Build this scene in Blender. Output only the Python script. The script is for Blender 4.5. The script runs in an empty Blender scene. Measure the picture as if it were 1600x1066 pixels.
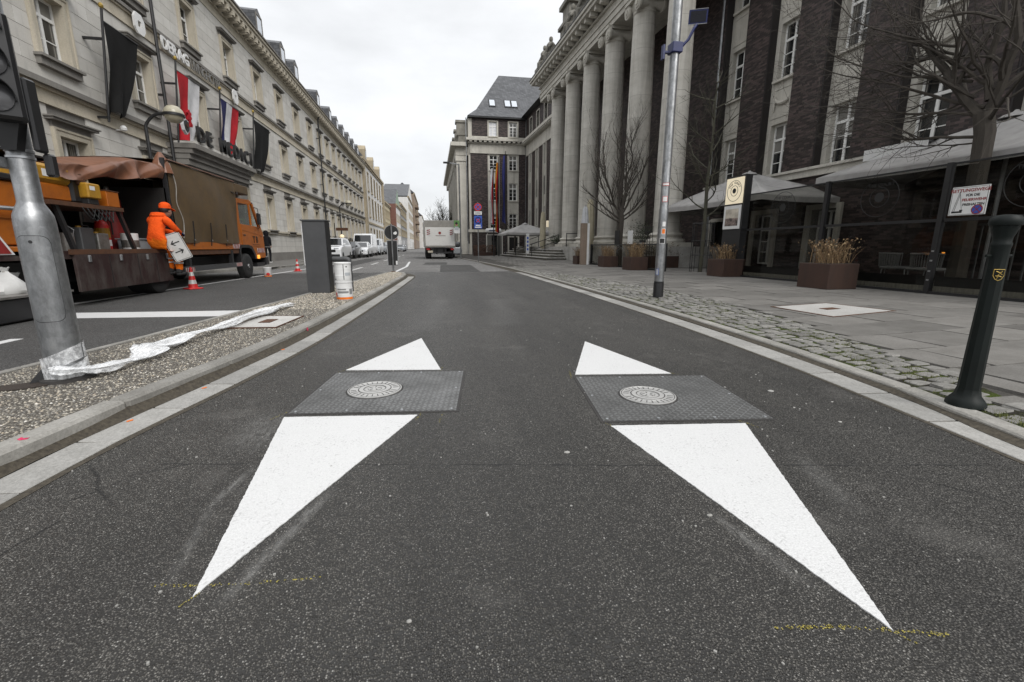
import bpy, math, random, bmesh
from mathutils import Vector, Matrix, Euler
R = math.radians
SC = bpy.context.scene
COL = SC.collection
# ---------------------------------------------------------------- camera
cam = bpy.data.cameras.new('camera'); cam_o = bpy.data.objects.new('camera', cam); COL.objects.link(cam_o)
cam.sensor_fit = 'HORIZONTAL'; cam.sensor_width = 36.0; cam.lens = 690/1600*36
cam.clip_start = 0.05; cam.clip_end = 2000
cam_o.location = (0, 0, 1.0); cam_o.rotation_euler = (R(90-12.066), 0, R(-9.967))
SC.camera = cam_o
# ---------------------------------------------------------------- sky: overcast, a thin blue sky almost wholly behind cloud
SUN_EL, SUN_AZ = 42.0, 150.0
world = bpy.data.worlds.new('World'); SC.world = world; world.use_nodes = True
nt = world.node_tree; nt.nodes.clear()
W = nt.nodes.new
out = W('ShaderNodeOutputWorld'); bg = W('ShaderNodeBackground'); sky = W('ShaderNodeTexSky')
sky.sky_type = 'NISHITA'; sky.sun_disc = False; sky.sun_elevation = R(SUN_EL); sky.sun_rotation = R(SUN_AZ)
tc = W('ShaderNodeTexCoord'); sep = W('ShaderNodeSeparateXYZ'); nt.links.new(tc.outputs['Generated'], sep.inputs[0])
mr = W('ShaderNodeMapRange'); mr.inputs[1].default_value = .40; mr.inputs[2].default_value = 1; mr.inputs[3].default_value = 7.9; mr.inputs[4].default_value = 14.2
nt.links.new(sep.outputs[2], mr.inputs[0])
mp = W('ShaderNodeMapping'); mp.inputs['Scale'].default_value = (1.2, 1.2, 3.2); nt.links.new(tc.outputs['Generated'], mp.inputs[0])
nz = W('ShaderNodeTexNoise'); nz.inputs['Scale'].default_value = 2.1; nz.inputs['Detail'].default_value = 6; nz.inputs['Roughness'].default_value = .55
nt.links.new(mp.outputs[0], nz.inputs['Vector'])
mr2 = W('ShaderNodeMapRange'); mr2.inputs[1].default_value = .36; mr2.inputs[2].default_value = .66; mr2.inputs[3].default_value = .86; mr2.inputs[4].default_value = 1.06
nt.links.new(nz.outputs[0], mr2.inputs[0])
mu = W('ShaderNodeMath'); mu.operation = 'MULTIPLY'; nt.links.new(mr.outputs[0], mu.inputs[0]); nt.links.new(mr2.outputs[0], mu.inputs[1])
vm = W('ShaderNodeVectorMath'); vm.operation = 'SCALE'; vm.inputs[0].default_value = (.985, 1.0, 1.02); nt.links.new(mu.outputs[0], vm.inputs['Scale'])
mx = W('ShaderNodeMix'); mx.data_type = 'RGBA'; mx.inputs[0].default_value = .94
nt.links.new(sky.outputs[0], mx.inputs[6]); nt.links.new(vm.outputs[0], mx.inputs[7])
nt.links.new(mx.outputs[2], bg.inputs[0]); bg.inputs[1].default_value = .1
nt.links.new(bg.outputs[0], out.inputs[0])
# ---------------------------------------------------------------- one soft sun behind the cloud
sl = bpy.data.lights.new('sun', 'SUN'); sl.energy = 1.6; sl.angle = R(30); sl.color = (1, .97, .93)
so = bpy.data.objects.new('sun', sl); COL.objects.link(so)
so.rotation_euler = (R(90-SUN_EL), 0, R(180-SUN_AZ))
SC.view_settings.view_transform = 'Standard'; SC.view_settings.look = 'None'; SC.view_settings.gamma = 1; SC.view_settings.exposure = .40
SC.view_settings.use_curve_mapping = False
SC.cycles.max_bounces = 8; SC.cycles.transparent_max_bounces = 12

# ================================================================ helpers
rnd = random.Random(7)
class MB:
    def __init__(s): s.v = []; s.f = []; s.m = []; s.mi = 0
    def add(s, vs, fs):
        n = len(s.v); s.v += [tuple(p) for p in vs]
        for f in fs: s.f.append(tuple(i+n for i in f)); s.m.append(s.mi)
        return s
    def box(s, x0, x1, y0, y1, z0, z1):
        return s.add([(x0,y0,z0),(x1,y0,z0),(x1,y1,z0),(x0,y1,z0),(x0,y0,z1),(x1,y0,z1),(x1,y1,z1),(x0,y1,z1)],
            [(0,3,2,1),(4,5,6,7),(0,1,5,4),(1,2,6,5),(2,3,7,6),(3,0,4,7)])
    def cb(s, c, d, rz=0):
        """box centred at c with size d turned rz about z"""
        ca, sa = math.cos(rz), math.sin(rz); h = [q/2 for q in d]; vs = []
        for z in (-1, 1):
            for x, y in ((-1,-1),(1,-1),(1,1),(-1,1)):
                a, b = x*h[0], y*h[1]; vs.append((c[0]+a*ca-b*sa, c[1]+a*sa+b*ca, c[2]+z*h[2]))
        return s.add(vs, [(0,3,2,1),(4,5,6,7),(0,1,5,4),(1,2,6,5),(2,3,7,6),(3,0,4,7)])
    def bev(s, x0, x1, y0, y1, z0, z1, b):
        """box with chamfered edges"""
        vs = []; ix = {}
        X = (x0, x1); Y = (y0, y1); Z = (z0, z1)
        for i in (0,1):
            for j in (0,1):
                for k in (0,1):
                    sx, sy, sz = (1-2*i)*b, (1-2*j)*b, (1-2*k)*b
                    for a, p in enumerate(((X[i], Y[j]+sy, Z[k]+sz), (X[i]+sx, Y[j], Z[k]+sz), (X[i]+sx, Y[j]+sy, Z[k]))):
                        ix[i,j,k,a] = len(vs); vs.append(p)
        fs = []
        q = lambda *t: [ix[u] for u in t]
        for i in (0,1):
            f = q((i,0,0,0),(i,1,0,0),(i,1,1,0),(i,0,1,0)); fs.append(f if i else f[::-1])
            f = q((0,i,0,1),(1,i,0,1),(1,i,1,1),(0,i,1,1)); fs.append(f[::-1] if i else f)
            f = q((0,0,i,2),(1,0,i,2),(1,1,i,2),(0,1,i,2)); fs.append(f if i else f[::-1])
        for i in (0,1):
            for j in (0,1):
                fs.append(q((i,j,0,0),(i,j,1,0),(i,j,1,1),(i,j,0,1)))
                fs.append(q((i,0,j,0),(i,1,j,0),(i,1,j,2),(i,0,j,2)))
                fs.append(q((0,i,j,1),(1,i,j,1),(1,i,j,2),(0,i,j,2)))
                for k in (0,1): fs.append(q((i,j,k,0),(i,j,k,1),(i,j,k,2)))
        return s.add(vs, fs)
    def tube(s, path, r, n=8, cap=True):
        path = [Vector(p) for p in path]; m = len(path)
        if not isinstance(r, (list, tuple)): r = [r]*m
        vs = []; u = None
        for i, p in enumerate(path):
            d = (path[min(i+1, m-1)]-path[max(i-1, 0)])
            if d.length < 1e-9: d = Vector((0,0,1))
            d.normalize()
            if u is None:
                u = d.orthogonal().normalized()
                if abs(d.z) > .99: u = Vector((1,0,0))
            u = (u - d*u.dot(d)); u = u.normalized() if u.length > 1e-6 else d.orthogonal().normalized()
            w = d.cross(u)
            for k in range(n):
                a = 2*math.pi*k/n; vs.append(p + (u*math.cos(a)+w*math.sin(a))*r[i])
        fs = [(i*n+k, i*n+(k+1)%n, (i+1)*n+(k+1)%n, (i+1)*n+k) for i in range(m-1) for k in range(n)]
        if cap: fs += [tuple(range(n))[::-1], tuple((m-1)*n+k for k in range(n))]
        return s.add(vs, fs)
    def lathe(s, prof, c=(0,0,0), n=16, axis='z', cap=True, sx=1, sy=1):
        vs = []
        for r, z in prof:
            for k in range(n):
                a = 2*math.pi*k/n; p = (r*math.cos(a)*sx, r*math.sin(a)*sy, z)
                if axis == 'x': p = (p[2], p[0], p[1])
                if axis == 'y': p = (p[1], p[2], p[0])
                vs.append((c[0]+p[0], c[1]+p[1], c[2]+p[2]))
        m = len(prof)
        fs = [(i*n+k, i*n+(k+1)%n, (i+1)*n+(k+1)%n, (i+1)*n+k) for i in range(m-1) for k in range(n)]
        if cap: fs += [tuple(range(n))[::-1], tuple((m-1)*n+k for k in range(n))]
        return s.add(vs, fs)
    def prism(s, poly, off):
        """poly of 3d points extruded by the vector off"""
        n = len(poly); o = Vector(off); vs = [Vector(p) for p in poly]; vs += [p+o for p in vs]
        return s.add(vs, [tuple(range(n))[::-1], tuple(range(n, 2*n))]+[(i, (i+1)%n, n+(i+1)%n, n+i) for i in range(n)])
    def grid(s, fn, nu, nv):
        vs = [fn(i/nu, j/nv) for j in range(nv+1) for i in range(nu+1)]
        return s.add(vs, [(j*(nu+1)+i, j*(nu+1)+i+1, (j+1)*(nu+1)+i+1, (j+1)*(nu+1)+i) for j in range(nv) for i in range(nu)])
    def mesh(s, name, mats, smooth=False):
        me = bpy.data.meshes.new(name); me.from_pydata(s.v, [], s.f)
        for m in (mats if isinstance(mats, (list, tuple)) else [mats]): me.materials.append(m)
        if any(s.m): me.polygons.foreach_set('material_index', s.m)
        if smooth: me.polygons.foreach_set('use_smooth', [True]*len(s.f))
        me.validate(); me.update()
        return me
def tag(o, label=None, cat=None, group=None, kind=None):
    if label: o['label'] = label
    if cat: o['category'] = cat
    if group: o['group'] = group
    if kind: o['kind'] = kind
    return o
def ob(name, me, parent=None, loc=None, rz=None, sc=None, rot=None):
    o = bpy.data.objects.new(name, me); COL.objects.link(o)
    if parent is not None: o.parent = parent
    if loc is not None: o.location = loc
    if rz is not None: o.rotation_euler = (0, 0, rz)
    if rot is not None: o.rotation_euler = rot
    if sc is not None: o.scale = sc
    return o
def mk(name, mb, mats, parent=None, smooth=False, **k):
    kw = {q: k.pop(q) for q in ('label', 'cat', 'group', 'kind') if q in k}
    o = ob(name, mb.mesh(name, mats, smooth), parent, **k); tag(o, **kw)
    if smooth == 'auto' or smooth: o.data.set_sharp_from_angle(angle=R(35))
    return o
def top(name, label, cat, loc=(0,0,0), rz=0, group=None):
    o = bpy.data.objects.new(name, None); COL.objects.link(o); o.location = loc; o.rotation_euler = (0, 0, rz); o.empty_display_size = .1
    return tag(o, label, cat, group)
def struct(name, mb, mats, parent=None, **k):
    o = mk(name, mb, mats, parent, **k)
    if parent is None: o['kind'] = 'structure'
    return o
KIDS = {}
def copy_tree(o, parent=None, loc=None, rz=None, label=None):
    c = o.copy(); COL.objects.link(c); c.parent = parent
    if loc is not None: c.location = loc
    if rz is not None: c.rotation_euler = (0, 0, rz)
    if label: c['label'] = label
    for ch in [q for q in COL.objects if q.parent == o] if o.name not in KIDS else KIDS[o.name]:
        copy_tree(ch, c)
    return c
def text_me(body, size, mat, ext=.01, align='LEFT', bold=0.0):
    cu = bpy.data.curves.new('lettering', 'FONT'); cu.body = body; cu.size = size; cu.extrude = ext; cu.align_x = align; cu.offset = bold; cu.resolution_u = 3
    t = bpy.data.objects.new('tmp', cu); COL.objects.link(t)
    dg = bpy.context.evaluated_depsgraph_get(); me = bpy.data.meshes.new_from_object(t.evaluated_get(dg))
    bpy.data.objects.remove(t); me.name = 'lettering'; me.materials.clear(); me.materials.append(mat)
    return me
def letters(body, size, mat, parent, loc, rot, length, ext=.02, bold=0., name='letter'):
    """each character a part of its own, spread evenly over the given length along +y"""
    mes = [None if ch == ' ' else text_me(ch, size, mat, ext, 'LEFT', bold) for ch in body]; ws = [size*.35 if m is None else max(v.co.x for v in m.vertices)-min(v.co.x for v in m.vertices) for m in mes]
    gap = (length-sum(ws))/(len(body)-1); y = loc[1]
    for m, w in zip(mes, ws):
        if m is not None: ob(name, m, parent, (loc[0], y-min(v.co.x for v in m.vertices), loc[2]), rot=rot)
        y += w+gap
FX = (R(90), 0, R(90))     # lettering that faces +x
FNX = (R(90), 0, R(-90))   # faces -x
FNY = (R(90), 0, 0)        # faces -y (towards the camera)
def lerp_line(pts, y):
    for (x0, y0), (x1, y1) in zip(pts, pts[1:]):
        if y0 <= y <= y1: return x0+(x1-x0)*(y-y0)/(y1-y0)
    return pts[0][0] if y < pts[0][1] else pts[-1][0]
def resample(pts, step):
    out = [Vector(pts[0])]; acc = 0
    for a, b in zip(pts, pts[1:]):
        a, b = Vector(a), Vector(b); L = (b-a).length; t = step-acc
        while t <= L: out.append(a+(b-a)*(t/L)); t += step
        acc = (acc+L) % step
    return out
def smooth_line(pts, k=6):
    """Catmull-Rom through pts"""
    P = [Vector(p) for p in pts]; o = []
    for i in range(len(P)-1):
        a, b, c, d = P[max(i-1,0)], P[i], P[i+1], P[min(i+2,len(P)-1)]
        for j in range(k):
            t = j/k; o.append(.5*((2*b)+(c-a)*t+(2*a-5*b+4*c-d)*t*t+(3*b-a-3*c+d)*t**3))
    o.append(P[-1]); return o
# ================================================================ materials
class NM:
    def __init__(s, name, col=(.5,.5,.5), rough=.7, metal=0, spec=.5):
        s.mat = bpy.data.materials.new(name); s.mat.use_nodes = True; s.t = s.mat.node_tree; s.n = s.t.nodes; s.l = s.t.links
        s.b = s.n['Principled BSDF']; s.b.inputs['Base Color'].default_value = (*col, 1); s.b.inputs['Roughness'].default_value = rough
        s.b.inputs['Metallic'].default_value = metal; s.b.inputs['Specular IOR Level'].default_value = spec
        s.co = None
    def N(s, t, **k):
        n = s.n.new(t)
        for a, b in k.items(): setattr(n, a, b)
        return n
    def coord(s, world=False):
        if world:
            return s.N('ShaderNodeNewGeometry').outputs['Position']
        if s.co is None: s.co = s.N('ShaderNodeTexCoord').outputs['Object']
        return s.co
    def noise(s, scale, detail=4, rough=.55, vec=None, stretch=None):
        vec = vec or s.coord()
        if stretch:
            m = s.N('ShaderNodeMapping'); m.inputs['Scale'].default_value = stretch; s.l.new(vec, m.inputs[0]); vec = m.outputs[0]
        n = s.N('ShaderNodeTexNoise'); n.inputs['Scale'].default_value = scale; n.inputs['Detail'].default_value = detail; n.inputs['Roughness'].default_value = rough
        s.l.new(vec, n.inputs['Vector']); return n.outputs[0]
    def vor(s, scale, out='Color', feat='F1', vec=None, rnd_=1):
        n = s.N('ShaderNodeTexVoronoi', feature=feat); n.inputs['Scale'].default_value = scale; n.inputs['Randomness'].default_value = rnd_
        s.l.new(vec or s.coord(), n.inputs['Vector']); return n.outputs[out]
    def ramp(s, fac, stops, interp='LINEAR'):
        r = s.N('ShaderNodeValToRGB'); r.color_ramp.interpolation = interp; e = r.color_ramp.elements
        while len(e) < len(stops): e.new(1)
        for q, (p, c) in zip(e, stops):
            q.position = p; q.color = (*c, 1) if not isinstance(c, (int, float)) else (c, c, c, 1)
        s.l.new(fac, r.inputs[0]); return r.outputs[0]
    def mix(s, fac, a, b, mode='MIX'):
        m = s.N('ShaderNodeMix', data_type='RGBA', blend_type=mode)
        for i, v in ((0, fac), (6, a), (7, b)):
            if isinstance(v, (int, float)): m.inputs[i].default_value = v if i == 0 else (v, v, v, 1)
            elif isinstance(v, tuple): m.inputs[i].default_value = (*v, 1)
            else: s.l.new(v, m.inputs[i])
        return m.outputs[2]
    def math(s, op, a, b=None, clamp=False):
        m = s.N('ShaderNodeMath', operation=op); m.use_clamp = clamp
        for i, v in ((0, a), (1, b)):
            if v is None: continue
            if isinstance(v, (int, float)): m.inputs[i].default_value = v
            else: s.l.new(v, m.inputs[i])
        return m.outputs[0]
    def xyz(s, world=False):
        q = s.N('ShaderNodeSeparateXYZ'); s.l.new(s.coord(world), q.inputs[0]); return q.outputs
    def color(s, c):
        s.l.new(c, s.b.inputs['Base Color']); return s
    def rgh(s, c): s.l.new(c, s.b.inputs['Roughness']); return s
    def bump(s, h, st=.3, dist=.01):
        b = s.N('ShaderNodeBump'); b.inputs['Strength'].default_value = st; b.inputs['Distance'].default_value = dist
        s.l.new(h, b.inputs['Height']); s.l.new(b.outputs[0], s.b.inputs['Normal']); return s
    def orand(s): return s.N('ShaderNodeObjectInfo').outputs['Random']
    def irand(s): return s.N('ShaderNodeNewGeometry').outputs['Random Per Island']
def plain(name, col, rough=.6, metal=0, var=.12, scale=6, bump=0, spec=.5, stretch=None):
    m = NM(name, col, rough, metal, spec)
    n = m.noise(scale, 5, .6, stretch=stretch)
    d = tuple(c*(1-var*1.6) for c in col); l = tuple(min(1, c*(1+var)) for c in col)
    m.color(m.ramp(n, [(.32, d), (.68, l)]))
    if bump: m.bump(m.noise(scale*6, 3), bump, .004)
    return m.mat
def worn(name, col, dirt, rough=.5, metal=0, amount=.5, scale=3, stretch=None, bump=.1):
    m = NM(name, col, rough, metal)
    n = m.noise(scale, 8, .68, stretch=stretch); f = m.noise(scale*5, 4, .6)
    k = m.ramp(n, [(amount-.1, 0), (amount+.14, 1)])
    c = m.mix(k, tuple(x*.9 for x in col), dirt); c = m.mix(.25, c, m.ramp(f, [(.3, tuple(x*.6 for x in col)), (.7, col)]))
    m.color(c); m.bump(f, bump, .004); return m.mat
M = {}
def build_materials():
    # ---- asphalt of the lane in front: exposed aggregate in dark binder
    m = NM('asphalt', rough=.6, spec=.55)
    P = m.coord()
    cell = m.vor(175, 'Color'); dist = m.vor(175, 'Distance')
    s = m.N('ShaderNodeSeparateColor'); m.l.new(cell, s.inputs[0])
    st = m.ramp(s.outputs[0], [(0, (.024,.0225,.020)), (.45, (.098,.092,.081)), (.84, (.18,.170,.153)), (.965, (.26,.249,.228)), (1, (.44,.43,.405))])
    edge = m.ramp(dist, [(.25, 1), (.62, 0)])
    c = m.mix(edge, (.023,.0215,.019), st)
    fine = m.noise(420, 2); c = m.mix(.35, c, m.ramp(fine, [(.35, .012), (.7, .17)]), 'SOFT_LIGHT')
    big = m.noise(.55, 5, .6); c = m.mix(.5, c, m.ramp(big, [(.3, .34), (.7, .66)]), 'OVERLAY')
    dust = m.math('MULTIPLY', m.ramp(m.noise(1.3, 6, .7), [(.56, 0), (.78, 1)]), .35)
    c = m.mix(dust, c, (.20,.19,.175))
    y = m.xyz()
    # cracks and scuffs: thin wandering lines and rubbed streaks between two points on the road
    wob = m.math('MULTIPLY', m.math('SUBTRACT', m.noise(2.6, 9, .72), .5), .16)
    def mr_(v, a, b, c=0., d=1.):
        q = m.N('ShaderNodeMapRange'); m.l.new(v, q.inputs[0])
        for i, k in enumerate((a, b, c, d)): q.inputs[i+1].default_value = k
        return q.outputs[0]
    def seg(p, q, w, soft, wobble=1.0, ends=.06):
        dx, dy = q[0]-p[0], q[1]-p[1]; L = math.hypot(dx, dy); cx, cy = dx/L, dy/L
        X, Y = m.math('SUBTRACT', y[0], p[0]), m.math('SUBTRACT', y[1], p[1])
        u = m.math('ADD', m.math('MULTIPLY', X, cx), m.math('MULTIPLY', Y, cy)); v = m.math('SUBTRACT', m.math('MULTIPLY', Y, cx), m.math('MULTIPLY', X, cy))
        v = m.math('ABSOLUTE', m.math('ADD', v, m.math('MULTIPLY', wob, wobble))); k = mr_(v, w, w+soft, 1, 0)
        return m.math('MULTIPLY', k, m.math('MULTIPLY', mr_(u, -ends, ends), mr_(u, L-ends, L+ends, 1, 0)))
    crk = None
    for p, q, w, wb in (((-1.3,2.17),(.3,1.88),.0016,.5),((.25,1.885),(2.5,1.49),.0018,.55),((-1.72,2.32),(-1.29,1.82),.003,1.0),((-1.49,1.87),(-1.33,2.09),.002,.8),((-1.33,2.09),(-1.15,2.15),.002,.6),((-1.45,1.50),(-1.40,1.75),.003,.8),((1.9,1.63),(2.26,1.18),.002,.9),((2.29,1.55),(2.38,1.41),.002,.6)):
        k = seg(p, q, w, .004, wb, .02); crk = k if crk is None else m.math('MAXIMUM', crk, k)
    crk = m.math('MULTIPLY', crk, m.ramp(m.noise(4.3, 4, .6), [(.34, .25), (.5, 1)]))
    scf = None
    for p, q, w, f in (((-.92,2.62),(-.92,2.27),.018,.55),((-.86,2.02),(-.90,1.76),.020,.55),((-.90,1.76),(-.83,1.36),.020,.28),((-.47,1.74),(-.62,1.25),.024,.5),((1.02,1.33),(1.055,1.1),.022,.5),((1.04,1.25),(1.08,1.0),.03,.3),((1.71,1.69),(1.58,1.3),.05,.28),((-1.0,2.72),(-.97,2.3),.12,.35),((-1.08,4.8),(-.76,6.2),.006,.5),((.9,5.6),(1.2,8.5),.22,.22),((-.2,5.4),(.1,8.6),.2,.18)):
        k = m.math('MULTIPLY', seg(p, q, w*.2, w*1.2, .12, .09), f); scf = k if scf is None else m.math('MAXIMUM', scf, k)
    scf = m.math('MULTIPLY', scf, m.ramp(m.noise(60, 4, .7, stretch=(1,.25,1)), [(.36, .04), (.66, .7)]))
    c = m.mix(scf, c, (.36,.355,.34))
    # polished wheel tracks running along the lane
    trk = m.noise(1.0, 4, .6, stretch=(1.5,.16,1)); c = m.mix(.7, c, m.ramp(trk, [(.36, .34), (.64, .68)]), 'OVERLAY')
    oil = m.math('MULTIPLY', m.ramp(m.noise(3.2, 5, .6), [(.63, 0), (.72, 1)]), .45); c = m.mix(oil, c, (.028,.026,.023))
    c = m.mix(m.math('MULTIPLY', crk, .9), c, (.008,.008,.008)); m.color(c)
    m.rgh(m.ramp(s.outputs[1], [(0, .72), (.7, .5), (1, .3)]))
    hgt = m.math('SUBTRACT', m.math('MULTIPLY', edge, .9), m.math('MULTIPLY', crk, 2.0)); m.bump(hgt, .8, .005); M['asphalt'] = m.mat
    # ---- finer, darker asphalt of the other lane; and old pale asphalt beyond the joint
    for nm, lo, hi in (('asphalt_dark', .022, .085), ('asphalt_old', .075, .20)):
        m = NM(nm, rough=.85, spec=.3); cell = m.vor(150, 'Color'); s = m.N('ShaderNodeSeparateColor'); m.l.new(cell, s.inputs[0])
        c = m.ramp(s.outputs[0], [(0, (lo, lo*.97, lo*.94)), (.9, (hi, hi*.97, hi*.93)), (1, (hi*2, hi*2, hi*2))])
        c = m.mix(.6, c, m.ramp(m.noise(.45, 7, .68), [(.3, .3), (.7, .68)]), 'OVERLAY'); m.color(c)
        m.bump(m.vor(150, 'Distance'), .4, .004); M[nm] = m.mat
    # ---- kerb, gutter and slab concrete
    def conc(nm, a, b, grain=60, spots=.5, per='o', pv=(.38,.60)):
        m = NM(nm, rough=.85, spec=.3); n = m.noise(2.3, 8, .68); g = m.noise(grain, 3, .7)
        c = m.ramp(n, [(.3, a), (.7, b)]); c = m.mix(.45, c, m.ramp(g, [(.3, .25), (.7, .75)]), 'OVERLAY')
        r = m.orand() if per == 'o' else m.irand()
        c = m.mix(.55, c, m.ramp(r, [(0, pv[0]), (1, pv[1])]), 'OVERLAY')
        st = m.ramp(m.noise(.9, 7, .72), [(.5, 0), (.75, 1)]); c = m.mix(m.math('MULTIPLY', st, spots), c, tuple(x*.5 for x in a)); m.color(c)
        m.bump(g, .25, .004); M[nm] = m.mat
    conc('kerb', (.18,.172,.155), (.30,.29,.268)); conc('gutter', (.22,.215,.20), (.325,.318,.302), 80, .4, pv=(.32,.66)); conc('cover_concrete', (.36,.35,.33), (.48,.47,.45), 80, .3)
    conc('slab', (.118,.112,.102), (.18,.172,.16), 90, .4, pv=(.30,.66)); conc('slab_far', (.118,.112,.102), (.18,.172,.16), 90, .4, 'i', pv=(.30,.66))
    conc('cobble', (.12,.116,.107), (.25,.242,.226), 40, .3, pv=(.25,.70)); conc('cobble_far', (.12,.116,.107), (.25,.242,.226), 40, .3, 'i', pv=(.25,.70))
    conc('step_stone', (.25,.24,.22), (.42,.41,.385), 30, .5)
    # moss and dirt between cobbles
    m = NM('moss_joint', rough=.95, spec=.1); k = m.ramp(m.noise(2.6, 6, .7), [(.42, 0), (.6, 1)]); f = m.noise(120, 3, .7)
    g = m.ramp(f, [(.3, (.018,.028,.005)), (.7, (.075,.10,.02))]); d = m.ramp(f, [(.3, (.012,.011,.009)), (.7, (.045,.040,.034))])
    m.color(m.mix(k, d, g)); m.bump(f, .6, .01); M['moss_joint'] = m.mat
    m = NM('dirt_joint', rough=.95); f = m.noise(70, 4, .7); m.color(m.ramp(f, [(.3, (.018,.016,.014)), (.7, (.07,.064,.055))])); m.bump(f, .5, .008); M['dirt_joint'] = m.mat
    m = NM('gutter_dirt_shade', rough=.95); f = m.noise(40, 6, .7); m.color(m.ramp(f, [(.3, (.022,.018,.013)), (.7, (.085,.072,.052))])); m.bump(f, .5, .008); M['gutter_dirt_shade'] = m.mat  # dirt, darkened further to stand for shade at the kerb foot
    # gravel
    m = NM('pebble', rough=.75); r = m.irand()
    c = m.ramp(r, [(0, (.13,.115,.09)), (.3, (.27,.245,.20)), (.6, (.42,.39,.33)), (.82, (.37,.31,.23)), (1, (.66,.64,.59))]); m.color(c); M['pebble'] = m.mat
    m = NM('gravel_bed', rough=.9); cell = m.vor(75, 'Color'); s = m.N('ShaderNodeSeparateColor'); m.l.new(cell, s.inputs[0]); d = m.vor(75, 'Distance')
    c = m.ramp(s.outputs[0], [(0, (.08,.07,.058)), (.5, (.26,.24,.20)), (1, (.48,.46,.42))]); c = m.mix(m.ramp(d, [(.2, 0), (.65, 1)]), c, (.06,.052,.042)); m.color(c)
    m.bump(d, -.9, .02) if False else m.bump(m.ramp(d, [(.1, 1), (.6, 0)]), .9, .012); M['gravel_bed'] = m.mat
    # paint
    m = NM('white_paint', rough=.55); g = m.noise(180, 3, .6); w = m.noise(9, 8, .72)
    c = m.ramp(g, [(.3, (.53,.53,.525)), (.7, (.64,.64,.635))]); sp = m.ramp(w, [(.70, 0), (.76, 1)]); c = m.mix(m.math('MULTIPLY', sp, .4), c, (.33,.33,.32)); pit = m.ramp(m.vor(95, 'Distance'), [(.66, 0), (.78, .5)]); c = m.mix(m.math('MULTIPLY', pit, m.ramp(m.noise(5, 5, .7), [(.45, .15), (.7, 1)])), c, (.16,.155,.15)); smr = m.ramp(m.noise(3.5, 7, .75, stretch=(.25,1.6,1)), [(.58, 0), (.8, .22)]); c = m.mix(smr, c, (.36,.355,.345)); m.color(c); m.bump(m.vor(120, 'Distance'), .35, .003); M['white_paint'] = m.mat
    M['old_white_paint'] = worn('old_white_paint', (.72,.72,.70), (.25,.245,.235), .7, 0, .52, 9)
    M['yellow_chalk'] = plain('yellow_chalk', (.32,.27,.06), .9, var=.3, scale=60)
    M['pink_spray'] = plain('pink_spray', (.55,.03,.10), .8, var=.3, scale=50)
    # chequer plate
    m = NM('chequer_plate', rough=.5, metal=.5); P = m.N('ShaderNodeMapping'); P.inputs['Rotation'].default_value = (0, 0, R(45)); m.l.new(m.coord(), P.inputs[0])
    q = m.N('ShaderNodeSeparateXYZ'); m.l.new(P.outputs[0], q.inputs[0])
    def rib(u, v, off):
        a = m.math('ABSOLUTE', m.math('SUBTRACT', m.math('FRACT', m.math('ADD', m.math('MULTIPLY', u, 21), off)), .5))
        b = m.math('ABSOLUTE', m.math('SUBTRACT', m.math('FRACT', m.math('ADD', m.math('MULTIPLY', v, 21), off)), .5))
        e = m.math('ADD', m.math('POWER', m.math('DIVIDE', a, .42), 2.0), m.math('POWER', m.math('DIVIDE', b, .15), 2.0))
        return m.ramp(e, [(.55, 1), (1, 0)])
    h = m.math('MAXIMUM', rib(q.outputs[0], q.outputs[1], 0.0), rib(q.outputs[1], q.outputs[0], .5))
    w = m.noise(3.5, 7, .7); c = m.ramp(w, [(.3, (.075,.075,.073)), (.7, (.155,.155,.152))]); c = m.mix(m.math('MULTIPLY', h, m.ramp(m.noise(1.7, 5, .6), [(.35, .15), (.65, .6)])), c, (.30,.305,.305)); m.color(c)
    m.rgh(m.ramp(w, [(.3, .62), (.7, .42)])); m.bump(h, .9, .004); M['chequer_plate'] = m.mat
    M['cast_iron'] = worn('cast_iron', (.50,.495,.48), (.33,.325,.315), .5, .3, .6, 9)
    M['iron_dark'] = plain('iron_dark', (.045,.042,.04), .7, .3)
    # metals
    m = NM('galvanised', rough=.42, metal=.85); v = m.vor(28, 'Color', vec=None); s = m.N('ShaderNodeSeparateColor'); m.l.new(v, s.inputs[0]); w = m.noise(3, 8, .7, stretch=(3,3,1))
    c = m.ramp(w, [(.3, (.14,.144,.147)), (.7, (.40,.408,.415))]); c = m.mix(.35, c, m.ramp(s.outputs[0], [(0, .35), (1, .65)]), 'OVERLAY'); m.color(c); m.rgh(m.ramp(w, [(.3, .55), (.7, .36)])); m.bump(m.noise(40, 3), .08, .003); M['galvanised'] = m.mat
    M['steel'] = plain('steel', (.42,.43,.44), .38, .85)
    M['black_metal'] = plain('black_metal', (.016,.016,.017), .45, 0)
    M['dark_grey_paint'] = plain('dark_grey_paint', (.055,.056,.058), .5, 0, .1, 4)
    M['black_plastic'] = plain('black_plastic', (.014,.014,.015), .38)
    M['rubber'] = plain('rubber', (.018,.018,.018), .8)
    M['bollard_green'] = plain('bollard_green', (.004,.007,.006), .55, var=.2, bump=.08, spec=.25)
    M['gold'] = plain('gold', (.40,.28,.07), .4, .6)
    M['rust'] = worn('rust', (.11,.045,.02), (.05,.025,.014), .85, .1, .5, 6)
    M['rusty_skirt'] = worn('rusty_skirt', (.034,.014,.013), (.085,.074,.066), .65, .2, .52, 4.5, (1,1,.4), .4)
    M['corten'] = worn('corten', (.065,.034,.024), (.036,.021,.016), .8, .1, .5, 4, (1,1,.3))
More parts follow.
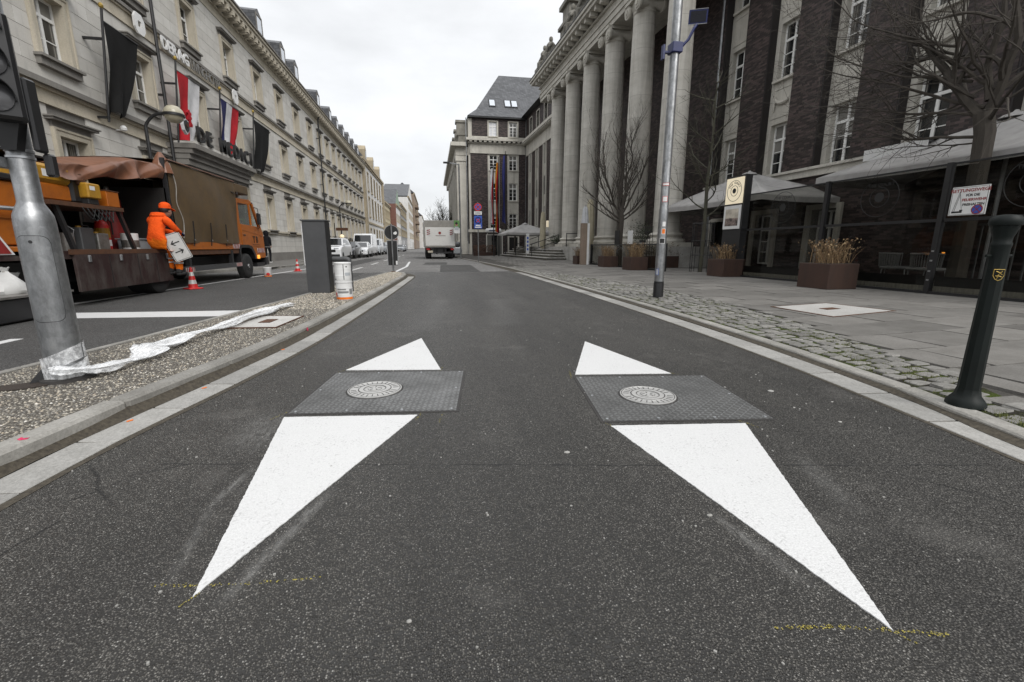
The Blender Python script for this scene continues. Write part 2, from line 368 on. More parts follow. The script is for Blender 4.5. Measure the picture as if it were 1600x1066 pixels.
    # building stone
    def stone(nm, a, b, streak=.5, per='o', rough=.85, dirt=(.10,.095,.085), pervar=(.40,.58)):
        m = NM(nm, rough=rough, spec=.25); n = m.noise(.8, 8, .68); g = m.noise(35, 4, .65); v = m.noise(1.1, 7, .7, stretch=(2.2,2.2,.22))
        c = m.ramp(n, [(.3, a), (.7, b)]); c = m.mix(.35, c, m.ramp(g, [(.3, .32), (.7, .68)]), 'OVERLAY')
        c = m.mix(m.math('MULTIPLY', m.ramp(v, [(.5, 0), (.74, 1)]), streak), c, dirt)
        if per: c = m.mix(.5, c, m.ramp(m.orand() if per == 'o' else m.irand(), [(0, pervar[0]), (1, pervar[1])]), 'OVERLAY')
        m.color(c); m.bump(g, .2, .006); M[nm] = m.mat
    stone('hotel_block', (.49,.475,.44), (.60,.585,.55), .25, 'o'); stone('hotel_block_far', (.49,.475,.44), (.60,.585,.55), .25, 'i')
    stone('hotel_trim', (.42,.38,.30), (.53,.485,.40), .3, None); stone('hotel_dark', (.16,.15,.14), (.24,.23,.21), .4, None)
    stone('grey_stone', (.41,.39,.345), (.56,.54,.485), .5, None, dirt=(.12,.11,.09)); stone('sculpture_stone', (.12,.115,.10), (.30,.285,.25), .6, None)
    stone('beige_stone', (.30,.25,.17), (.42,.36,.26), .5, None); stone('white_plaster', (.55,.54,.52), (.68,.67,.65), .25, None); stone('yellow_plaster', (.46,.40,.27), (.56,.50,.36), .25, None)
    stone('grey_plaster', (.22,.22,.22), (.30,.30,.30), .25, None); stone('brown_plaster', (.20,.155,.12), (.27,.21,.165), .3, None)
    # column stone: drum joints
    m = NM('column_stone', rough=.85, spec=.25); n = m.noise(.9, 8, .68, stretch=(1,1,2.4)); g = m.noise(30, 4); z = m.xyz()
    c = m.ramp(n, [(.3, (.44,.42,.375)), (.7, (.60,.58,.53))]); v = m.noise(1.3, 7, .7, stretch=(2.4,2.4,.12)); c = m.mix(m.math('MULTIPLY', m.ramp(v, [(.48, 0), (.75, 1)]), .6), c, (.13,.12,.10))
    fr = m.math('FRACT', m.math('DIVIDE', z[2], 1.02)); j = m.ramp(m.math('ABSOLUTE', m.math('SUBTRACT', fr, .5)), [(.492, 0), (.497, 1)])
    c = m.mix(m.math('MULTIPLY', j, .6), c, (.12,.11,.10)); m.color(c); m.bump(g, .15, .006); M['column_stone'] = m.mat
    # brick: dark iron-spotted clinker in thin courses
    m = NM('brick', rough=.6, spec=.4); q = m.xyz(); cb = m.N('ShaderNodeCombineXYZ'); m.l.new(m.math('ADD', q[0], q[1]), cb.inputs[0]); m.l.new(q[2], cb.inputs[1])
    b = m.N('ShaderNodeTexBrick'); m.l.new(cb.outputs[0], b.inputs['Vector']); b.inputs['Scale'].default_value = 1.15; b.inputs['Brick Width'].default_value = .245; b.inputs['Row Height'].default_value = .073; b.inputs['Mortar Size'].default_value = .006
    b.inputs['Color1'].default_value = (.018,.012,.011,1); b.inputs['Color2'].default_value = (.115,.080,.075,1); b.inputs['Mortar'].default_value = (.035,.030,.028,1); b.inputs['Bias'].default_value = -.35
    c = m.mix(.35, b.outputs[0], m.ramp(m.noise(1.2, 6, .7), [(.3, .36), (.7, .62)]), 'OVERLAY'); m.color(c); m.bump(b.outputs['Fac'], -.5, .008); M['brick'] = m.mat
    m = NM('red_brick', rough=.7); b = m.N('ShaderNodeTexNoise'); m.color(m.ramp(m.noise(3, 8, .7), [(.3, (.13,.055,.04)), (.7, (.21,.10,.075))])); M['red_brick'] = m.mat
    # slate
    m = NM('slate', rough=.55); q = m.xyz(); cb = m.N('ShaderNodeCombineXYZ'); m.l.new(m.math('ADD', q[0], q[1]), cb.inputs[0]); m.l.new(q[2], cb.inputs[1])
    b = m.N('ShaderNodeTexBrick'); m.l.new(cb.outputs[0], b.inputs['Vector']); b.inputs['Scale'].default_value = 1; b.inputs['Brick Width'].default_value = .3; b.inputs['Row Height'].default_value = .2; b.inputs['Mortar Size'].default_value = .012
    b.inputs['Color1'].default_value = (.05,.052,.057,1); b.inputs['Color2'].default_value = (.10,.103,.11,1); b.inputs['Mortar'].default_value = (.025,.026,.028,1)
    c = m.mix(.5, b.outputs[0], m.ramp(m.noise(.9, 7, .7), [(.3, .36), (.7, .62)]), 'OVERLAY'); m.color(c); m.bump(b.outputs['Fac'], -.5, .01); M['slate'] = m.mat
    # windows
    m = NM('window_glass', rough=.06, spec=.6); r = m.orand(); n = m.noise(1.6, 3, .5, stretch=(1,1,.5))
    c = m.ramp(n, [(.42, (.008,.009,.010)), (.6, (.035,.036,.036))]); X = m.xyz(); q = m.math('MAXIMUM', m.math('ABSOLUTE', X[0]), m.math('ABSOLUTE', X[1])); gt = lambda a, b: m.math('GREATER_THAN', a, b)
    fold = m.ramp(m.math('ADD', m.math('MULTIPLY', m.math('SINE', m.math('MULTIPLY', q, 75)), .5), .5), [(0, (.055,.054,.05)), (1, (.20,.195,.18))]); w_ = m.math('ADD', .16, m.math('MULTIPLY', m.math('FRACT', m.math('MULTIPLY', r, 5.7)), .22))
    c = m.mix(m.math('MULTIPLY', gt(r, .42), gt(q, w_)), c, fold); bl_ = m.math('MULTIPLY', gt(m.math('FRACT', m.math('MULTIPLY', r, 9.1)), .74), gt(X[2], m.math('ADD', .7, m.math('FRACT', m.math('MULTIPLY', r, 13.3)))))
    c = m.mix(bl_, c, (.20,.195,.18)); m.color(c); M['window_glass'] = m.mat
    m = NM('car_glass', (.012,.014,.016), .05, 0, .7); M['car_glass'] = m.mat
    M['skylight_glass'] = plain('skylight_glass', (.55,.58,.62), .06, .6, .05)
    M['window_white'] = plain('window_white', (.78,.78,.76), .5, var=.06)
    M['roller_blind'] = plain('roller_blind', (.66,.67,.70), .6, var=.05)
    # thin tinted glass of the terrace screens
    m = NM('screen_glass'); t = m.N('ShaderNodeBsdfTransparent'); t.inputs[0].default_value = (.70,.70,.68,1); g = m.N('ShaderNodeBsdfGlossy'); g.inputs['Roughness'].default_value = .02
    lw = m.N('ShaderNodeFresnel'); lw.inputs[0].default_value = 1.33; ms = m.N('ShaderNodeMixShader'); m.l.new(m.math('MULTIPLY', lw.outputs[0], m.math('SUBTRACT', 1.0, m.N('ShaderNodeNewGeometry').outputs['Backfacing'])), ms.inputs[0]); m.l.new(t.outputs[0], ms.inputs[1]); m.l.new(g.outputs[0], ms.inputs[2])
    m.l.new(ms.outputs[0], m.n['Material Output'].inputs[0]); M['screen_glass'] = m.mat
    m = NM('clear_glass'); t = m.N('ShaderNodeBsdfTransparent'); t.inputs[0].default_value = (.88,.9,.9,1); g = m.N('ShaderNodeBsdfGlossy'); g.inputs['Roughness'].default_value = .02; lw = m.N('ShaderNodeFresnel'); lw.inputs[0].default_value = 1.3; ms = m.N('ShaderNodeMixShader'); m.l.new(m.math('MULTIPLY', lw.outputs[0], m.math('SUBTRACT', 1.0, m.N('ShaderNodeNewGeometry').outputs['Backfacing'])), ms.inputs[0]); m.l.new(t.outputs[0], ms.inputs[1]); m.l.new(g.outputs[0], ms.inputs[2]); m.l.new(ms.outputs[0], m.n['Material Output'].inputs[0]); M['clear_glass'] = m.mat
    # clear cling film
    m = NM('cling_film', (.90,.91,.92), .6, 0, .15); t = m.N('ShaderNodeBsdfTransparent'); ms = m.N('ShaderNodeMixShader'); f = m.ramp(m.noise(26, 6, .7, stretch=(2,.5,1)), [(.36, .10), (.66, .74)])
    m.l.new(f, ms.inputs[0]); m.l.new(t.outputs[0], ms.inputs[1]); m.l.new(m.b.outputs[0], ms.inputs[2]); m.l.new(ms.outputs[0], m.n['Material Output'].inputs[0]); m.bump(m.noise(45, 5, .7, stretch=(2,.4,1)), .3, .012); M['cling_film'] = m.mat
    # cloth
    def cloth(nm, c, rough=.85, var=.12, w=300):
        m = NM(nm, rough=rough, spec=.15); n = m.noise(2.5, 6, .65); m.color(m.ramp(n, [(.3, tuple(x*(1-var*1.8) for x in c)), (.7, tuple(min(1, x*(1+var)) for x in c))])); m.bump(m.noise(16, 5, .6) if 'hivis' in nm else m.noise(w, 2), .8 if 'hivis' in nm else .15, .03 if 'hivis' in nm else .002); M[nm] = m.mat
    for nm, c in (('flag_black', (.014,.014,.014)), ('flag_red', (.40,.022,.03)), ('flag_white', (.56,.56,.57)), ('flag_blue', (.03,.032,.10)), ('flag_gold', (.58,.26,.02)), ('flag_euro', (.05,.055,.19)),
                  ('parasol_grey', (.36,.35,.34)), ('parasol_cream', (.42,.38,.28)), ('parasol_white', (.50,.51,.53)), ('hivis_orange', (.85,.10,.012)), ('hivis_trouser', (.82,.17,.012)), ('black_cloth', (.012,.012,.014)), ('navy_glove', (.03,.04,.09)), ('sack_white', (.55,.55,.54))): cloth(nm, c)
    M['tarp_brown'] = worn('tarp_brown', (.115,.072,.030), (.075,.050,.026), .6, 0, .5, 2.2, None, .5)
    M['tarp_rust'] = worn('tarp_rust', (.20,.082,.042), (.115,.052,.03), .45, 0, .52, 2.5)
    # vehicles
    M['truck_orange'] = worn('truck_orange', (.42,.115,.008), (.22,.062,.012), .38, 0, .6, 3)
    M['machine_yellow'] = worn('machine_yellow', (.42,.22,.015), (.19,.085,.012), .5, 0, .55, 5)
    M['red'] = plain('red', (.50,.02,.018), .45); M['dark_red'] = plain('dark_red', (.24,.02,.018), .5); M['blue_sign'] = plain('blue_sign', (.03,.085,.38), .45); M['orange'] = plain('orange', (.75,.17,.01), .5)
    M['white_sheet'] = plain('white_sheet', (.68,.68,.67), .45, var=.06, scale=3); M['dirty_white'] = worn('dirty_white', (.56,.555,.54), (.34,.33,.30), .5, 0, .58, 5)
    M['reflective'] = plain('reflective', (.55,.55,.53), .4, .2); M['can_metal'] = worn('can_metal', (.33,.32,.30), (.16,.15,.135), .45, .7, .5, 7)
    M['grey_label'] = plain('grey_label', (.22,.22,.22), .6); M['black_print'] = plain('black_print', (.012,.012,.012), .6)
    for nm, c in (('car_white', (.66,.67,.68)), ('car_black', (.016,.017,.02)), ('car_grey', (.22,.235,.25)), ('car_silver', (.40,.42,.44))):
        m = NM(nm, c, .28, 0, .5); m.b.inputs['Coat Weight'].default_value = .6; m.b.inputs['Coat Roughness'].default_value = .06; M[nm] = m.mat
    M['truck_box'] = worn('truck_box', (.74,.73,.70), (.58,.57,.54), .5, 0, .6, 2); M['truck_flap'] = worn('truck_flap', (.33,.315,.285), (.22,.21,.19), .6, 0, .5, 3)
    M['headlight'] = plain('headlight', (.55,.57,.6), .1, .5, .05); M['rim'] = plain('rim', (.28,.28,.285), .4, .7); M['taillight'] = plain('taillight', (.32,.012,.012), .25)
    m = NM('lamp_amber', (.9,.4,.05), .3); m.b.inputs['Emission Color'].default_value = (1, .35, .05, 1); m.b.inputs['Emission Strength'].default_value = .9; M['lamp_amber'] = m.mat
    m = NM('lit_sign', (.62,.56,.42), .5); m.b.inputs['Emission Color'].default_value = (1, .86, .62, 1); m.b.inputs['Emission Strength'].default_value = .32; M['lit_sign'] = m.mat
    m = NM('warm_lamp', (.9,.75,.5), .5); m.b.inputs['Emission Color'].default_value = (1, .8, .5, 1); m.b.inputs['Emission Strength'].default_value = .25; M['warm_lamp'] = m.mat
    M['lamp_glass'] = plain('lamp_glass', (.40,.37,.28), .3, var=.1); M['lens_grey'] = plain('lens_grey', (.10,.10,.105), .18, 0, .2)
    M['solar_blue'] = plain('solar_blue', (.010,.017,.09), .45); M['pier_shade'] = plain('pier_shade', (.012,.009,.009), .6, scale=8); M['solar_cell'] = plain('solar_cell', (.012,.013,.02), .15)
    # plants and skin
    M['bark'] = worn('bark', (.068,.058,.047), (.034,.029,.024), .9, 0, .5, 9, (1,1,.25), .5); M['bark_green'] = worn('bark_green', (.075,.072,.048), (.04,.038,.03), .9, 0, .5, 9, (1,1,.25), .5)
    m = NM('dry_stalk', rough=.8); m.color(m.ramp(m.irand(), [(0, (.07,.038,.018)), (.5, (.19,.115,.055)), (1, (.36,.26,.14))])); M['dry_stalk'] = m.mat
    m = NM('brown_leaf', rough=.8); m.color(m.ramp(m.irand(), [(0, (.045,.035,.022)), (.6, (.13,.10,.07)), (1, (.25,.22,.17))])); M['brown_leaf'] = m.mat
    m = NM('green_leaf', rough=.55); m.color(m.ramp(m.irand(), [(0, (.012,.022,.008)), (1, (.05,.075,.025))])); M['green_leaf'] = m.mat
    M['green_copper'] = plain('green_copper', (.22,.30,.22), .7); M['soil'] = plain('soil', (.03,.022,.016), .95, bump=.4); M['skin'] = plain('skin', (.36,.20,.14), .55, var=.06); M['hair'] = plain('hair', (.012,.010,.009), .6)
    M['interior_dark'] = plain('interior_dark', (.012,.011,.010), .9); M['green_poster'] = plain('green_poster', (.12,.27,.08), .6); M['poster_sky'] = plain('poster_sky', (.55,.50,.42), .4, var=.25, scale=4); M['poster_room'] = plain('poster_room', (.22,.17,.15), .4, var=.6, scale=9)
    M['rope_grey'] = plain('rope_grey', (.20,.20,.20), .9, var=.15, scale=40); M['wood_strip'] = plain('wood_strip', (.30,.285,.255), .8, var=.2, scale=3, stretch=(1,8,1))
build_materials()
# ================================================================ ground, road, kerbs
KL = [(-2.08,-2.0),(-2.03,0.6),(-1.97,2.0),(-1.90,2.6),(-1.67,3.83),(-1.47,5.36),(-1.21,9.2),(-1.03,12.5),(-.92,14.8),(-.93,15.8),(-1.06,16.6),(-1.30,17.15),(-1.58,17.25)]
IL = [(-3.85,-2.0),(-3.62,1),(-3.36,2.8),(-3.2,3.76),(-3.07,4.4),(-2.95,5.5),(-2.8,6.7),(-2.66,7.7),(-2.48,9.4),(-2.16,12.5),(-1.70,16.4),(-1.60,17.2)]
KR = [(2.55,-1.5),(2.74,.4),(2.95,1.62),(3.11,2.2),(3.28,3.41),(3.42,5.1),(3.48,7.1),(3.52,12),(3.45,19.8),(3.1,27),(2.6,35),(2.2,42),(1.75,60),(1.4,95)]
GR = [(2.32,-1.5),(2.52,.4),(2.73,1.5),(2.84,2.2),(2.99,3.41),(3.1,5.1),(3.16,7.1),(3.21,12),(3.15,19.8),(2.82,27)]
CI = [(2.9,-1.5),(3.05,.6),(3.42,1.92),(3.81,2.53),(4.33,4.13),(4.65,5.48),(4.93,7.5),(4.93,10),(4.6,13.8),(4.1,18.2),(3.85,21.5)]
KLs, ILs, KRs, GRs, CIs = [[(p.x, p.y) for p in smooth_line([(a, b, 0) for a, b in L], 8)] for L in (KL, IL, KR, GR, CI)]
def strip(mb, A, B, z):
    """sheet between two polylines with the same number of points"""
    vs = [(x, y, z) for x, y in A]+[(x, y, z) for x, y in B]; n = len(A)
    mb.add(vs, [(i, i+1, n+i+1, n+i) for i in range(n-1)]); return mb
def offset(P, d):
    P = [Vector((x, y)) for x, y in P]; o = []
    for i, p in enumerate(P):
        t = (P[min(i+1, len(P)-1)]-P[max(i-1, 0)]).normalized(); o.append((p.x+t.y*d, p.y-t.x*d))
    return o
struct('ground', MB().box(-500, 500, -200, 900, -.3, -.03), M['asphalt_old'])
road = MB(); road.add([(-2.6,-6,0),(12,-6,0),(12,18.2,0),(-2.6,18.2,0)], [(0,1,2,3)])
road = struct('road', road, M['asphalt'])
mb = MB(); mb.add([(-8.5,-6,0),(-2.6,-6,0),(-2.6,18.2,0),(-8.5,18.2,0)], [(0,1,2,3)]); struct('carriageway', mb, M['asphalt_dark'])
mb = MB(); mb.add([(-8.5,18.2,0),(12,18.2,0),(12,160,0),(-8.5,160,0)], [(0,1,2,3)]); far_road = struct('far_road', mb, M['asphalt_old'])
mb = MB()
for a, b, c, d in ((.25,18.21,1.9,25.2),(-.6,25.6,.75,29.5),(-5.6,24,-4.2,40)):   # patched trenches
    mb.add([(a,b,.003),(c,b,.003),(c+.15,d,.003),(a+.15,d,.003)], [(0,1,2,3)])
mk('asphalt_patch', mb, M['asphalt_dark'], far_road)
# ---- painted markings
def paint(name, pts, parent, mat='white_paint', z=.004, jag=.0018, step=.012, label=None):
    P = []
    for a, b in zip(pts, pts[1:]+pts[:1]):
        n = max(1, int(math.dist(a, b)/step)) if jag else 1
        for i in range(n):
            t = i/n; P.append((a[0]+(b[0]-a[0])*t+(rnd.uniform(-jag, jag) if i else 0), a[1]+(b[1]-a[1])*t+(rnd.uniform(-jag, jag) if i else 0), z-.0035))
    return mk(name, MB().prism(P, (0,0,.0035)), M[mat], parent, label=label)
paint('arrow_marking', [(-.725,1.245),(-.128,2.585),(-.912,2.685)], road, label='long white painted wedge nearest the camera on the left')
paint('arrow_marking', [(-.742,3.70),(.030,3.58),(-.160,4.92)], road, label='short white painted triangle beyond the left plate')
paint('arrow_marking', [(1.168,.795),(1.742,2.125),(.962,2.225)], road, label='long white painted wedge nearest the camera on the right')
paint('arrow_marking', [(1.082,3.25),(1.852,3.145),(1.578,4.44)], road, label='short white painted triangle beyond the right plate')
paint('stop_line', [(-6.3,7.3),(-2.86,7.05),(-2.76,7.62),(-6.3,7.85)], road, jag=.004, step=.05)
paint('lane_line', [(-6.62,5.0),(-6.50,5.0),(-5.98,15.0),(-5.66,22.0),(-5.55,30),(-5.67,30),(-5.78,22.0),(-6.10,15.0)], road, 'white_paint', jag=0)
for i in range(6):
    y0 = 19.9+i*6.6; paint('lane_dash', [(-3.52,y0),(-3.40,y0),(-3.40,y0+3.1),(-3.52,y0+3.1)], far_road, 'old_white_paint', jag=0)
paint('lane_dash', [(-4.62,4.4),(-4.5,4.4),(-4.5,5.65),(-4.62,5.65)], road, jag=0)
paint('edge_line', [(-1.62,17.5),(-1.5,17.5),(-1.28,23.5),(-1.5,31),(-1.62,31),(-1.42,23.5)], far_road, 'white_paint', jag=0)
def chalk(name, pts, w, n, parent):
    mb = MB()
    for i in range(int(n*.5)):
        t = rnd.random()*(len(pts)-1); k = int(t); f = t-k; a, b = pts[k], pts[k+1]
        x = a[0]+(b[0]-a[0])*f+rnd.gauss(0, w*.6); y = a[1]+(b[1]-a[1])*f+rnd.gauss(0, w*.6); s = rnd.uniform(.0012, .0034); an = rnd.random()*3
        mb.add([(x+s*math.cos(an+q)*rnd.uniform(.6,1.4), y+s*math.sin(an+q)*rnd.uniform(.6,1.4), .0028) for q in (0,1.6,3.1,4.6)], [(0,1,2,3)])
    return mk(name, mb, M['yellow_chalk'], parent)
for pts, w, n in (([(-.86,1.315),(-.62,1.275),(-.38,1.265)], .006, 150), ([(-.745,1.215),(-.715,1.26)], .003, 50), ([(.86,.86),(1.05,.83),(1.3,.76)], .006, 300), ([(1.15,.81),(1.19,.755)], .003, 40),
                  ([(-.98,2.66),(-.90,2.80)], .006, 70), ([(-.135,2.50),(-.095,2.66)], .005, 80), ([(.0,2.45),(.03,2.6)], .006, 40), ([(-.80,3.62),(-.72,3.76)], .006, 70), ([(.02,3.54),(.05,3.66)], .005, 60),
                  ([(1.02,3.15),(1.07,3.36)], .006, 80), ([(1.78,3.22),(1.90,3.12)], .006, 80), ([(.93,2.32),(.98,2.18)], .006, 70), ([(1.72,2.2),(1.78,2.05)], .006, 60)):
    chalk('chalk_mark', pts, w, n, road)
# chewing gum, chips and grit on the lane
mb = MB()
for x, y, r in ((2.32,2.62,.022),(2.05,2.75,.009),(2.22,2.3,.008),(2.55,2.35,.010),(.62,1.95,.016),(2.5,3.0,.008),(1.0,1.35,.012),(2.3,2.05,.012),(-.1,1.05,.008),(.5,1.5,.006),(-.5,2.0,.006),(1.9,5.2,.012),(2.2,5.0,.01),(.3,5.3,.012)):
    mb.lathe([(r,.001),(r*.9,.004),(r*.5,.006)], (x, y, 0), 9, sy=rnd.uniform(.5,.9))
for i in range(260):
    x, y = rnd.uniform(-1.7,2.8), rnd.uniform(.6,7); s = rnd.uniform(.002,.0045); mb.cb((x, y, s*.6), (s*2, s*1.4, s*1.3), rnd.random()*3)
mk('grit', mb, M['gutter'], road, kind='stuff')
# ---- left traffic island: gravel bed, kerb stones, gutter slabs, edging
isl = MB(); n = 60
ys = [-2+19.2*i/n for i in range(n+1)]
A = [(lerp_line(KLs[:89], y)-.10, y) for y in ys]; B = [(lerp_line(ILs, y)+.05, y) for y in ys]
A = [(max(a[0], b[0]+.01), a[1]) for a, b in zip(A, B)]
isl = struct('traffic_island', strip(isl, B, A, .085), M['gravel_bed'])
pb = MB()
oct6 = [(1,0,0),(-1,0,0),(0,1,0),(0,-1,0),(0,0,1)]; ofs = [(0,2,4),(2,1,4),(1,3,4),(3,0,4)]
def pebble(x, y, z, s):
    a = rnd.random()*3.14; c_, s_ = math.cos(a), math.sin(a); e = rnd.uniform(.55, 1)
    pb.add([(x+(px*c_-py*e*s_)*s, y+(px*s_+py*e*c_)*s, z+pz*s*rnd.uniform(.5,.8)) for px, py, pz in oct6], ofs)
pp = random.Random(3)
k = 0
while k < 26000:
    y = 1.6+(pp.random()**1.7)*15.4; xa, xb = lerp_line(ILs, y)+.06, lerp_line(KLs[:97], y)-.12
    if xb <= xa: k += 1; continue
    pebble(pp.uniform(xa, xb), y, .083, pp.uniform(.006, .0125)*(1 if y < 7 else 1.5)); k += 1
mk('gravel', pb, M['pebble'], isl, kind='stuff')
def stones(name, P, length, w0, w1, z0, z1, mat, parent, bevel=.012, gap=.006, ymax=99, jig=0):
    """a row of stones along polyline P from offset w0 to w1"""
    Q = resample([(x, y, 0) for x, y in P], length)
    for i, (a, b) in enumerate(zip(Q, Q[1:])):
        if a.y > ymax: break
        d = b-a; L = d.length; an = math.atan2(d.y, d.x); mb = MB(); lo, hi = min(-w0, -w1), max(-w0, -w1)
        mb.bev(gap/2, L-gap/2, lo, hi, z0, z1, bevel)
        mk(name, mb, mat, parent, loc=(a.x, a.y, rnd.uniform(-jig, jig)), rz=an)
stones('kerb_stone', KLs, .98, 0, -.13, -.1, .1, M['kerb'], isl, .016, .008)
stones('edging_stone', ILs, .99, .06, 0, -.1, .098, M['kerb'], isl, .006)
stones('gutter_slab', offset(KLs[:86], .055), .5, .20, 0, -.08, .007, M['gutter'], isl, .003, .014, 15.2, .0015)
strip(mb := MB(), offset(KLs[:90], -.02), offset(KLs[:90], .30), .0022); mk('gutter_dirt_shade', mb, M['gutter_dirt_shade'], isl)
mb = MB().prism([(-1.985,2.34,.1008),(-1.965,2.325,.1008),(-1.94,2.335,.1008),(-1.945,2.355,.1008),(-1.965,2.35,.1008),(-1.985,2.365,.1008)], (0,0,.001)); mk('spray_mark', mb, M['pink_spray'], isl)
mb = MB(); mb.add([(-1.463,5.33,.085),(-1.460,5.38,.085),(-1.455,5.37,.05),(-1.458,5.33,.05)], [(0,1,2,3)]); mk('spray_mark', mb, M['pink_spray'], isl)
# silt in the kerb corner, its tone also painting the kerb face's shade
def silt_shade(P, d0, d1, z1, parent):
    a, b = offset(P, d0), offset(P, d1); n = len(P); w = MB(); w.add([(x, y, z1*rnd.uniform(.86,1)) for i, (x, y) in enumerate(a)]+[(x, y, .0085) for x, y in b], [(i, i+1, n+i+1, n+i) for i in range(n-1)]); mk('silt_shade', w, M['gutter_dirt_shade'], parent)
silt_shade([p for p in KLs[:88]], -.005, .06, .06, isl)
# litter in the gutter
for x, y, a in ((-1.66,3.35,.6),(-1.50,4.55,.3),(-1.78,2.75,.8)):
    mk('cigarette_butt', MB().tube([(x,y,.010),(x+.03*math.cos(a),y+.03*math.sin(a),.012)], .0042, 6), M['orange'], isl)
# ---- right pavement: low kerb, gentle cross fall up to the buildings
def pz(x, y): return .045+.055*min(1, max(0, (x-lerp_line(KRs, y)-.1)/3.2))
ys = [-1.5+i*.9 for i in range(60)]+[56+i*6 for i in range(18)]
mb = MB(); V_ = []
for y in ys:
    k_ = lerp_line(KRs, y); V_ += [(k_+.05, y, pz(k_+.05, y)-.02), (k_+3.3, y, .08), (24, y, .08)]
mb.add(V_, [(i*3+j, i*3+j+1, i*3+j+4, i*3+j+3) for i in range(len(ys)-1) for j in (0, 1)]); pav = struct('pavement', mb, M['dirt_joint'])
stones('kerb_stone', KRs, 1.0, 0, .13, -.1, .045, M['kerb'], pav, .010, .010)
stones('gutter_slab', offset(GRs, .0), .5, 0, .24, -.08, .007, M['gutter'], pav, .003, .014, 17, .0015)
strip(mb := MB(), offset(GRs, -.03), [(lerp_line(KRs, y)+.01, y) for x, y in GRs], .0022); mk('gutter_dirt_shade', mb, M['gutter_dirt_shade'], pav)
silt_shade([p for p in KRs[:100]], .004, -.06, .03, pav)
ysc = [-1.4+i*.45 for i in range(51)]
mb = MB(); V_ = []
for y in ysc: a_, b_ = lerp_line(KRs, y)+.12, lerp_line(CIs, y)+.06; V_ += [(a_, y, pz(a_, y)-.010), (b_, y, pz(b_, y)-.010)]
mb.add(V_, [(i*2, i*2+1, i*2+3, i*2+2) for i in range(len(ysc)-1)]); mk('cobble_bed', mb, M['moss_joint'], pav)
def cobble_mesh(seed):
    r = random.Random(seed); bm = bmesh.new(); bmesh.ops.create_cube(bm, size=1); bmesh.ops.bevel(bm, geom=bm.edges[:], offset=.13, segments=1, affect='EDGES')
    for v in bm.verts: v.co += Vector((r.uniform(-.05,.05), r.uniform(-.05,.05), r.uniform(-.06,.06)))
    me = bpy.data.meshes.new('cobble'); bm.to_mesh(me); bm.free(); me.materials.append(M['cobble']); me.polygons.foreach_set('use_smooth', [False]*len(me.polygons)); return me
CM = [cobble_mesh(i) for i in range(6)]
cob = []; row = 0
y = -1.2
while y < 21.3:
    L = .135 if y < 6 else .15
    x = lerp_line(KRs, y)+.15+.03*(row % 2); xe = lerp_line(CIs, y)+rnd.uniform(-.02,.03)
    while x < xe:
        w = rnd.uniform(.13,.21); cob.append((x+w/2, y+L/2+rnd.uniform(-.012,.012), w-.024, L-.024, rnd.uniform(-.05,.05)+.07, rnd.uniform(-.008,.006))); x += w
    y += L; row += 1
vis = sorted([c for c in cob if c[0]/max(c[1], .1) < 1.75 or c[1] > 2.2], key=lambda c: c[0]**2+c[1]**2)
inset = set(map(id, vis[:300])); restm = MB()
for c in cob:
    if id(c) in inset:
        ob('cobble', CM[rnd.randrange(6)], pav, (c[0], c[1], pz(c[0], c[1])-.027+c[5]), sc=(c[2], c[3], .06), rot=(rnd.uniform(-.05,.05), rnd.uniform(-.05,.05), c[4]))
    else:
        b = .016; ca, sa = math.cos(c[4]), math.sin(c[4]); t = MB().bev(-c[2]/2, c[2]/2, -c[3]/2, c[3]/2, -.02, .028+c[5], b)
        restm.add([(c[0]+x*ca-y_*sa, c[1]+x*sa+y_*ca, pz(c[0], c[1])-.027+z) for x, y_, z in t.v], t.f)
mk('cobble_rest', restm, M['cobble_far'], pav, kind='stuff')
# tufts of moss and grass in the cobble joints
gm = MB()
for i in range(15000):
    y = .9+(rnd.random()**1.3)*14; xa, xb = lerp_line(KRs, y)+.15, lerp_line(CIs, y)
    x = rnd.uniform(xa, xb)
    if math.sin(x*9+y*2.3)+math.sin(y*3.1-x*4)+rnd.gauss(0,.5) < .15: continue
    for q in range(3):
        a = rnd.random()*6.28; h = rnd.uniform(.008,.024); d = rnd.uniform(.004,.014); zb = pz(x, y)-.012; gm.add([(x,y,zb),(x+.005*math.cos(a+1.5),y+.005*math.sin(a+1.5),zb),(x+d*math.cos(a),y+d*math.sin(a),zb+h)], [(0,1,2)])
g = NM('moss_green', (.105,.115,.028), .85); M['moss_green'] = g.mat
mk('moss_tufts', gm, M['moss_green'], pav, kind='stuff')
# paving slabs laid in the building's direction
AB = R(2.95); cA, sA = math.cos(AB), math.sin(AB)
def bl(lx, s, z=0, X0=14): return (X0+lx*cA-s*sA, lx*sA+s*cA, z)    # building frame -> world
COV = [(5.2,6.1),(6.33,6.23),(6.5,5.22),(5.25,5.01)]
slab_u = MB().bev(-.5,.5,-.5,.5,-.5,.5,.01).mesh('paving_slab', M['slab'])
slabs = []; SW, SD = .80, .60
for j in range(-2, 78):
    s = .2+j*SD; off = (j % 2)*SW/2
    for i in range(-2, 16):
        lx = -11.4+off+i*SW; cx, cy, _ = bl(lx+SW/2, s+SD/2)
        if cx-SW/2+.02 < lerp_line(CIs, cy) or cx < lerp_line(KRs, cy)+.35 or cx < .8: continue
        x0 = lx
        slabs.append((lx+SW/2, s+SD/2, cx, cy))
vis = sorted([c for c in slabs if c[2]/max(c[3], .1) < 1.85], key=lambda c: c[2]**2+c[3]**2); inset = set(map(id, vis[:300])); restm = MB()
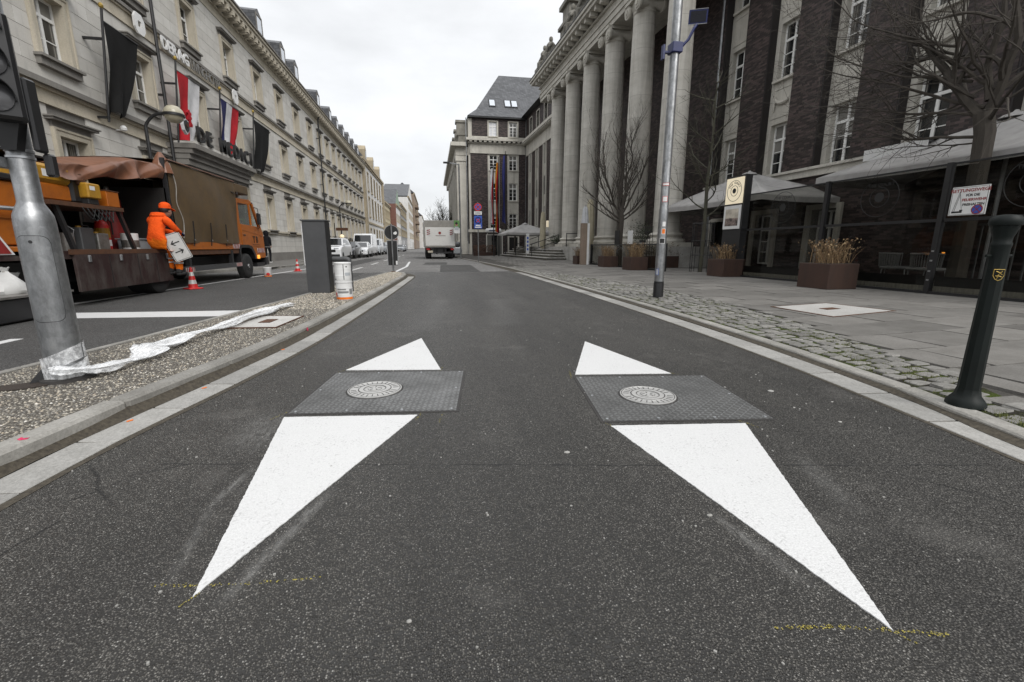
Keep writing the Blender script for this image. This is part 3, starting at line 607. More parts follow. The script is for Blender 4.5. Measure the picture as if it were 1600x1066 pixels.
for c in slabs:
    dz = rnd.uniform(-.0025,.0025)
    if id(c) in inset: ob('paving_slab', slab_u, pav, (c[2], c[3], pz(c[2], c[3])-.03+dz), rot=(rnd.uniform(-.004,.004), rnd.uniform(-.003,.003)-(.017 if c[2] < lerp_line(KRs, c[3])+3.3 else 0), AB), sc=(SW-.013, SD-.013, .06))
    else:
        t = MB().cb((c[2], c[3], pz(c[2], c[3])-.03+dz), (SW-.014, SD-.014, .06), AB); restm.add(t.v, t.f)
# cut pieces along the cobbles
for j in range(-2, 34):
    s = .2+j*SD; p = bl(-9, s+SD/2); y = p[1]; x0 = lerp_line(CIs, y)+.03; xs = [c[2]-SW/2 for c in slabs if abs(c[3]-y) < SD*.55]
    if not xs: continue
    x1 = min(xs)-.006
    if x1-x0 > .05: t = MB().cb(((x0+x1)/2, y, pz((x0+x1)/2, y)-.03), (x1-x0, SD-.013, .06), 0); restm.add(t.v, t.f)
mk('paving_rest', restm, M['slab_far'], pav, kind='stuff')
# access covers: a concrete lid in a steel frame
def cover(pts, label, z):
    P = [Vector((x, y, z if z is not None else pz(x, y)+.003)) for x, y in pts]; z = sum(p.z for p in P)/4; c = sum(P, Vector())/4; t = top('access_cover', label, 'access cover', (c.x, c.y, 0))
    L = lambda f, dz=0: [tuple((c+(p-c)*f-Vector((c.x, c.y, 0)))+Vector((0,0,dz))) for p in P]
    o, i = L(1.0), L(.94); mb = MB(); mb.add(L(1.0,.004)+L(.945,.004)+L(1.0,-.08), [(0,1,5,4),(1,2,6,5),(2,3,7,6),(3,0,4,7),(0,8,9,1),(1,9,10,2),(2,10,11,3),(3,11,8,0)]); mk('frame', mb, M['rust'], t)
    mb = MB().prism(L(.935,-.05), (0,0,.053)); mk('lid', mb, M['cover_concrete'], t)
    e = (P[1]-P[0]).normalized(); f = (P[3]-P[0]).normalized(); q = Vector((0,0,z+.006)); mb = MB().prism([tuple(q+e*a+f*b) for a, b in ((-.13,-.07),(.13,-.07),(.13,.07),(-.13,.07))], (0,0,.003)); mk('handle_recess', mb, M['rust'], t)
cover([(5.2,6.1),(6.33,6.23),(6.5,5.22),(5.25,5.01)], 'pale concrete access cover in a rusty frame set in the right pavement slabs', None)
cover([(-2.34,5.43),(-2.28,6.34),(-1.73,6.24),(-1.80,5.37)], 'pale concrete access cover in a rusty frame in the gravel island', .094)
# ---- left pavement before the hotel
LK = [(-8.45,-6),(-8.45,19.5),(-8.0,20.6),(-7.1,21.6),(-6.95,22.6),(-6.95,27),(-7.3,28.4),(-8.2,29.6),(-8.45,30.6),(-8.45,160)]
mb = MB(); mb.add([(x, y, .1) for x, y in LK]+[(-11, y, .1) for x, y in LK], [(i, i+1, len(LK)+i+1, len(LK)+i) for i in range(len(LK)-1)]); lp = struct('hotel_pavement', mb, M['slab_far'])
stones('kerb_stone', LK, 1.2, 0, -.13, -.1, .104, M['kerb'], lp, .01, .006, 80)
# ---- the two chequer plates
def plate(pts, lid, label):
    c = Vector((sum(p[0] for p in pts)/4, sum(p[1] for p in pts)/4, 0)); e = Vector((pts[1][0]-pts[0][0], pts[1][1]-pts[0][1], 0)); an = math.atan2(e.y, e.x)
    W, D = 1.015, .885; t = top('metal_cover_plate', label, 'cover plate', (c.x, c.y, 0), an, 'chequer plates in the lane')
    mk('plate', MB().box(-W/2, W/2, -D/2, D/2, -.02, .006), M['chequer_plate'], t)
    mb = MB()
    for a, b, q, r in ((-W/2-.018,W/2+.018,-D/2-.018,-D/2),(-W/2-.018,W/2+.018,D/2,D/2+.018),(-W/2-.018,-W/2,-D/2,D/2),(W/2,W/2+.018,-D/2,D/2)): mb.box(a, b, q, r, -.02, .0032)
    mk('frame', mb, M['iron_dark'], t)
    for x in (-W/2+.03, -W/6, W/6, W/2-.03):
        for y in (-D/2+.025, D/2-.025): mk('bolt', MB().lathe([(.009,.006),(.009,.0095),(.006,.011)], (x, y, 0), 8), M['steel'], t)
    for x in (-W/2+.03, W/2-.03): mk('bolt', MB().lathe([(.009,.006),(.009,.0095),(.006,.011)], (x, 0, 0), 8), M['steel'], t)
    l = Vector((lid[0]-c.x, lid[1]-c.y, 0)); l.rotate(Euler((0,0,-an))); r = .185
    o = mk('lid', MB().lathe([(r,.006),(r,.013),(r-.006,.0145),(r*.93,.0145),(r*.92,.012),(r*.62,.012),(r*.60,.016),(r*.42,.016),(r*.40,.012),(r*.26,.012),(r*.25,.017),(.001,.017)], (l.x, l.y, 0), 40), M['cast_iron'], t)
    mk('lid_ring', MB().lathe([(r+.012,.0062),(r+.012,.0072),(r+.001,.0072)], (l.x, l.y, 0), 40, cap=False), M['iron_dark'], t)
    mb = MB()
    for k in range(26):
        if k in (0, 13): continue
        a = 2*math.pi*k/26; q = MB().cb((0,0,.0150), (r*.2, .0042, .002), 0); ca, sa = math.cos(a), math.sin(a)
        mb.add([(l.x+(x+r*.78)*ca-y*sa, l.y+(x+r*.78)*sa+y*ca, z-.002) for x, y, z in q.v], q.f)
    for k in range(5):
        a = 2*math.pi*k/5+.3; mb.cb((l.x+.03*math.cos(a), l.y+.03*math.sin(a), .0176), (.022,.006,.0014), a)
    for q_, w_ in ((.945,.0022),(.60,.0028),(.41,.0022),(.25,.0018)): mk('lid_groove', MB().lathe([(r*q_-w_,.0166),(r*q_,.0172),(r*q_+w_,.0166)], (l.x, l.y, 0 if q_ < .7 else -.0018), 36, cap=False), M['iron_dark'], o)
    mk('lid_ribs', mb, M['iron_dark'], o, kind='stuff')
plate([(-.79,3.61),(.22,3.49),(.10,2.61),(-.91,2.76)], (-.44,3.12), 'left chequered steel plate with round cast lid set in the lane')
plate([(1.06,3.18),(2.08,3.04),(1.95,2.16),(.94,2.29)], (1.41,2.67), 'right chequered steel plate with round cast lid set in the lane')
# ================================================================ hotel on the left (facade plane x = -10.1, faces +x)
HX = -10.1
hotel = top('hotel_building', 'long pale stone hotel with three rows of windows behind the orange truck', 'building', (HX, 0, 0))
def casement(w, h, mats, style='hotel'):
    """meshes of one window in the plane x=0 facing +x, centred on y, from z=0 to h"""
    fr = MB(); t = .065; d = .05
    fr.box(-.05,0,-w/2,-w/2+t,0,h); fr.box(-.05,0,w/2-t,w/2,0,h); fr.box(-.05,0,-w/2+t,w/2-t,0,t); fr.box(-.05,0,-w/2+t,w/2-t,h-t,h)
    tr = h*.68
    fr.box(-.05,.015,-w/2+t,w/2-t,tr,tr+.085); fr.box(-.048,.010,-.045,.045,t,tr); fr.box(-.048,.010,-.04,.04,tr+.085,h-t)
    for k in (1,) if style == 'hotel' else (1, 2):
        z = t+(tr-t)*(.48 if style == 'hotel' else k/3)
        fr.box(-.046,-.005,-w/2+t,-.045,z-.013,z+.013); fr.box(-.046,-.005,.045,w/2-t,z-.013,z+.013)
    return fr.mesh('window', mats[0]), MB().box(-.035,-.028,-w/2+t*.8,w/2-t*.8,t*.8,h-t*.8).mesh('pane', mats[1])
def surround(w, h, a, depth, hood, sill):
    ar = MB(); ar.box(-depth,.075,-w/2-a,-w/2,0,h+a); ar.box(-depth,.075,w/2,w/2+a,0,h+a); ar.box(-depth,.075,-w/2,w/2,h,h+a)
    ar.box(.075,.10,-w/2-a,-w/2-a+.06,0,h+a); ar.box(.075,.10,w/2+a-.06,w/2+a,0,h+a); ar.box(.075,.10,-w/2-a+.06,w/2+a-.06,h+a-.06,h+a)
    hd = None
    if hood: hd = MB(); hd.box(0,.07,-w/2-a,w/2+a,h+a+.002,h+a+.16); hd.box(0,.22,-w/2-a-.14,w/2+a+.14,h+a+.162,h+a+.22); hd.box(0,.26,-w/2-a-.18,w/2+a+.18,h+a+.222,h+a+.262)
    si = MB(); si.box(-depth,.21,-w/2-a-.06,w/2+a+.06,-.07,-.002); si.box(0,.13,-w/2-a-.01,w/2+a+.01,-.26,-.072)
    return ar.mesh('architrave', M['hotel_trim']), hd.mesh('hood', M['hotel_dark']) if hd else None, si.mesh('sill', M['hotel_dark'])
WIN = {}
rows = [(2.05, 1.95, True), (6.0, 1.62, True), (9.45, 1.66, True)]
ww = 1.02
for i, (z, h, hd) in enumerate(rows): WIN[i] = (casement(ww, h, (M['window_white'], M['window_glass'])), surround(ww, h, .2, .26, hd, True))
ycent = [7.7+3.95*k for k in range(10)]+[45.9+.9+2.95*k for k in range(9)]
ycent = [y for y in ycent if y < 72]
openings = []
def add_window(i, y):
    z, h, hd = rows[i]; (fm, pm), (am, hm, sm) = WIN[i]
    w = ob('window', fm, hotel, (-.2, y, z)); ob('pane', pm, w)
    ob('architrave', am, w, (.2, 0, 0)); ob('sill', sm, w, (.2, 0, 0))
    if hm: ob('hood', hm, w, (.2, 0, 0))
    openings.append((y-ww/2-.2, y+ww/2+.2, z-.26, z+h+.2+.26))
PORTAL = (20.6, 26.6)
for y in ycent:
    for i in range(3):
        if i == 0 and PORTAL[0]-.3 < y < PORTAL[1]+.3: continue
        add_window(i, y)
H0, H1 = 6.2, 73.0
openings.append((PORTAL[0]+.3, PORTAL[1]-.3, 0, 5.0))
# wall core behind the blocks with window recesses: dark room box
core = MB(); ysort = sorted(set(ycent))
core.box(-8,-.30,H0,H1,.1,12.9); mk('wall_core', core, M['interior_dark'], hotel)
core = MB()
def wall_bands(mb, x0, x1, y0, y1, z0, z1, ops):
    """fill y0..y1 x z0..z1 with boxes leaving the openings free"""
    zs = sorted(set([z0, z1]+[min(max(q, z0), z1) for o in ops for q in o[2:4]]))
    for a, b in zip(zs, zs[1:]):
        if b-a < 1e-4: continue
        m = (a+b)/2; cut = sorted((o[0], o[1]) for o in ops if o[2] < m < o[3]); y = y0
        for c, d in cut:
            if c > y: mb.box(x0, x1, y, min(c, y1), a, b)
            y = max(y, d)
        if y < y1: mb.box(x0, x1, y, y1, a, b)
wops = [(y-ww/2-.19, y+ww/2+.19, rows[i][0]-.01, rows[i][0]+rows[i][1]+.19) for y in ycent for i in range(3) if not (i == 0 and PORTAL[0]-.3 < y < PORTAL[1]+.3)]
wall_bands(core, -.30, -.034, H0, H1, .1, 12.8, wops); mk('wall_backing', core, M['hotel_dark'], hotel)
# ashlar blocks
bands = [(1.75, 1.98), (4.75, 5.35), (8.45, 9.05), (12.0, 13.2)]
courses = []
def fillc(z0, z1, n):
    h = (z1-z0)/n
    for k in range(n): courses.append((z0+k*h, z0+(k+1)*h))
fillc(.62, 1.75, 3); fillc(1.98, 4.75, 7); fillc(5.35, 8.45, 8); fillc(9.05, 12.0, 7)
blocks = []
for ci, (z0, z1) in enumerate(courses):
    y = H0-(ci % 2)*.55
    while y < H1:
        y2 = y+1.1; segs = [(max(y, H0), min(y2, H1))]
        for o in openings:
            if o[2] < z1-.02 and o[3] > z0+.02:
                ns = []
                for a, b in segs:
                    if o[1] <= a or o[0] >= b: ns.append((a, b)); continue
                    if o[0] > a+.03: ns.append((a, o[0]))
                    if o[1] < b-.03: ns.append((o[1], b))
                segs = ns
        for a, b in segs:
            if b-a > .04: blocks.append((a, b, z0, z1))
        y = y2
ublk = MB().box(0,1,0,1,0,1).mesh('stone_block', M['hotel_block']); restb = MB()
def seen(b):
    y, z = (b[0]+b[1])/2, (b[2]+b[3])/2
    return y > 12.3+max(0, 0) and (z-1) < (y*.985+1.75)*.49 and not (y < 18.5 and z < 2.6)
order = sorted([b for b in blocks if seen(b)], key=lambda b: b[0]); ins = set(map(id, order[:300]))
for b in blocks:
    j = rnd.uniform(-.003,.003); g = .005
    if id(b) in ins: ob('stone_block', ublk, hotel, (-.034, b[0]+g/2, b[2]+g), sc=(.034+j, b[1]-b[0]-g, b[3]-b[2]-g*2))
    else: restb.box(-.034, j, b[0]+g/2, b[1]-g/2, b[2]+g, b[3]-g)
mk('stone_rest', restb, M['hotel_block_far'], hotel, kind='stuff')
# plinth, string courses, frieze, cornice, modillions
mb = MB(); mb.box(-.3,.12,H0,H1,.1,.62); mk('plinth', mb, M['hotel_dark'], hotel)
mb = MB(); mb.box(-.3,.05,H0,H1,1.75,1.88); mb.box(-.3,.13,H0,H1,1.882,1.98); mk('sill_course', mb, M['hotel_trim'], hotel)
mb = MB()
for z0, z1, p in ((4.752,4.83,.05),(4.832,5.12,.02),(5.122,5.2,.09)): mb.box(-.3,p,H0,H1,z0,z1)
mk('string_course', mb, M['hotel_trim'], hotel); mk('string_cap', MB().box(-.3,.2,H0,H1,5.202,5.35), M['hotel_dark'], hotel)
mb = MB()
for z0, z1, p in ((8.452,8.52,.05),(8.522,8.86,.02),(8.862,8.93,.08)): mb.box(-.3,p,H0,H1,z0,z1)
mk('string_course', mb, M['hotel_trim'], hotel); mk('string_cap', MB().box(-.3,.14,H0,H1,8.932,9.05), M['hotel_dark'], hotel)
mb = MB(); mb.box(-.3,.03,H0,H1,12.002,12.4); mb.box(-.3,.10,H0,H1,12.402,12.5); mb.box(-.3,.55,H0,H1,12.74,12.9); mb.box(-.3,.63,H0,H1,12.902,13.05); mk('cornice', mb, M['hotel_trim'], hotel)
mk('gutter', MB().box(.2,.70,H0,H1,13.052,13.14), M['hotel_dark'], hotel)
mm = MB().box(0,.45,-.13,.13,0,.235); mm.box(0,.38,-.10,.10,-.07,-.001); mm = mm.mesh('modillion', M['hotel_trim'])
y = H0+.3
while y < H1: ob('modillion', mm, hotel, (.1, y, 12.502)); y += .62
# roof and dormers
mb = MB(); mb.prism([(.55,H0,13.141),(-2.6,H0,16.2),(-8,H0,16.8),(-8,H0,13.141)], (0,H1-H0,0)); roof = mk('roof', mb, M['slate'], hotel)
for y in [20.5,27.8,32.6,37.0,40.2,47,52,55.5,59,62.5,66,69.5]:
    mb = MB(); mb.prism([(.15,y-.62,13.4),(.15,y+.62,13.4),(.15,y+.62,14.75),(.15,y,15.1),(.15,y-.62,14.75)], (-2.6,0,.1)); d = mk('dormer', mb, M['slate'], roof)
    mk('pane', MB().box(.152,.17,y-.4,y+.4,13.75,14.6), M['skylight_glass'], d); mk('frame', MB().box(.15,.19,y-.5,y+.5,13.62,13.74).box(.15,.19,y-.5,y-.41,13.74,14.66).box(.15,.19,y+.41,y+.5,13.74,14.66).box(.15,.19,y-.5,y+.5,14.66,14.76), M['hotel_dark'], d)
# downpipes
for y in (20.35, 45.6): 
    d = mk('downpipe', MB().tube([(.28,y,.1),(.28,y,5.0),(.28,y,9.0),(.28,y,12.2),(.5,y,12.7)], .06, 8), M['black_metal'], hotel, smooth=True)
    for z in (2.5,6.6,10.6): mk('bracket', MB().box(0,.3,y-.08,y+.08,z,z+.05), M['black_metal'], d)
# entrance portal with the name in black letters
pt = MB(); pt.box(.0,.6,PORTAL[0]+.25,PORTAL[0]+1.25,.1,4.2); pt.box(.0,.6,PORTAL[1]-1.25,PORTAL[1]-.25,.1,4.2); pt.box(0,.56,PORTAL[0]+1.25,PORTAL[1]-1.25,3.5,4.2); portal = mk('portal', pt, M['hotel_dark'], hotel)
mk('doorway', MB().box(-.3,.25,PORTAL[0]+1.26,PORTAL[1]-1.26,.1,3.49), M['interior_dark'], portal)
cp = MB()
for z0, z1, p in ((4.202,4.42,.7),(4.422,4.62,.78),(4.622,4.80,.9),(4.802,4.98,1.05)): cp.box(0,p,PORTAL[0]-.3*(p-.6),PORTAL[1]+.3*(p-.6),z0,z1)
mk('portal_cornice', cp, M['hotel_dark'], portal); mk('portal_blocking', MB().box(0,.95,PORTAL[0]+.2,PORTAL[1]-.1,4.982,5.12), M['hotel_block'], portal)
letters('DE MEDICI', .84, M['black_print'], portal, (.98, 20.95, 5.13), FX, 5.45, .05, .012)
sh = MB(); P = [(0,.35,.0),(0,.27,-.3),(0,0,-.52),(0,-.27,-.3),(0,-.35,0),(0,-.32,.32),(0,-.12,.36),(0,0,.44),(0,.12,.36),(0,.32,.32)]
sh.prism([(.90, 20.1+p[1]*.62, 5.52+p[2]*.62) for p in P], (.1,0,0)); c = mk('crest', sh, M['flag_white'], hotel); mk('crest_shield', MB().prism([(1.001, 20.1+p[1]*.46, 5.52+p[2]*.46) for p in P], (.03,0,0)), M['black_print'], c)
mk('crest_charge', MB().prism([(1.032, 20.1+p[1]*.16, 5.52+p[2]*.16) for p in P], (.02,0,0)), M['rust'], c)
# house name on the upper string course
letters('DERAG', .60, M['white_sheet'], hotel, (.14, 21.0, 8.50), FX, 1.95, .03, .014); letters('LIVINGHOTEL', .58, M['can_metal'], hotel, (.14, 23.12, 8.50), FX, 2.85, .02, -.004)
for y in (19.6, 27.5):
    mb = MB()
    A = [(-.30,-.16),(-.16,-.34),(.16,-.34),(.30,-.16),(.30,.16),(.16,.34),(-.16,.34),(-.30,.16)]; B = [(-.1,-.1),(-.1,-.1),(.1,-.1),(.1,-.1),(.1,.1),(.1,.1),(-.1,.1),(-.1,.1)]
    vs = [(x, y+a, 8.68+b) for x in (.14,.2) for a, b in A+B]; n = 8
    fs = [(16+i, 16+(i+1)%n, 24+(i+1)%n, 24+i) for i in range(n)]+[(i, 16+i, 16+(i+1)%n, (i+1)%n)[::-1] for i in range(n)]+[(8+i, 24+i, 24+(i+1)%n, 8+(i+1)%n) for i in range(n)]
    mb.add(vs, fs); mk('logo', mb, M['white_sheet'], hotel)
mk('wall_lamp', MB().lathe([(.02,0),(.09,.03),(.10,.1),(.06,.17),(.01,.19)], (.25, 17.6, 4.7), 10).box(0,.22,17.58,17.62,4.72,4.76), M['white_sheet'], hotel)
# ---- flags on the facade: each flag with its pole is a thing
def wall_flag(y, zt, zb, w, stripes, label, narrow=.45, lion=False):
    t = top('wall_flag', label, 'flag', (HX, y, zb-.3), 0, 'flags on the hotel front')
    p = mk('pole', MB().tube([(.30,0,0),(.62,.0,zt-zb+.75)], .035, 8), M['black_metal'], t, smooth=True); mk('finial', MB().lathe([(.02,0),(.06,.04),(.07,.09),(.03,.15)], (.62,0,zt-zb+.75), 8), M['gold'], p)
    mk('bracket', MB().box(0,.34,-.04,.04,.1,.16).box(0,.52,-.04,.04,zt-zb-.1,zt-zb-.04), M['black_metal'], p)
    mk('cross_bar', MB().tube([(.60,0,zt-zb+.42),(.60,w+.05,zt-zb+.42)], .018, 6), M['black_metal'], t)
    x0 = 0; h = zt-zb
    for si, (f0, f1, m) in enumerate(stripes):
        def fn(u, v, f0=f0, f1=f1):
            f = f0+(f1-f0)*u; k = 1-(1-narrow)*v**1.1; a = f*w*k+.03+.06*v
            fold = .085*v*math.sin(f*12+1.6*v+zt)+.045*math.sin(f*6+v*5)*(.3+v)
            return (.58-.24*v+fold+.02, a, .3+h*(1-v)+.07*math.sin(f*9+zb)*v*v+.12*(1-v))
        mk('stripe', MB().grid(fn, 10, 18), M[m], t, smooth=True)
    if lion:   # a red rampant beast as a charge
        pts = [(-.1,.42),(.05,.5),(.12,.36),(.26,.40),(.30,.26),(.16,.22),(.30,.08),(.20,.02),(.12,.12),(.12,-.12),(.28,-.22),(.20,-.36),(.06,-.2),(-.04,-.4),(-.18,-.40),(-.08,-.2),(-.12,0),(-.30,-.06),(-.32,.1),(-.16,.12),(-.14,.24),(-.3,.3),(-.2,.4)]
        mk('charge', MB().prism([(.53, .60+a*.55, h*.50+b*.75) for a, b in pts], (.06,0,0)), M['flag_red'], t)
wall_flag(16.85, 7.5, 5.1, 1.6, [(0,1,'flag_black')], 'black flag on the hotel nearest the traffic light', .42)
wall_flag(20.8, 7.55, 5.15, 1.75, [(0,.48,'flag_red'),(.48,1,'flag_white')], 'red and white flag with a red lion above the entrance', .55, True)
wall_flag(24.5, 7.65, 5.45, 2.0, [(0,.30,'flag_blue'),(.30,.64,'flag_white'),(.64,1,'flag_red')], 'blue white and red striped flag above the entrance', .55)
wall_flag(28.5, 7.75, 5.3, 2.4, [(0,1,'flag_black')], 'black flag on the hotel beyond the entrance letters', .6)
# ---- street lamps before the hotel
def street_lamp(x, y, label):
    t = top('street_lamp', label, 'street lamp', (x, y, .1), 0, 'street lamps on the hotel side')
    mk('pole', MB().tube([(0,0,0),(0,0,.8),(0,0,.82),(0,0,4.55)], [.09,.09,.06,.05], 10), M['black_metal'], t, smooth=True)
    mk('arm', MB().tube(smooth_line([(0,0,4.5),(.04,0,4.68),(.28,0,4.93),(.62,0,5.02)], 4), .045, 8), M['black_metal'], t, smooth=True)
    h = mk('lamp_head', MB().lathe([(.05,.25),(.16,.21),(.25,.11),(.28,.02),(.28,-.03)], (.85,0,5.0), 18), M['lamp_glass'], t, smooth=True); mk('rim', MB().lathe([(.285,.0),(.30,-.02),(.30,-.08),(.27,-.085)], (.85,0,5.0), 18), M['black_metal'], h, smooth=True)
    mk('bowl', MB().lathe([(.265,-.08),(.23,-.17),(.14,-.25),(.01,-.28)], (.85,0,5.0), 18), M['lamp_glass'], h, smooth=True)
street_lamp(-8.75, 16.75, 'black street lamp with a round head arching over the orange truck')
street_lamp(-8.7, 46.5, 'black street lamp with a round head further along by the parked cars')
# wayfinding sign and lit globes by the second lamp
t = top('wayfinding_sign', 'brown and cream direction sign on a post by the parked white car', 'sign', (-8.3, 41.5, .1)); mk('post', MB().tube([(0,0,0),(0,0,2.9)], .04, 8), M['black_metal'], t)
mk('arm', MB().box(-1.3,-.1,-.03,.03,2.30,2.55), M['hotel_trim'], t); mk('arm', MB().box(.1,1.1,-.03,.03,2.25,2.5), M['rust'], t)
for x in (-.75,.55): mk('globe', MB().lathe([(.02,-.2),(.16,-.12),(.2,0),(.16,.12),(.02,.2)], (x,0,1.75), 12), M['warm_lamp'], t, smooth=True)
# ================================================================ houses further down on the left
def house(name, label, x, y0, y1, h, wall, rows_, cols, roofm, roofh, depth=9, win=(1.0,1.9), base=None, shop=False, mans=False, dorm=0, trim='beige_stone', arch=False, gable=False):
    t = top(name, label, 'building', (x, y0, 0)); L = y1-y0
    pw = L/cols; ops = []
    for r, (z, hh) in enumerate(rows_):
        for c in range(cols): yc = (c+.5)*pw; ops.append((yc-win[0]/2, yc+win[0]/2, z, z+hh))
    w = MB(); wall_bands(w, -.25, 0, 0, L, .1, h, ops); w.box(-depth,-.25,0,L,.1,h); wall = mk('wall', w, M[wall], t)
    shared = {}
    for a, b, z0, z1 in ops:
        k = round(z1-z0, 2)
        if k not in shared:
            fr = MB(); W_ = win[0]; q = .07; fr.box(-.16,-.1,-W_/2,-W_/2+q,0,k); fr.box(-.16,-.1,W_/2-q,W_/2,0,k); fr.box(-.16,-.1,-W_/2+q,W_/2-q,0,q); fr.box(-.16,-.1,-W_/2+q,W_/2-q,k-q,k); fr.box(-.15,-.09,-.03,.03,q,k-q)
            su = MB(); su.box(-.1,.08,-W_/2-.16,-W_/2,-.1,k+.16); su.box(-.1,.08,W_/2,W_/2+.16,-.1,k+.16); su.box(-.1,.1,-W_/2-.2,W_/2+.2,k+.001,k+.2); su.box(-.1,.16,-W_/2-.2,W_/2+.2,-.16,-.001)
            shared[k] = (fr.mesh('window', M['window_white']), MB().box(-.19,-.15,-W_/2,W_/2,0,k).mesh('pane', M['window_glass']), su.mesh('surround', M[trim]))
        f, p, s = shared[k]; o = ob('window', f, t, (0,(a+b)/2,z0)); ob('pane', p, o); ob('surround', s, o)
    mk('cornice', MB().box(-.2,.35,-.05,L+.05,h,h+.35).box(-.2,.18,-.02,L+.02,h-.3,h-.002), M[trim], t)
    if base: mk('base_course', MB().box(-.1,.14,0,L,base,base+.28), M[trim], t)
    if gable:
        rf = MB().prism([(0,0,h+.35),(0,L,h+.35),(0,L/2,h+.35+roofh)], (-depth,0,0)); rf = mk('roof', rf, M[roofm], t)
        mk('gable_wall', MB().prism([(.02,.1,h+.36),(.02,L-.1,h+.36),(.02,L/2,h+.2+roofh)], (-.1,0,0)), M['grey_plaster'] if gable == 'grey' else M['green_copper'] if gable == 'green' else M['white_plaster'], t)
    else:
        rf = mk('roof', MB().prism([(.3,0,h+.351),(-1.6 if mans else -depth/2,0,h+.35+roofh),(-depth+1.6 if mans else -depth/2-.1,0,h+.35+roofh),(-depth,0,h+.351)], (0,L,0)), M[roofm], t)
    for i in range(dorm):
        yc = (i+.5)*L/dorm; d = mk('dormer', MB().prism([(.1,yc-.9,h+.36),(.1,yc+.9,h+.36),(.1,yc+.9,h+2.1),(.1,yc,h+2.8),(.1,yc-.9,h+2.1)], (-2.2,0,0)), M[trim], rf); mk('pane', MB().box(.1,.13,yc-.5,yc+.5,h+.8,h+2.0), M['window_glass'], d)
    if shop:
        for c in range(cols//2): yc = (c+.5)*L/(cols//2); mk('shop_window', MB().box(.01,.06,yc-.9,yc+.9,.4,2.8), M['window_glass'], t)
    return t
house('ornate_house', 'ornate sandy stone house with dormers next to the hotel', HX, 73.2, 102, 13.9, 'white_plaster', [(.9,3.0),(5.9,3.0),(10.0,2.7)], 7, 'slate', 2.6, win=(1.3,2), base=4.7, mans=True, dorm=3, trim='beige_stone')
o = [q for q in COL.objects if q.name.startswith('ornate_house')][0]
for yc in (1.0, 27.8): mk('pilaster', MB().box(0,.3,yc-.9,yc+.9,.1,13.9), M['beige_stone'], o)
house('yellow_house', 'small yellow plastered house beyond the ornate stone one', HX+.1, 102.2, 116, 10.3, 'yellow_plaster', [(.8,2.2),(4.3,1.9),(7.3,1.7)], 5, 'slate', 4.0, win=(1.0,1.9), base=3.4)
house('brick_flank_house', 'house with red brick flank and green gable roof far left', HX+1.5, 116.5, 131, 11.0, 'white_plaster', [(4,1.7),(7.2,1.7)], 4, 'slate', 4.2, gable='green', shop=True)
o = [q for q in COL.objects if q.name.startswith('brick_flank_house')][0]; mk('flank', MB().box(-9,.02,-.3,-.02,.1,11.3), M['red_brick'], o)
house('grey_house', 'grey modern house with ribbon windows far down the street', HX+1.6, 131.5, 160, 12.6, 'grey_plaster', [(4,1.7),(7,1.7),(10,1.6)], 9, 'slate', 3.0, win=(2.2,1.7), shop=True)
house('white_gable_house', 'tall white gabled house far down the street', HX+2.4, 160.5, 196, 17.5, 'white_plaster', [(4,1.7),(7.4,1.7),(10.8,1.7),(14,1.7)], 8, 'slate', 6.0, gable='white', shop=True)
house('brown_house', 'tall brown house with balconies at the end of the street', HX+3.2, 196.5, 250, 22.5, 'brown_plaster', [(4,1.8),(7.4,1.8),(10.8,1.8),(14.2,1.8),(17.6,1.8)], 10, 'slate', 4.0)
o = [q for q in COL.objects if q.name.startswith('brown_house')][0]
for z in (7.2,10.6,14,17.4): mk('balcony', MB().box(0,1.4,4,18,z,z+1.0), M['brown_plaster'], o)
house('pale_end_house', 'pale house closing the view beside the delivery truck', HX+5, 251, 330, 17, 'white_plaster', [(4,2),(8,2),(12,2)], 9, 'slate', 4.0)
# ================================================================ columned brick building on the right (own frame: lx = to the right, s = along)
bank = top('columned_brick_building', 'dark brick building with giant stone columns along the right side', 'building', (14, 0, 0), AB)
def bwin(w, h): return casement(w, h, (M['window_white'], M['window_glass']), 'bank')
RB = [(3.75,1.88),(7.22,1.95),(10.7,1.95)]
bay = [3.1,5.72,8.34,10.96,13.58,16.22,18.86]
bw = .95; BW = {h: bwin(bw, h) for _, h in RB}
def turn(me):   # window meshes face +x; here they must face -x
    m = me.copy(); m.transform(Matrix.Rotation(math.pi, 4, 'Z')); return m
BW = {h: (turn(a), turn(b)) for h, (a, b) in BW.items()}
BT = 14.0
gfd = [(13.58-.5,13.58+.5),(16.22-.5,16.22+.5)]
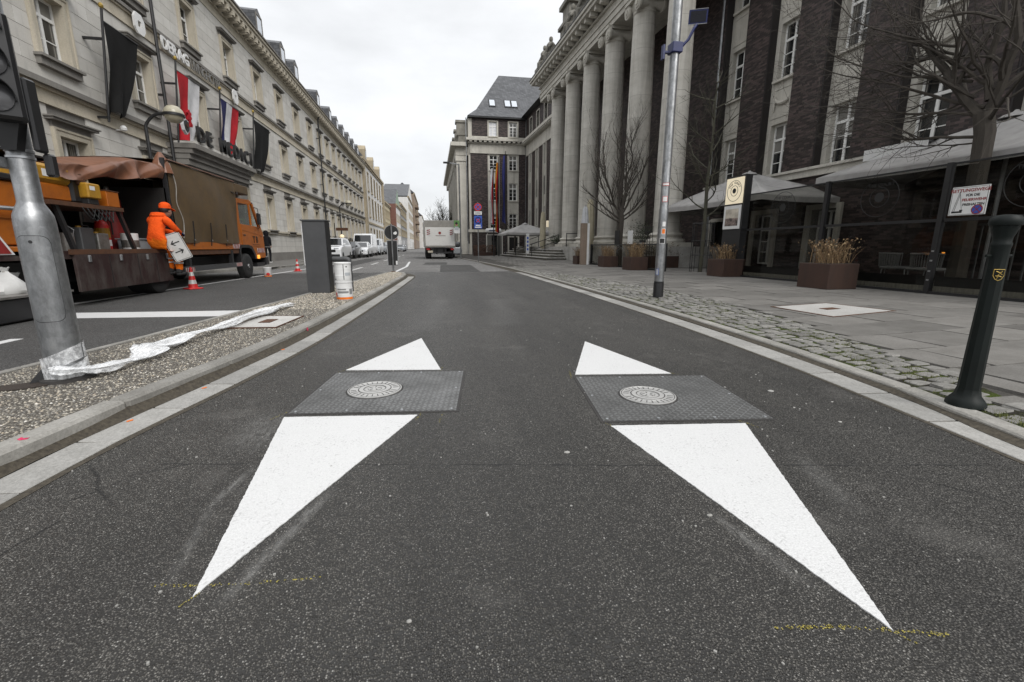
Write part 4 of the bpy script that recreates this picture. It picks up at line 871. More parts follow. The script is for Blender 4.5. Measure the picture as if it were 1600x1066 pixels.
# recessed stone bays with the window openings, brick piers proud of them
mb = MB(); ops = [(c-bw/2, c+bw/2, z, z+h) for c in bay for z, h in RB]
for c in bay:
    sbay = MB(); wall_bands(sbay, .12, .5, c-.66, c+.66, 3.4, BT, [(c-bw/2, c+bw/2, z, z+h) for z, h in RB]); mk('stone_bay', sbay, M['grey_stone'], bank)
edges = [1.0]+[q for c in bay for q in (c-.66, c+.66)]+[20.05]
for a, b in zip(edges[::2], edges[1::2]):
    o = mk('brick_pier', MB().box(-.20, .5, a+.05, b, 3.71, BT), M['brick'], bank); mk('pier_side_shade', MB().box(-.19, .5, a, a+.049, 3.71, BT), M['pier_shade'], o)  # near-black strip on each pier's side: recess shade put into the colour
for c in bay:
    for z, h in RB:
        if z > 10 and c < 12: continue
        o = ob('window', BW[h][0], bank, (.32, c, z)); ob('pane', BW[h][1], o)
        s_ = mk('sill', MB().box(.0,.3,c-bw/2-.08,c+bw/2+.08,z-.09,z-.002), M['grey_stone'], o); s_.location = (-.32,-c,-z)
        if z > 7 or True:   # panel with a frame moulding and a garland above each window
            z0 = z+h+.22; z1 = z0+1.05
            if z1 > BT: continue
            p = MB(); p.box(.10,.12,c-.52,c+.52,z0,z0+.04); p.box(.10,.12,c-.52,c+.52,z1-.04,z1); p.box(.10,.12,c-.52,c-.48,z0+.04,z1-.04); p.box(.10,.12,c+.48,c+.52,z0+.04,z1-.04); pn = mk('panel', p, M['grey_stone'], bank)
            if c in (13.58, 16.22, 8.34) and z < 5 and c != 13.58 or (c == 10.96 and z < 5):
                path = [(.08, c+.36*math.cos(a), z0+.72-.22*math.sin(a)) for a in [math.pi*k/8 for k in range(9)]]
                g = MB().tube(path, [.03,.05,.065,.075,.08,.075,.065,.05,.03], 7)
                for sg in (-1,1): g.tube([(.08, c+sg*.38, z0+.78),(.08, c+sg*.39, z0+.5),(.08,c+sg*.39,z0+.25)], [.05,.055,.02], 6)
                mk('garland', g, M['grey_stone'], pn, smooth=True)
mb = MB(); mb.box(-.22,.5,1,20.05,3.4,3.62); mb.box(-.30,.5,1,20.05,3.622,3.708); mk('ledge', mb, M['grey_stone'], bank)
gf = MB(); wall_bands(gf, -.10, .5, 1, 20.05, .1, 3.398, [(a, b, .1, 2.25) for a, b in gfd]+[(18.3,19.4,.1,2.1)]); mk('ground_floor', gf, M['brick'], bank)
mk('core', MB().box(.502, 12, 1, 54, .1, 16.0), M['interior_dark'], bank)
for a, b in gfd:
    o = mk('door_surround', MB().box(-.2,.3,a-.17,a,.1,2.42).box(-.2,.3,b,b+.17,.1,2.42).box(-.2,.3,a,b,2.25,2.42), M['grey_stone'], bank)
    m1, m2 = BW[1.88]; w = ob('casement', m1, o, (.2,(a+b)/2,.3)); w.scale = (1,1.03,1.03); ob('pane', m2, o, (.2,(a+b)/2,.3))
mk('door_surround', MB().box(-.2,.3,18.15,18.3,.1,2.2).box(-.2,.3,19.4,19.55,.1,2.2).box(-.2,.3,18.3,19.4,2.1,2.25), M['grey_stone'], bank); mk('dark_doorway', MB().box(.2,.3,18.3,19.4,.1,2.1), M['interior_dark'], bank)
# light downpipe
mk('downpipe', MB().tube([(-.22,19.55,.2),(-.22,19.6,3.2),(-.40,19.65,3.8),(-.24,19.7,4.2),(-.24,19.75,14)], .05, 8), M['galvanised'], bank, smooth=True)
# back wall of the portico
mk('portico_wall', MB().box(-.1,.5,20.05,39.2,.1,15.4), M['brick'], bank)
# podium and portico columns
PX = -2.5; CS = [19.35+3.15*k for k in range(6)]
po = MB(); po.box(-3.5,-.1,18.2,38.6,.1,1.0); mk('podium', po, M['step_stone'], bank)
prof = [(.60,1.62)]
for k in range(13): t = k/12; prof.append((.60-.085*t**1.7, 1.62+10.1*t))
shaft = MB().lathe(prof, n=30).mesh('column', M['column_stone'], True)
bs = MB(); bs.box(-.86,.86,-.86,.86,1.0,1.18); bs.lathe([(.84,1.182),(.86,1.25),(.82,1.33),(.70,1.36),(.68,1.42),(.72,1.46),(.76,1.52),(.70,1.60),(.60,1.62)], n=30); bsm = bs.mesh('base', M['grey_stone'], True)
cp = MB(); cp.lathe([(.515,11.70),(.56,11.76),(.54,11.84),(.62,11.98),(.66,12.02)], n=26); cp.box(-.74,.74,-.66,.66,12.24,12.38)
for sx in (-1,1):
    for sy in (-1,1):
        # volutes face the street (-x) and the back, spiral discs at the corners
        for r, d in ((.30,.10),(.21,.14),(.11,.18)):
            cp.lathe([(r,-.0),(r,d),(r*.9,d+.015)], (sx*.56-(0 if sx > 0 else d), sy*.50, 12.02), 18, axis='x')
    
for sy in (-1,1): cp.lathe([(.25,-.56),(.15,-.28),(.11,0),(.15,.28),(.25,.56)], (0, sy*.50, 12.02), 16, axis='x')
for sy in (-1,1):
    for fx in (-1,1): cp.tube([(fx*.665, sy*.50+(.29-.012*k)*math.cos(k*.55*sy), 12.02+(.29-.012*k)*math.sin(k*.55)) for k in range(22)], .032, 5)
cp.box(-.56,.56,-.5,.5,12.06,12.24); cpm = cp.mesh('capital', M['grey_stone'], True)
for s in CS:
    c = ob('column', shaft, bank, (PX, s, 0)); c.data.set_sharp_from_angle(angle=R(30)); ob('base', bsm, c); ob('capital', cpm, c)
bsm.set_sharp_from_angle(angle=R(30)); cpm.set_sharp_from_angle(angle=R(30))
e0, e1 = 17.9, 38.2
en = MB(); en.box(PX-.52,PX+.55,e0,e1,12.38,12.62); en.box(PX-.58,PX+.55,e0,e1,12.622,12.9); en.box(PX-.64,PX+.55,e0,e1,12.902,12.98); mk('architrave_beam', en, M['grey_stone'], bank)
mk('frieze', MB().box(PX-.53,PX+.55,e0,e1,12.982,13.35), M['grey_stone'], bank)
co = MB(); co.box(PX-.66,.4,e0-.1,e1+.1,13.352,13.45); co.box(PX-1.22,.4,e0-.4,e1+.4,13.68,13.86); co.box(PX-1.32,.4,e0-.5,e1+.5,13.862,14.02); mk('cornice', co, M['grey_stone'], bank)
mk('soffit', MB().box(PX+.55,-.1,e0,e1,12.5,12.6), M['grey_stone'], bank)
mk('flashing', MB().box(PX-1.36,.4,e0-.53,e1+.53,14.022,14.07), M['black_metal'], bank)
dn = MB().box(PX-1.10,PX-.66,-.12,.12,13.452,13.678).mesh('dentil', M['grey_stone']); s = e0+.2
while s < e1: ob('dentil', dn, bank, (0, s, 0)); s += .72
# attic pedestals and sculptures on the cornice
at = MB(); at.box(PX+.2,.4,e0,e1-2.5,14.07,16.6); mk('attic', at, M['sculpture_stone'], bank)
def pedestal(s):
    p = MB(); p.box(PX-.7,PX+.6,s-.75,s+.75,14.071,15.3); p.box(PX-.85,PX+.7,s-.9,s+.9,15.302,15.5); p.box(PX-.6,PX+.5,s-.62,s+.62,15.502,16.5); p.box(PX-.8,PX+.7,s-.85,s+.85,16.502,16.75); mk('pedestal', p, M['sculpture_stone'], bank)
for s in (32.2, 26.4, 21): pedestal(s)
def figure(s, seated=True, h=1.9):
    """weathered allegorical figure"""
    m = MB(); x = PX-.75; b = 14.07
    m.lathe([(.30,0),(.42,.25),(.36,.55),(.26,.62)], (x,s,b), 10); m.lathe([(.28,.55),(.30,.8),(.34,1.15),(.22,1.32),(.10,1.38)], (x,s,b), 10); m.lathe([(.07,1.36),(.13,1.44),(.15,1.56),(.12,1.68),(.04,1.74)], (x,s,b), 10)
    m.tube([(x-.05,s+.3,b+1.2),(x-.25,s+.42,b+.85),(x-.3,s+.7,b+.75)], [.11,.09,.06], 7); m.tube([(x,s-.3,b+1.2),(x-.3,s-.4,b+.9),(x-.35,s-.1,b+.65)], [.11,.09,.06], 7)
    m.tube([(x,s+.15,b+.6),(x-.4,s+.3,b+.55),(x-.42,s+.4,b+.05)], [.17,.14,.08], 7); m.tube([(x,s-.15,b+.6),(x-.4,s-.1,b+.5),(x-.42,s-.1,b+.05)], [.17,.14,.08], 7)
    mk('sculpture', m, M['sculpture_stone'], bank, smooth=True)
for s in (36.4, 34.9, 30.4, 28.6, 24.4, 22.9): figure(s)
mk('pedestal', MB().box(PX-1.1,PX,37.2,38.0,14.071,14.6), M['sculpture_stone'], bank)
# ---- connecting range between portico and wing: tall strips of windows, entablature, attic storey
CF = (39.2, 54.0)
strips = [40.6,43.4,46.2,49.0,51.8]
rg = MB(); wall_bands(rg, -.1, .5, CF[0], CF[1], 3.0, 11.5, [(s-.55, s+.55, 3.0, 11.2) for s in strips]); mk('range_wall', rg, M['brick'], bank)
mk('range_base', MB().box(-.2,.5,CF[0],CF[1],.1,2.98), M['grey_stone'], bank)
for s in strips:
    st = mk('window_strip', MB().box(-.22,.3,s-.55,s-.38,3.0,11.2).box(-.22,.3,s+.38,s+.55,3.0,11.2).box(-.05,.3,s-.38,s+.38,3.0,11.2), M['grey_stone'], bank)
    for z in (3.3,6.3,9.3): mk('pane', MB().box(-.08,-.051,s-.36,s+.36,z,z+1.8), M['window_glass'], st)
mk('range_entablature', MB().box(-.2,.5,CF[0],CF[1],11.2,12.4).box(-.75,.5,CF[0],CF[1],12.55,12.8).box(-.55,.5,CF[0],CF[1],12.402,12.548), M['grey_stone'], bank)
d2 = MB().box(-.70,-.55,-.12,.12,12.41,12.54).mesh('dentil', M['grey_stone']); s = CF[0]+.2
while s < CF[1]-.2: ob('dentil', d2, bank, (0, s, 0)); s += .5
at = MB(); wall_bands(at, -.1, .5, CF[0], CF[1], 12.8, 15.4, [(s-.5, s+.5, 13.2, 14.9) for s in strips]); mk('range_attic', at, M['brick'], bank)
for s in strips:
    o = mk('attic_window', MB().box(-.14,.2,s-.62,s-.5,13.1,15.0).box(-.14,.2,s+.5,s+.62,13.1,15.0).box(-.14,.2,s-.5,s+.5,14.9,15.02).box(-.14,.2,s-.5,s+.5,13.08,13.2), M['grey_stone'], bank); mk('pane', MB().box(.1,.2,s-.5,s+.5,13.2,14.9), M['window_glass'], o)
mk('range_roof', MB().prism([(-.75,38.4,15.4),(6,38.4,21.6),(12,38.4,21.6),(12,38.4,15.4)], (0,16.2,0)), M['slate'], bank)
# ---- front steps with handrails
fs = top('stone_steps', 'broad stone steps climbing to the columns beside the planters', 'steps', bl(-5.0, 29.8, .07), AB)
for k in range(5):
    a = k*.42; e_ = 3.0 if k < 4 else 2.4; st_ = mk('step', MB().bev(a, e_, a*.55, 15.5, .02+(k+1)*.18-.062, .02+(k+1)*.18-.002, .01), M['step_stone'], fs); mk('riser', MB().box(a+.09, e_, a*.55+.09, 15.45, .02+k*.18-.002, .02+(k+1)*.18-.063), M['sculpture_stone'], st_)  # risers in a darker stone colour, standing for shade under the treads
def handrail(ly, lx0, lx1, z0, z1, n=3, label=''):
    t = top('handrail', label, 'handrail', bl(-5.0+lx0, 29.8+ly, .09+z0), AB, 'black handrails on the steps'); dx, dz = lx1-lx0, z1-z0
    for zz in (.45, .9): mk('rail', MB().tube([(0,0,zz),(dx,0,dz+zz)], .028, 6), M['black_metal'], t)
    for k in range(n): f = k/(n-1); mk('post', MB().tube([(dx*f,0,dz*f),(dx*f,0,dz*f+.95)], .03, 6), M['black_metal'], t)
handrail(4.2, .2, 2.3, .18, .9, 3, 'black metal handrail on the steps, nearest the flags')
handrail(9.6, .2, 2.3, .18, .9, 3, 'black metal handrail on the steps, second from the flags')
handrail(1.2, 1.9, 3.6, .9, .95, 3, 'black metal handrail on the podium beside the first columns')
# ================================================================ the wing that closes the forecourt (faces the camera)
WY = 53.7
wing = top('brick_wing_building', 'brick wing with steep slate roof closing the forecourt beyond the columns', 'building', (0, WY, 0))
wx0, wx1 = 4.64, 11.25
wc = [7.27, 9.56]; wz = [(3.15,1.65),(6.3,1.94),(9.68,1.6)]
ops = [(c-.56, c+.56, z, z+h) for c in wc for z, h in wz]
def wall_y(mb, y0, y1, x0, x1, z0, z1, ops):
    t = MB(); wall_bands(t, y0, y1, x0, x1, z0, z1, ops); mb.add([(b, a, c) for a, b, c in t.v], [f[::-1] for f in t.f])
w = MB(); wall_y(w, 0, .5, wx0, wx1, 3.0, 11.5, [(c-.68, c+.68, 3.0, 11.4) for c in wc]); mk('wall', w, M['brick'], wing)
for c in wc:
    sb = MB(); wall_y(sb, .05, .5, c-.68, c+.68, 3.0, 11.4, [(c-.46, c+.46, z, z+h) for z, h in wz]); mk('stone_bay', sb, M['grey_stone'], wing)
def ywin(parent, c, z, h, w_=.92, y=.2, blind=False):
    a, b = casement(w_, h, (M['window_white'], M['roller_blind'] if blind else M['window_glass']), 'bank')
    for m_ in (a, b): m_.transform(Matrix.Rotation(R(-90), 4, 'Z'))
    o = ob('window', a, parent, (c, y, z)); ob('pane', b, o); mk('sill', MB().box(-w_/2-.1,w_/2+.1,-.2-.08,-.05,-.1,-.002), M['grey_stone'], o); return o
for c in wc:
    for z, h in wz: ywin(wing, c, z, h)
mk('ground_floor', MB().box(wx0,wx1,.0,.5,.1,2.66), M['brick'], wing)
mk('ledge', MB().box(wx0-.4,wx1,-.12,.5,2.662,2.98), M['grey_stone'], wing)
for c in (7.25, 9.6):
    o = mk('door_surround', MB().box(c-.7,c-.52,-.12,-.002,.1,2.1).box(c+.52,c+.7,-.12,-.002,.1,2.1).box(c-.7,c+.7,-.12,-.002,2.1,2.26), M['grey_stone'], wing); mk('doorway', MB().box(c-.52,c+.52,-.05,-.002,.1,2.1), M['interior_dark'], o)
mk('entablature', MB().box(wx0-.1,wx1,-.1,.5,11.42,12.45).box(wx0-.3,wx1,-.3,.5,12.452,12.56).box(wx0-.5,wx1,-.62,.5,12.72,12.98), M['grey_stone'], wing)
dm = MB().box(-.15,.15,-.55,-.1,12.562,12.718).mesh('dentil', M['grey_stone']); x = wx0
while x < wx1: ob('dentil', dm, wing, (x, 0, 0)); x += .55
mk('attic_band', MB().box(wx0,wx1,-.06,.5,12.982,13.25), M['grey_stone'], wing)
w = MB(); wall_y(w, 0, .5, wx0+.2, wx1, 13.25, 15.15, [(c-.58, c+.58, 13.25, 14.95) for c in (7.22,9.56)]); mk('attic_wall', w, M['brick'], wing)
for i, c in enumerate((7.22,9.56)):
    o = mk('attic_surround', MB().box(c-.62,c-.46,-.05,.3,13.252,14.97).box(c+.46,c+.62,-.05,.3,13.252,14.97).box(c-.46,c+.46,-.05,.3,14.85,14.97), M['grey_stone'], wing); ywin(wing, c, 13.3, 1.5, .9, .12, i == 0)
mk('corner_pier', MB().box(wx0-.25,wx0+.2,.05,.6,.1,15.1), M['grey_stone'], wing)
mk('eave', MB().box(wx0-.25,wx1,-.35,.5,15.152,15.3), M['black_metal'], wing)
# core volume and hipped roof with a flared foot
mk('core', MB().box(wx0,20,.5,30,.1,15.1), M['brick'], wing)
rf = MB(); e = 15.3
L0 = [(wx0-.3,-.4,e),(22,-.4,e),(22,30,e),(wx0-.3,30,e)]; L1 = [(wx0+.8,.7,e+.95),(22,.7,e+.95),(22,29,e+.95),(wx0+.8,29,e+.95)]; L2 = [(8.65,5.0,21.35),(22,5.0,21.35),(22,25,21.35),(8.65,25,21.35)]
rf.add(L0+L1+L2, [(0,1,5,4),(4,5,9,8),(3,0,4,7),(7,4,8,11),(8,9,10,11),(2,3,7,6),(6,7,11,10)]); rf = mk('roof', rf, M['slate'], wing)
def rlight(x):
    z0, z1 = 16.75, 17.75; f = lambda z: .7+(z-(e+.95))/(21.35-e-.95)*4.3
    o = mk('roof_light', MB().prism([(x-.38,f(z0)-.1,z0),(x+.38,f(z0)-.1,z0),(x+.38,f(z1)-.1,z1),(x-.38,f(z1)-.1,z1)], (0,.2,.0)), M['black_metal'], rf); mk('pane', MB().prism([(x-.3,f(z0+.1)-.12,z0+.1),(x+.3,f(z0+.1)-.12,z0+.1),(x+.3,f(z1-.1)-.12,z1-.1),(x-.3,f(z1-.1)-.12,z1-.1)], (0,.015,0)), M['skylight_glass'], o)
for x in (7.35, 9.15, 9.95): rlight(x)
for x in (4.15, 11.05): mk('downpipe', MB().tube([(x,-.15,.1),(x,-.15,15.1)], .055, 6), M['galvanised'], wing)
# street side of the wing: giant pilasters, entablature, sculptured parapet
sx = 3.15
mk('street_wall', MB().box(sx+.15,wx0-.25,.6,34,.1,11.3), M['brick'], wing)
mk('street_base', MB().box(sx-.25,sx+1.3,.2,34,.1,1.35), M['grey_stone'], wing)
for i in range(8):
    y = .9+i*3.6; p = MB().box(sx-.1,sx+.95,y-.55,y+.55,1.352,10.6); p.box(sx-.2,sx+1.05,y-.65,y+.65,10.602,11.2); p.box(sx-.16,sx+1.0,y-.62,y+.62,1.354,1.65); mk('pilaster', p, M['grey_stone'], wing)
mk('street_entablature', MB().box(sx-.2,wx0-.12,.2,34,11.202,12.1).box(sx-.75,wx0-.55,-.4,34,12.102,12.5), M['grey_stone'], wing)
pa = MB(); pa.box(sx+.2,wx0-.3,.5,33,12.502,13.4); mk('parapet', pa, M['sculpture_stone'], wing)
for i in range(7):
    y = .9+i*4.2; mk('pedestal', MB().box(sx,sx+1.2,y-.5,y+.5,13.402,14.7).box(sx-.12,sx+1.32,y-.62,y+.62,14.702,14.95), M['sculpture_stone'], wing)
    m = MB(); m.lathe([(.4,0),(.45,.4),(.38,.9),(.3,1.2),(.1,1.3)], (sx+.4,y+1.7,12.9), 9); m.lathe([(.06,1.25),(.16,1.38),(.16,1.5),(.04,1.64)], (sx+.4,y+1.7,12.9), 9); m.tube([(sx+.3,y+1.4,13.9),(sx,y+1.1,13.5),(sx-.1,y+1.3,13.1)], [.1,.09,.05], 6); mk('sculpture', m, M['sculpture_stone'], wing, smooth=True)
# ================================================================ traffic light pole on the island
tp = top('traffic_light_pole', 'galvanised steel traffic light pole with dark signal heads on the gravel island', 'traffic light', (-2.57, 3.5, .085))
prof = [(.104,0),(.103,1.0),(.102,1.07),(.098,1.115),(.082,1.155),(.068,1.185),(.064,1.2),(.060,3.4)]
mk('pole', MB().lathe(prof, n=36), M['galvanised'], tp, smooth=True)
# service door: slim curved panel with a lock hole
az = math.atan2(-3.5, 2.57)-.18
def arc_panel(a0, a1, z0, z1, r0, r1, n=8, cr=.05):
    mb = MB(); vs = []
    for k in range(n+1):
        a = a0+(a1-a0)*k/n; u = min(k, n-k)/n*abs(a1-a0)*r0; ins = max(0, cr-u); dz = cr-math.sqrt(max(0, cr*cr-ins*ins)) if u < cr else 0
        for r in (r0, r1):
            for z in (z0+dz, z1-dz): vs.append((r*math.cos(a), r*math.sin(a), z))
    fs = []
    for k in range(n): i = k*4; j = i+4; fs += [(i+2,j+2,j+3,i+3),(i,i+1,j+1,j),(i+1,i+3,j+3,j+1),(i,j,j+2,i+2)]
    fs += [(0,2,3,1),(n*4,n*4+1,n*4+3,n*4+2)]; mb.add(vs, fs); return mb
mk('door_seam', arc_panel(az-1.05, az+.72, .42, .985, .1, .1046, 22), M['black_metal'], tp)
d = mk('service_door', arc_panel(az-1.02, az+.69, .4235, .9815, .1, .1062, 22), M['galvanised'], tp, smooth=True)
mk('lock', MB().lathe([(.010,0),(.010,.004)], (0,0,0), 10, axis='x'), M['black_metal'], d, loc=(.1055*math.cos(az-.2), .1055*math.sin(az-.2), .945), rz=az-.2)
for z in (1.46, 1.50): mk('clamp', MB().lathe([(.066,z),(.070,z+.002),(.070,z+.016),(.066,z+.018)], n=24), M['steel'], tp, smooth=True)
mk('clamp_bracket', MB().box(-.11,-.04,-.12,-.03,1.40,1.46), M['galvanised'], tp)
# main signal head, three chambers, facing the camera
sh = ob('signal_head', MB().bev(-.13,.13,-.13,.03,0,.66,.02).mesh('signal_head', M['black_plastic']), tp, (.055,-.15,1.65), rz=R(33)); sh.scale = (.88,.88,.88)
for k in range(3):
    z = .13+.215*k
    mk('lens', MB().lathe([(.092,.0),(.091,-.012),(.062,-.03),(.02,-.036),(.001,-.036)], (0,-.131,z), 22, axis='y'), M['lens_grey'], sh, smooth=True)
    v = MB()
    for q in range(13):
        a = math.pi*(q/12)*1.12-.06*math.pi
        c_, s_ = math.cos(a), math.sin(a); v.v += [(.102*c_,-.13,z+.102*s_),(.097*c_,-.13,z+.097*s_),(.100*c_,-.26+.09*(1-max(0,s_)),z+.100*s_),(.095*c_,-.26+.09*(1-max(0,s_)),z+.095*s_)]
    for q in range(12):
        i = q*4; j = i+4
        for f in ((i,j,j+2,i+2),(i+1,i+3,j+3,j+1),(i+2,j+2,j+3,i+3)): v.f.append(f); v.m.append(0)
    mk('visor', v, M['black_plastic'], sh, smooth=True)
mk('head_bracket', MB().prism([(-.03,-.12,1.66),(.12,-.12,1.66),(.06,-.10,1.50),(-.02,-.10,1.50)], (0,.06,0)), M['black_plastic'], tp)
mk('side_signal', MB().bev(.115,.150,-.06,.03,1.50,1.93,.012), M['black_plastic'], tp); mk('push_button_box', MB().bev(.115,.165,.0,.06,1.36,1.50,.012), M['black_plastic'], tp)
# dug-out hole and steel wedge at the pole's foot
mk('foot_collar', MB().lathe([(.150,-.02),(.145,.02),(.108,.03)], (0,0,0), 24), M['iron_dark'], tp, smooth=True)
mk('ground_wedge', MB().prism([(-.16,-.12,.0),(-.09,-.14,.0),(-.09,-.02,.0),(-.10,-.06,.10)], (.02,.1,0)), M['dark_grey_paint'], tp)
hole = MB(); P = [(-2.98,3.28),(-2.86,3.26),(-2.75,3.24),(-2.66,3.27),(-2.58,3.33),(-2.62,3.40),(-2.70,3.46),(-2.80,3.40),(-2.92,3.36)]; hole.prism([(x,y,.088) for x,y in P], (0,0,.0035)); mk('dug_soil', hole, M['soil'], isl)
# ---- cling film trailing along the gravel
film = top('cling_film', 'strip of clear plastic film wrapped round the pole and trailing over the gravel', 'plastic film', (-2.5, 3.5, .09))
fp = random.Random(5)
path = smooth_line([(-.06,-.14,.10),(.03,-.12,.09),(.09,.0,.06),(.14,.2,.05),(.16,.42,.045),(.10,.62,.075),(.10,.9,.05),(.12,1.3,.065),(.16,1.8,.05),(.20,2.3,.07),(.24,2.9,.055),(.27,3.4,.06),(.30,3.85,.035)], 7)
def crumple(off, rad, seed):
    r_ = random.Random(seed); mb = MB(); n = 14; vs = []
    ph = [r_.random()*6 for _ in range(8)]
    for i, p in enumerate(path):
        d = (path[min(i+1,len(path)-1)]-path[max(i-1,0)]).normalized(); u = Vector((d.y,-d.x,0)).normalized(); t = i/len(path); tw = t*9+off
        w = rad*(.85+.35*math.sin(t*17+ph[0])+.25*math.sin(t*41+ph[1]))*(.55 if t < .12 else 1)
        for k in range(n):
            a = 2*math.pi*k/n; q = 1+.35*math.sin(3*a+tw+ph[2])+.22*math.sin(5*a-tw*1.7+ph[3])+r_.uniform(-.16,.16)
            vs.append(p+u*math.cos(a)*w*1.5*q+Vector((0,0,1))*max(-.03,math.sin(a)*w*.62*q))
    m = len(path); fs = [(i*n+k, i*n+(k+1)%n, (i+1)*n+(k+1)%n, (i+1)*n+k) for i in range(m-1) for k in range(n)]; mb.add(vs, fs); return mb
mk('film_strand', crumple(0, .047, 1), M['cling_film'], film, smooth=True); mk('film_strand', crumple(2.4, .034, 2), M['cling_film'], film, smooth=True)
wr = MB()
for z0, ph in ((.06,0),(.13,1.1)):
    wr.grid(lambda u, v: ((-.07+(.118+.006*math.sin(u*40+ph))*math.cos(u*6.283)), (0+(.118+.006*math.sin(u*33+ph))*math.sin(u*6.283)), z0-.02+.10*v+.05*math.sin(u*6.283+ph)), 48, 4)
mk('film_wrap', wr, M['cling_film'], film, smooth=True)
# ---- grey control column, bent tube bollard, paint buckets, keep-right sign
t = top('control_column', 'dark grey metal control column standing on the gravel island', 'control column', (-2.24, 9.56, .085), R(-4))
mk('body', MB().bev(-.235,.19,-.16,.16,0,1.40,.006), M['dark_grey_paint'], t); mk('lid', MB().bev(-.26,.205,-.18,.18,1.402,1.43,.004), M['dark_grey_paint'], t); mk('front_panel', MB().box(-.262,-.237,-.13,.13,.55,1.36), M['white_sheet'], t)
mk('dark_side_sheet', MB().box(.191,.196,-.14,.14,.02,1.38), M['black_metal'], t)  # near-black sheet over the right side of the column
t = top('tube_bollard', 'bent dark steel tube between the grey column and the paint buckets', 'bollard', (-1.72, 9.75, .085))
mk('tube', MB().tube(smooth_line([(-.32,0,.66),(-.2,0,.66),(-.08,0,.66),(-.015,0,.645),(0,0,.58),(0,0,.4),(0,0,0)], 5), .055, 14), M['dark_grey_paint'], t, smooth=True)
def bucket(z, label, first):
    t = top('paint_bucket', label, 'bucket', (-1.555, 8.17, .09+z), R(20) if first else R(-50), 'stacked paint buckets'); r = .135
    mk('body', MB().lathe([(r-.006,0),(r,.01),(r,.09),(r+.004,.095),(r,.10),(r,.2),(r+.004,.205),(r,.21),(r,.295)], n=28), M['white_sheet'], t, smooth=True)
    mk('lid', MB().lathe([(r+.006,.293),(r+.008,.30),(r+.008,.318),(r+.002,.322),(r-.01,.316),(.01,.316)], n=28), M['white_sheet'], t, smooth=True)
    az0 = math.atan2(-8.17, 1.555)-t.rotation_euler.z
    def lab(name, a0, a1, z0, z1, mat): mk(name, MB().grid(lambda u, v: ((r+.0035)*math.cos(az0+a0+(a1-a0)*u), (r+.0035)*math.sin(az0+a0+(a1-a0)*u), z0+(z1-z0)*v), 8, 1), M[mat], t, smooth=True)
    if first: lab('label_band', -1.5, 1.2, .012, .05, 'orange'); lab('label_mark', -1.45, -1.05, .06, .13, 'red'); lab('label_text', -.9, .5, .12, .155, 'grey_label'); lab('label_text', -.95, .2, .175, .195, 'grey_label'); lab('label_text', .62, 1.1, .1, .19, 'grey_label')
    else: lab('drip', .02, .09, .03, .29, 'black_print'); lab('drip', -1.3, -1.0, .03, .045, 'black_print'); lab('label_text', .2, .95, .10, .15, 'car_silver'); lab('label_mark', .35, .5, .24, .262, 'black_print')
bucket(0, 'lower white paint bucket with orange band on the gravel island', True); bucket(.322, 'upper white paint bucket stacked by the grey column', False)
t = top('island_sign', 'back of round keep-right sign with board at the island tip', 'road sign', (-1.46, 17.05, .085))
mk('post', MB().tube([(0,0,0),(0,0,1.72)], .03, 10), M['galvanised'], t, smooth=True); mk('base', MB().lathe([(.09,0),(.09,.015),(.03,.03)], n=12), M['rust'], t)
mk('round_sign', MB().lathe([(.245,.04),(.26,.045),(.26,.06),(.245,.065)], (0,0,1.42), 28, axis='y'), M['black_print'], t); mk('sign_rim', MB().lathe([(.248,.035),(.262,.035),(.262,.07)], (0,0,1.42), 28, axis='y', cap=False), M['steel'], t)
mk('board', MB().box(-.17,.17,.04,.055,.24,1.12), M['black_print'], t); mk('board_rim', MB().box(-.19,-.17,.035,.06,.24,1.14).box(.17,.19,.035,.06,.24,1.14).box(-.17,.17,.035,.06,1.12,1.14), M['steel'], t)
mk('sticker', MB().prism([(.06,.036,1.36),(.15,.036,1.34),(.2,.036,1.40),(.16,.036,1.46),(.07,.036,1.42)], (0,.003,0)), M['white_sheet'], t); mk('sticker', MB().box(.10,.16,.032,.038,.26,.40), M['white_sheet'], t)
# ---- cones and small bucket by the truck
def cone(x, y, h, label):
    t = top('traffic_cone', label, 'traffic cone', (x, y, 0), rnd.random(), 'cones by the road works'); s = h/.5
    mk('base', MB().bev(-.15*s,.15*s,-.15*s,.15*s,.0,.03*s,.01), M['red'], t)
    R_ = lambda z: (.105-.085*(z/.5))*s
    for z0, z1, m_ in ((.03,.12,'red'),(.12,.21,'reflective'),(.21,.30,'red'),(.30,.39,'reflective'),(.39,.5,'red')): mk('band', MB().lathe([(R_(z0),z0*s),(R_(z1),z1*s)], n=18), M[m_], t, smooth=True)
cone(-5.72, 11.85, .52, 'red and white traffic cone beside the worker at the truck')
cone(-5.55, 19.8, .5, 'red traffic cone on the lane line beyond the truck cab'); 
t = top('small_paint_pail', 'small white pail with red diamond label in front of the truck cab', 'bucket', (-5.58, 16.45, 0)); mk('body', MB().lathe([(.115,0),(.125,.28)], n=18), M['dirty_white'], t, smooth=True); mk('lid', MB().lathe([(.132,.281),(.132,.30),(.12,.305)], n=18), M['white_sheet'], t, smooth=True)
mk('label_band', MB().lathe([(.1185,.004),(.1195,.04)], n=18, cap=False), M['orange'], t); mk('label_mark', MB().prism([(.05,-.128,.04),(.12,-.10,.09),(.05,-.129,.14),(-.02,-.134,.09)], (0,-.004,0)), M['red'], t)
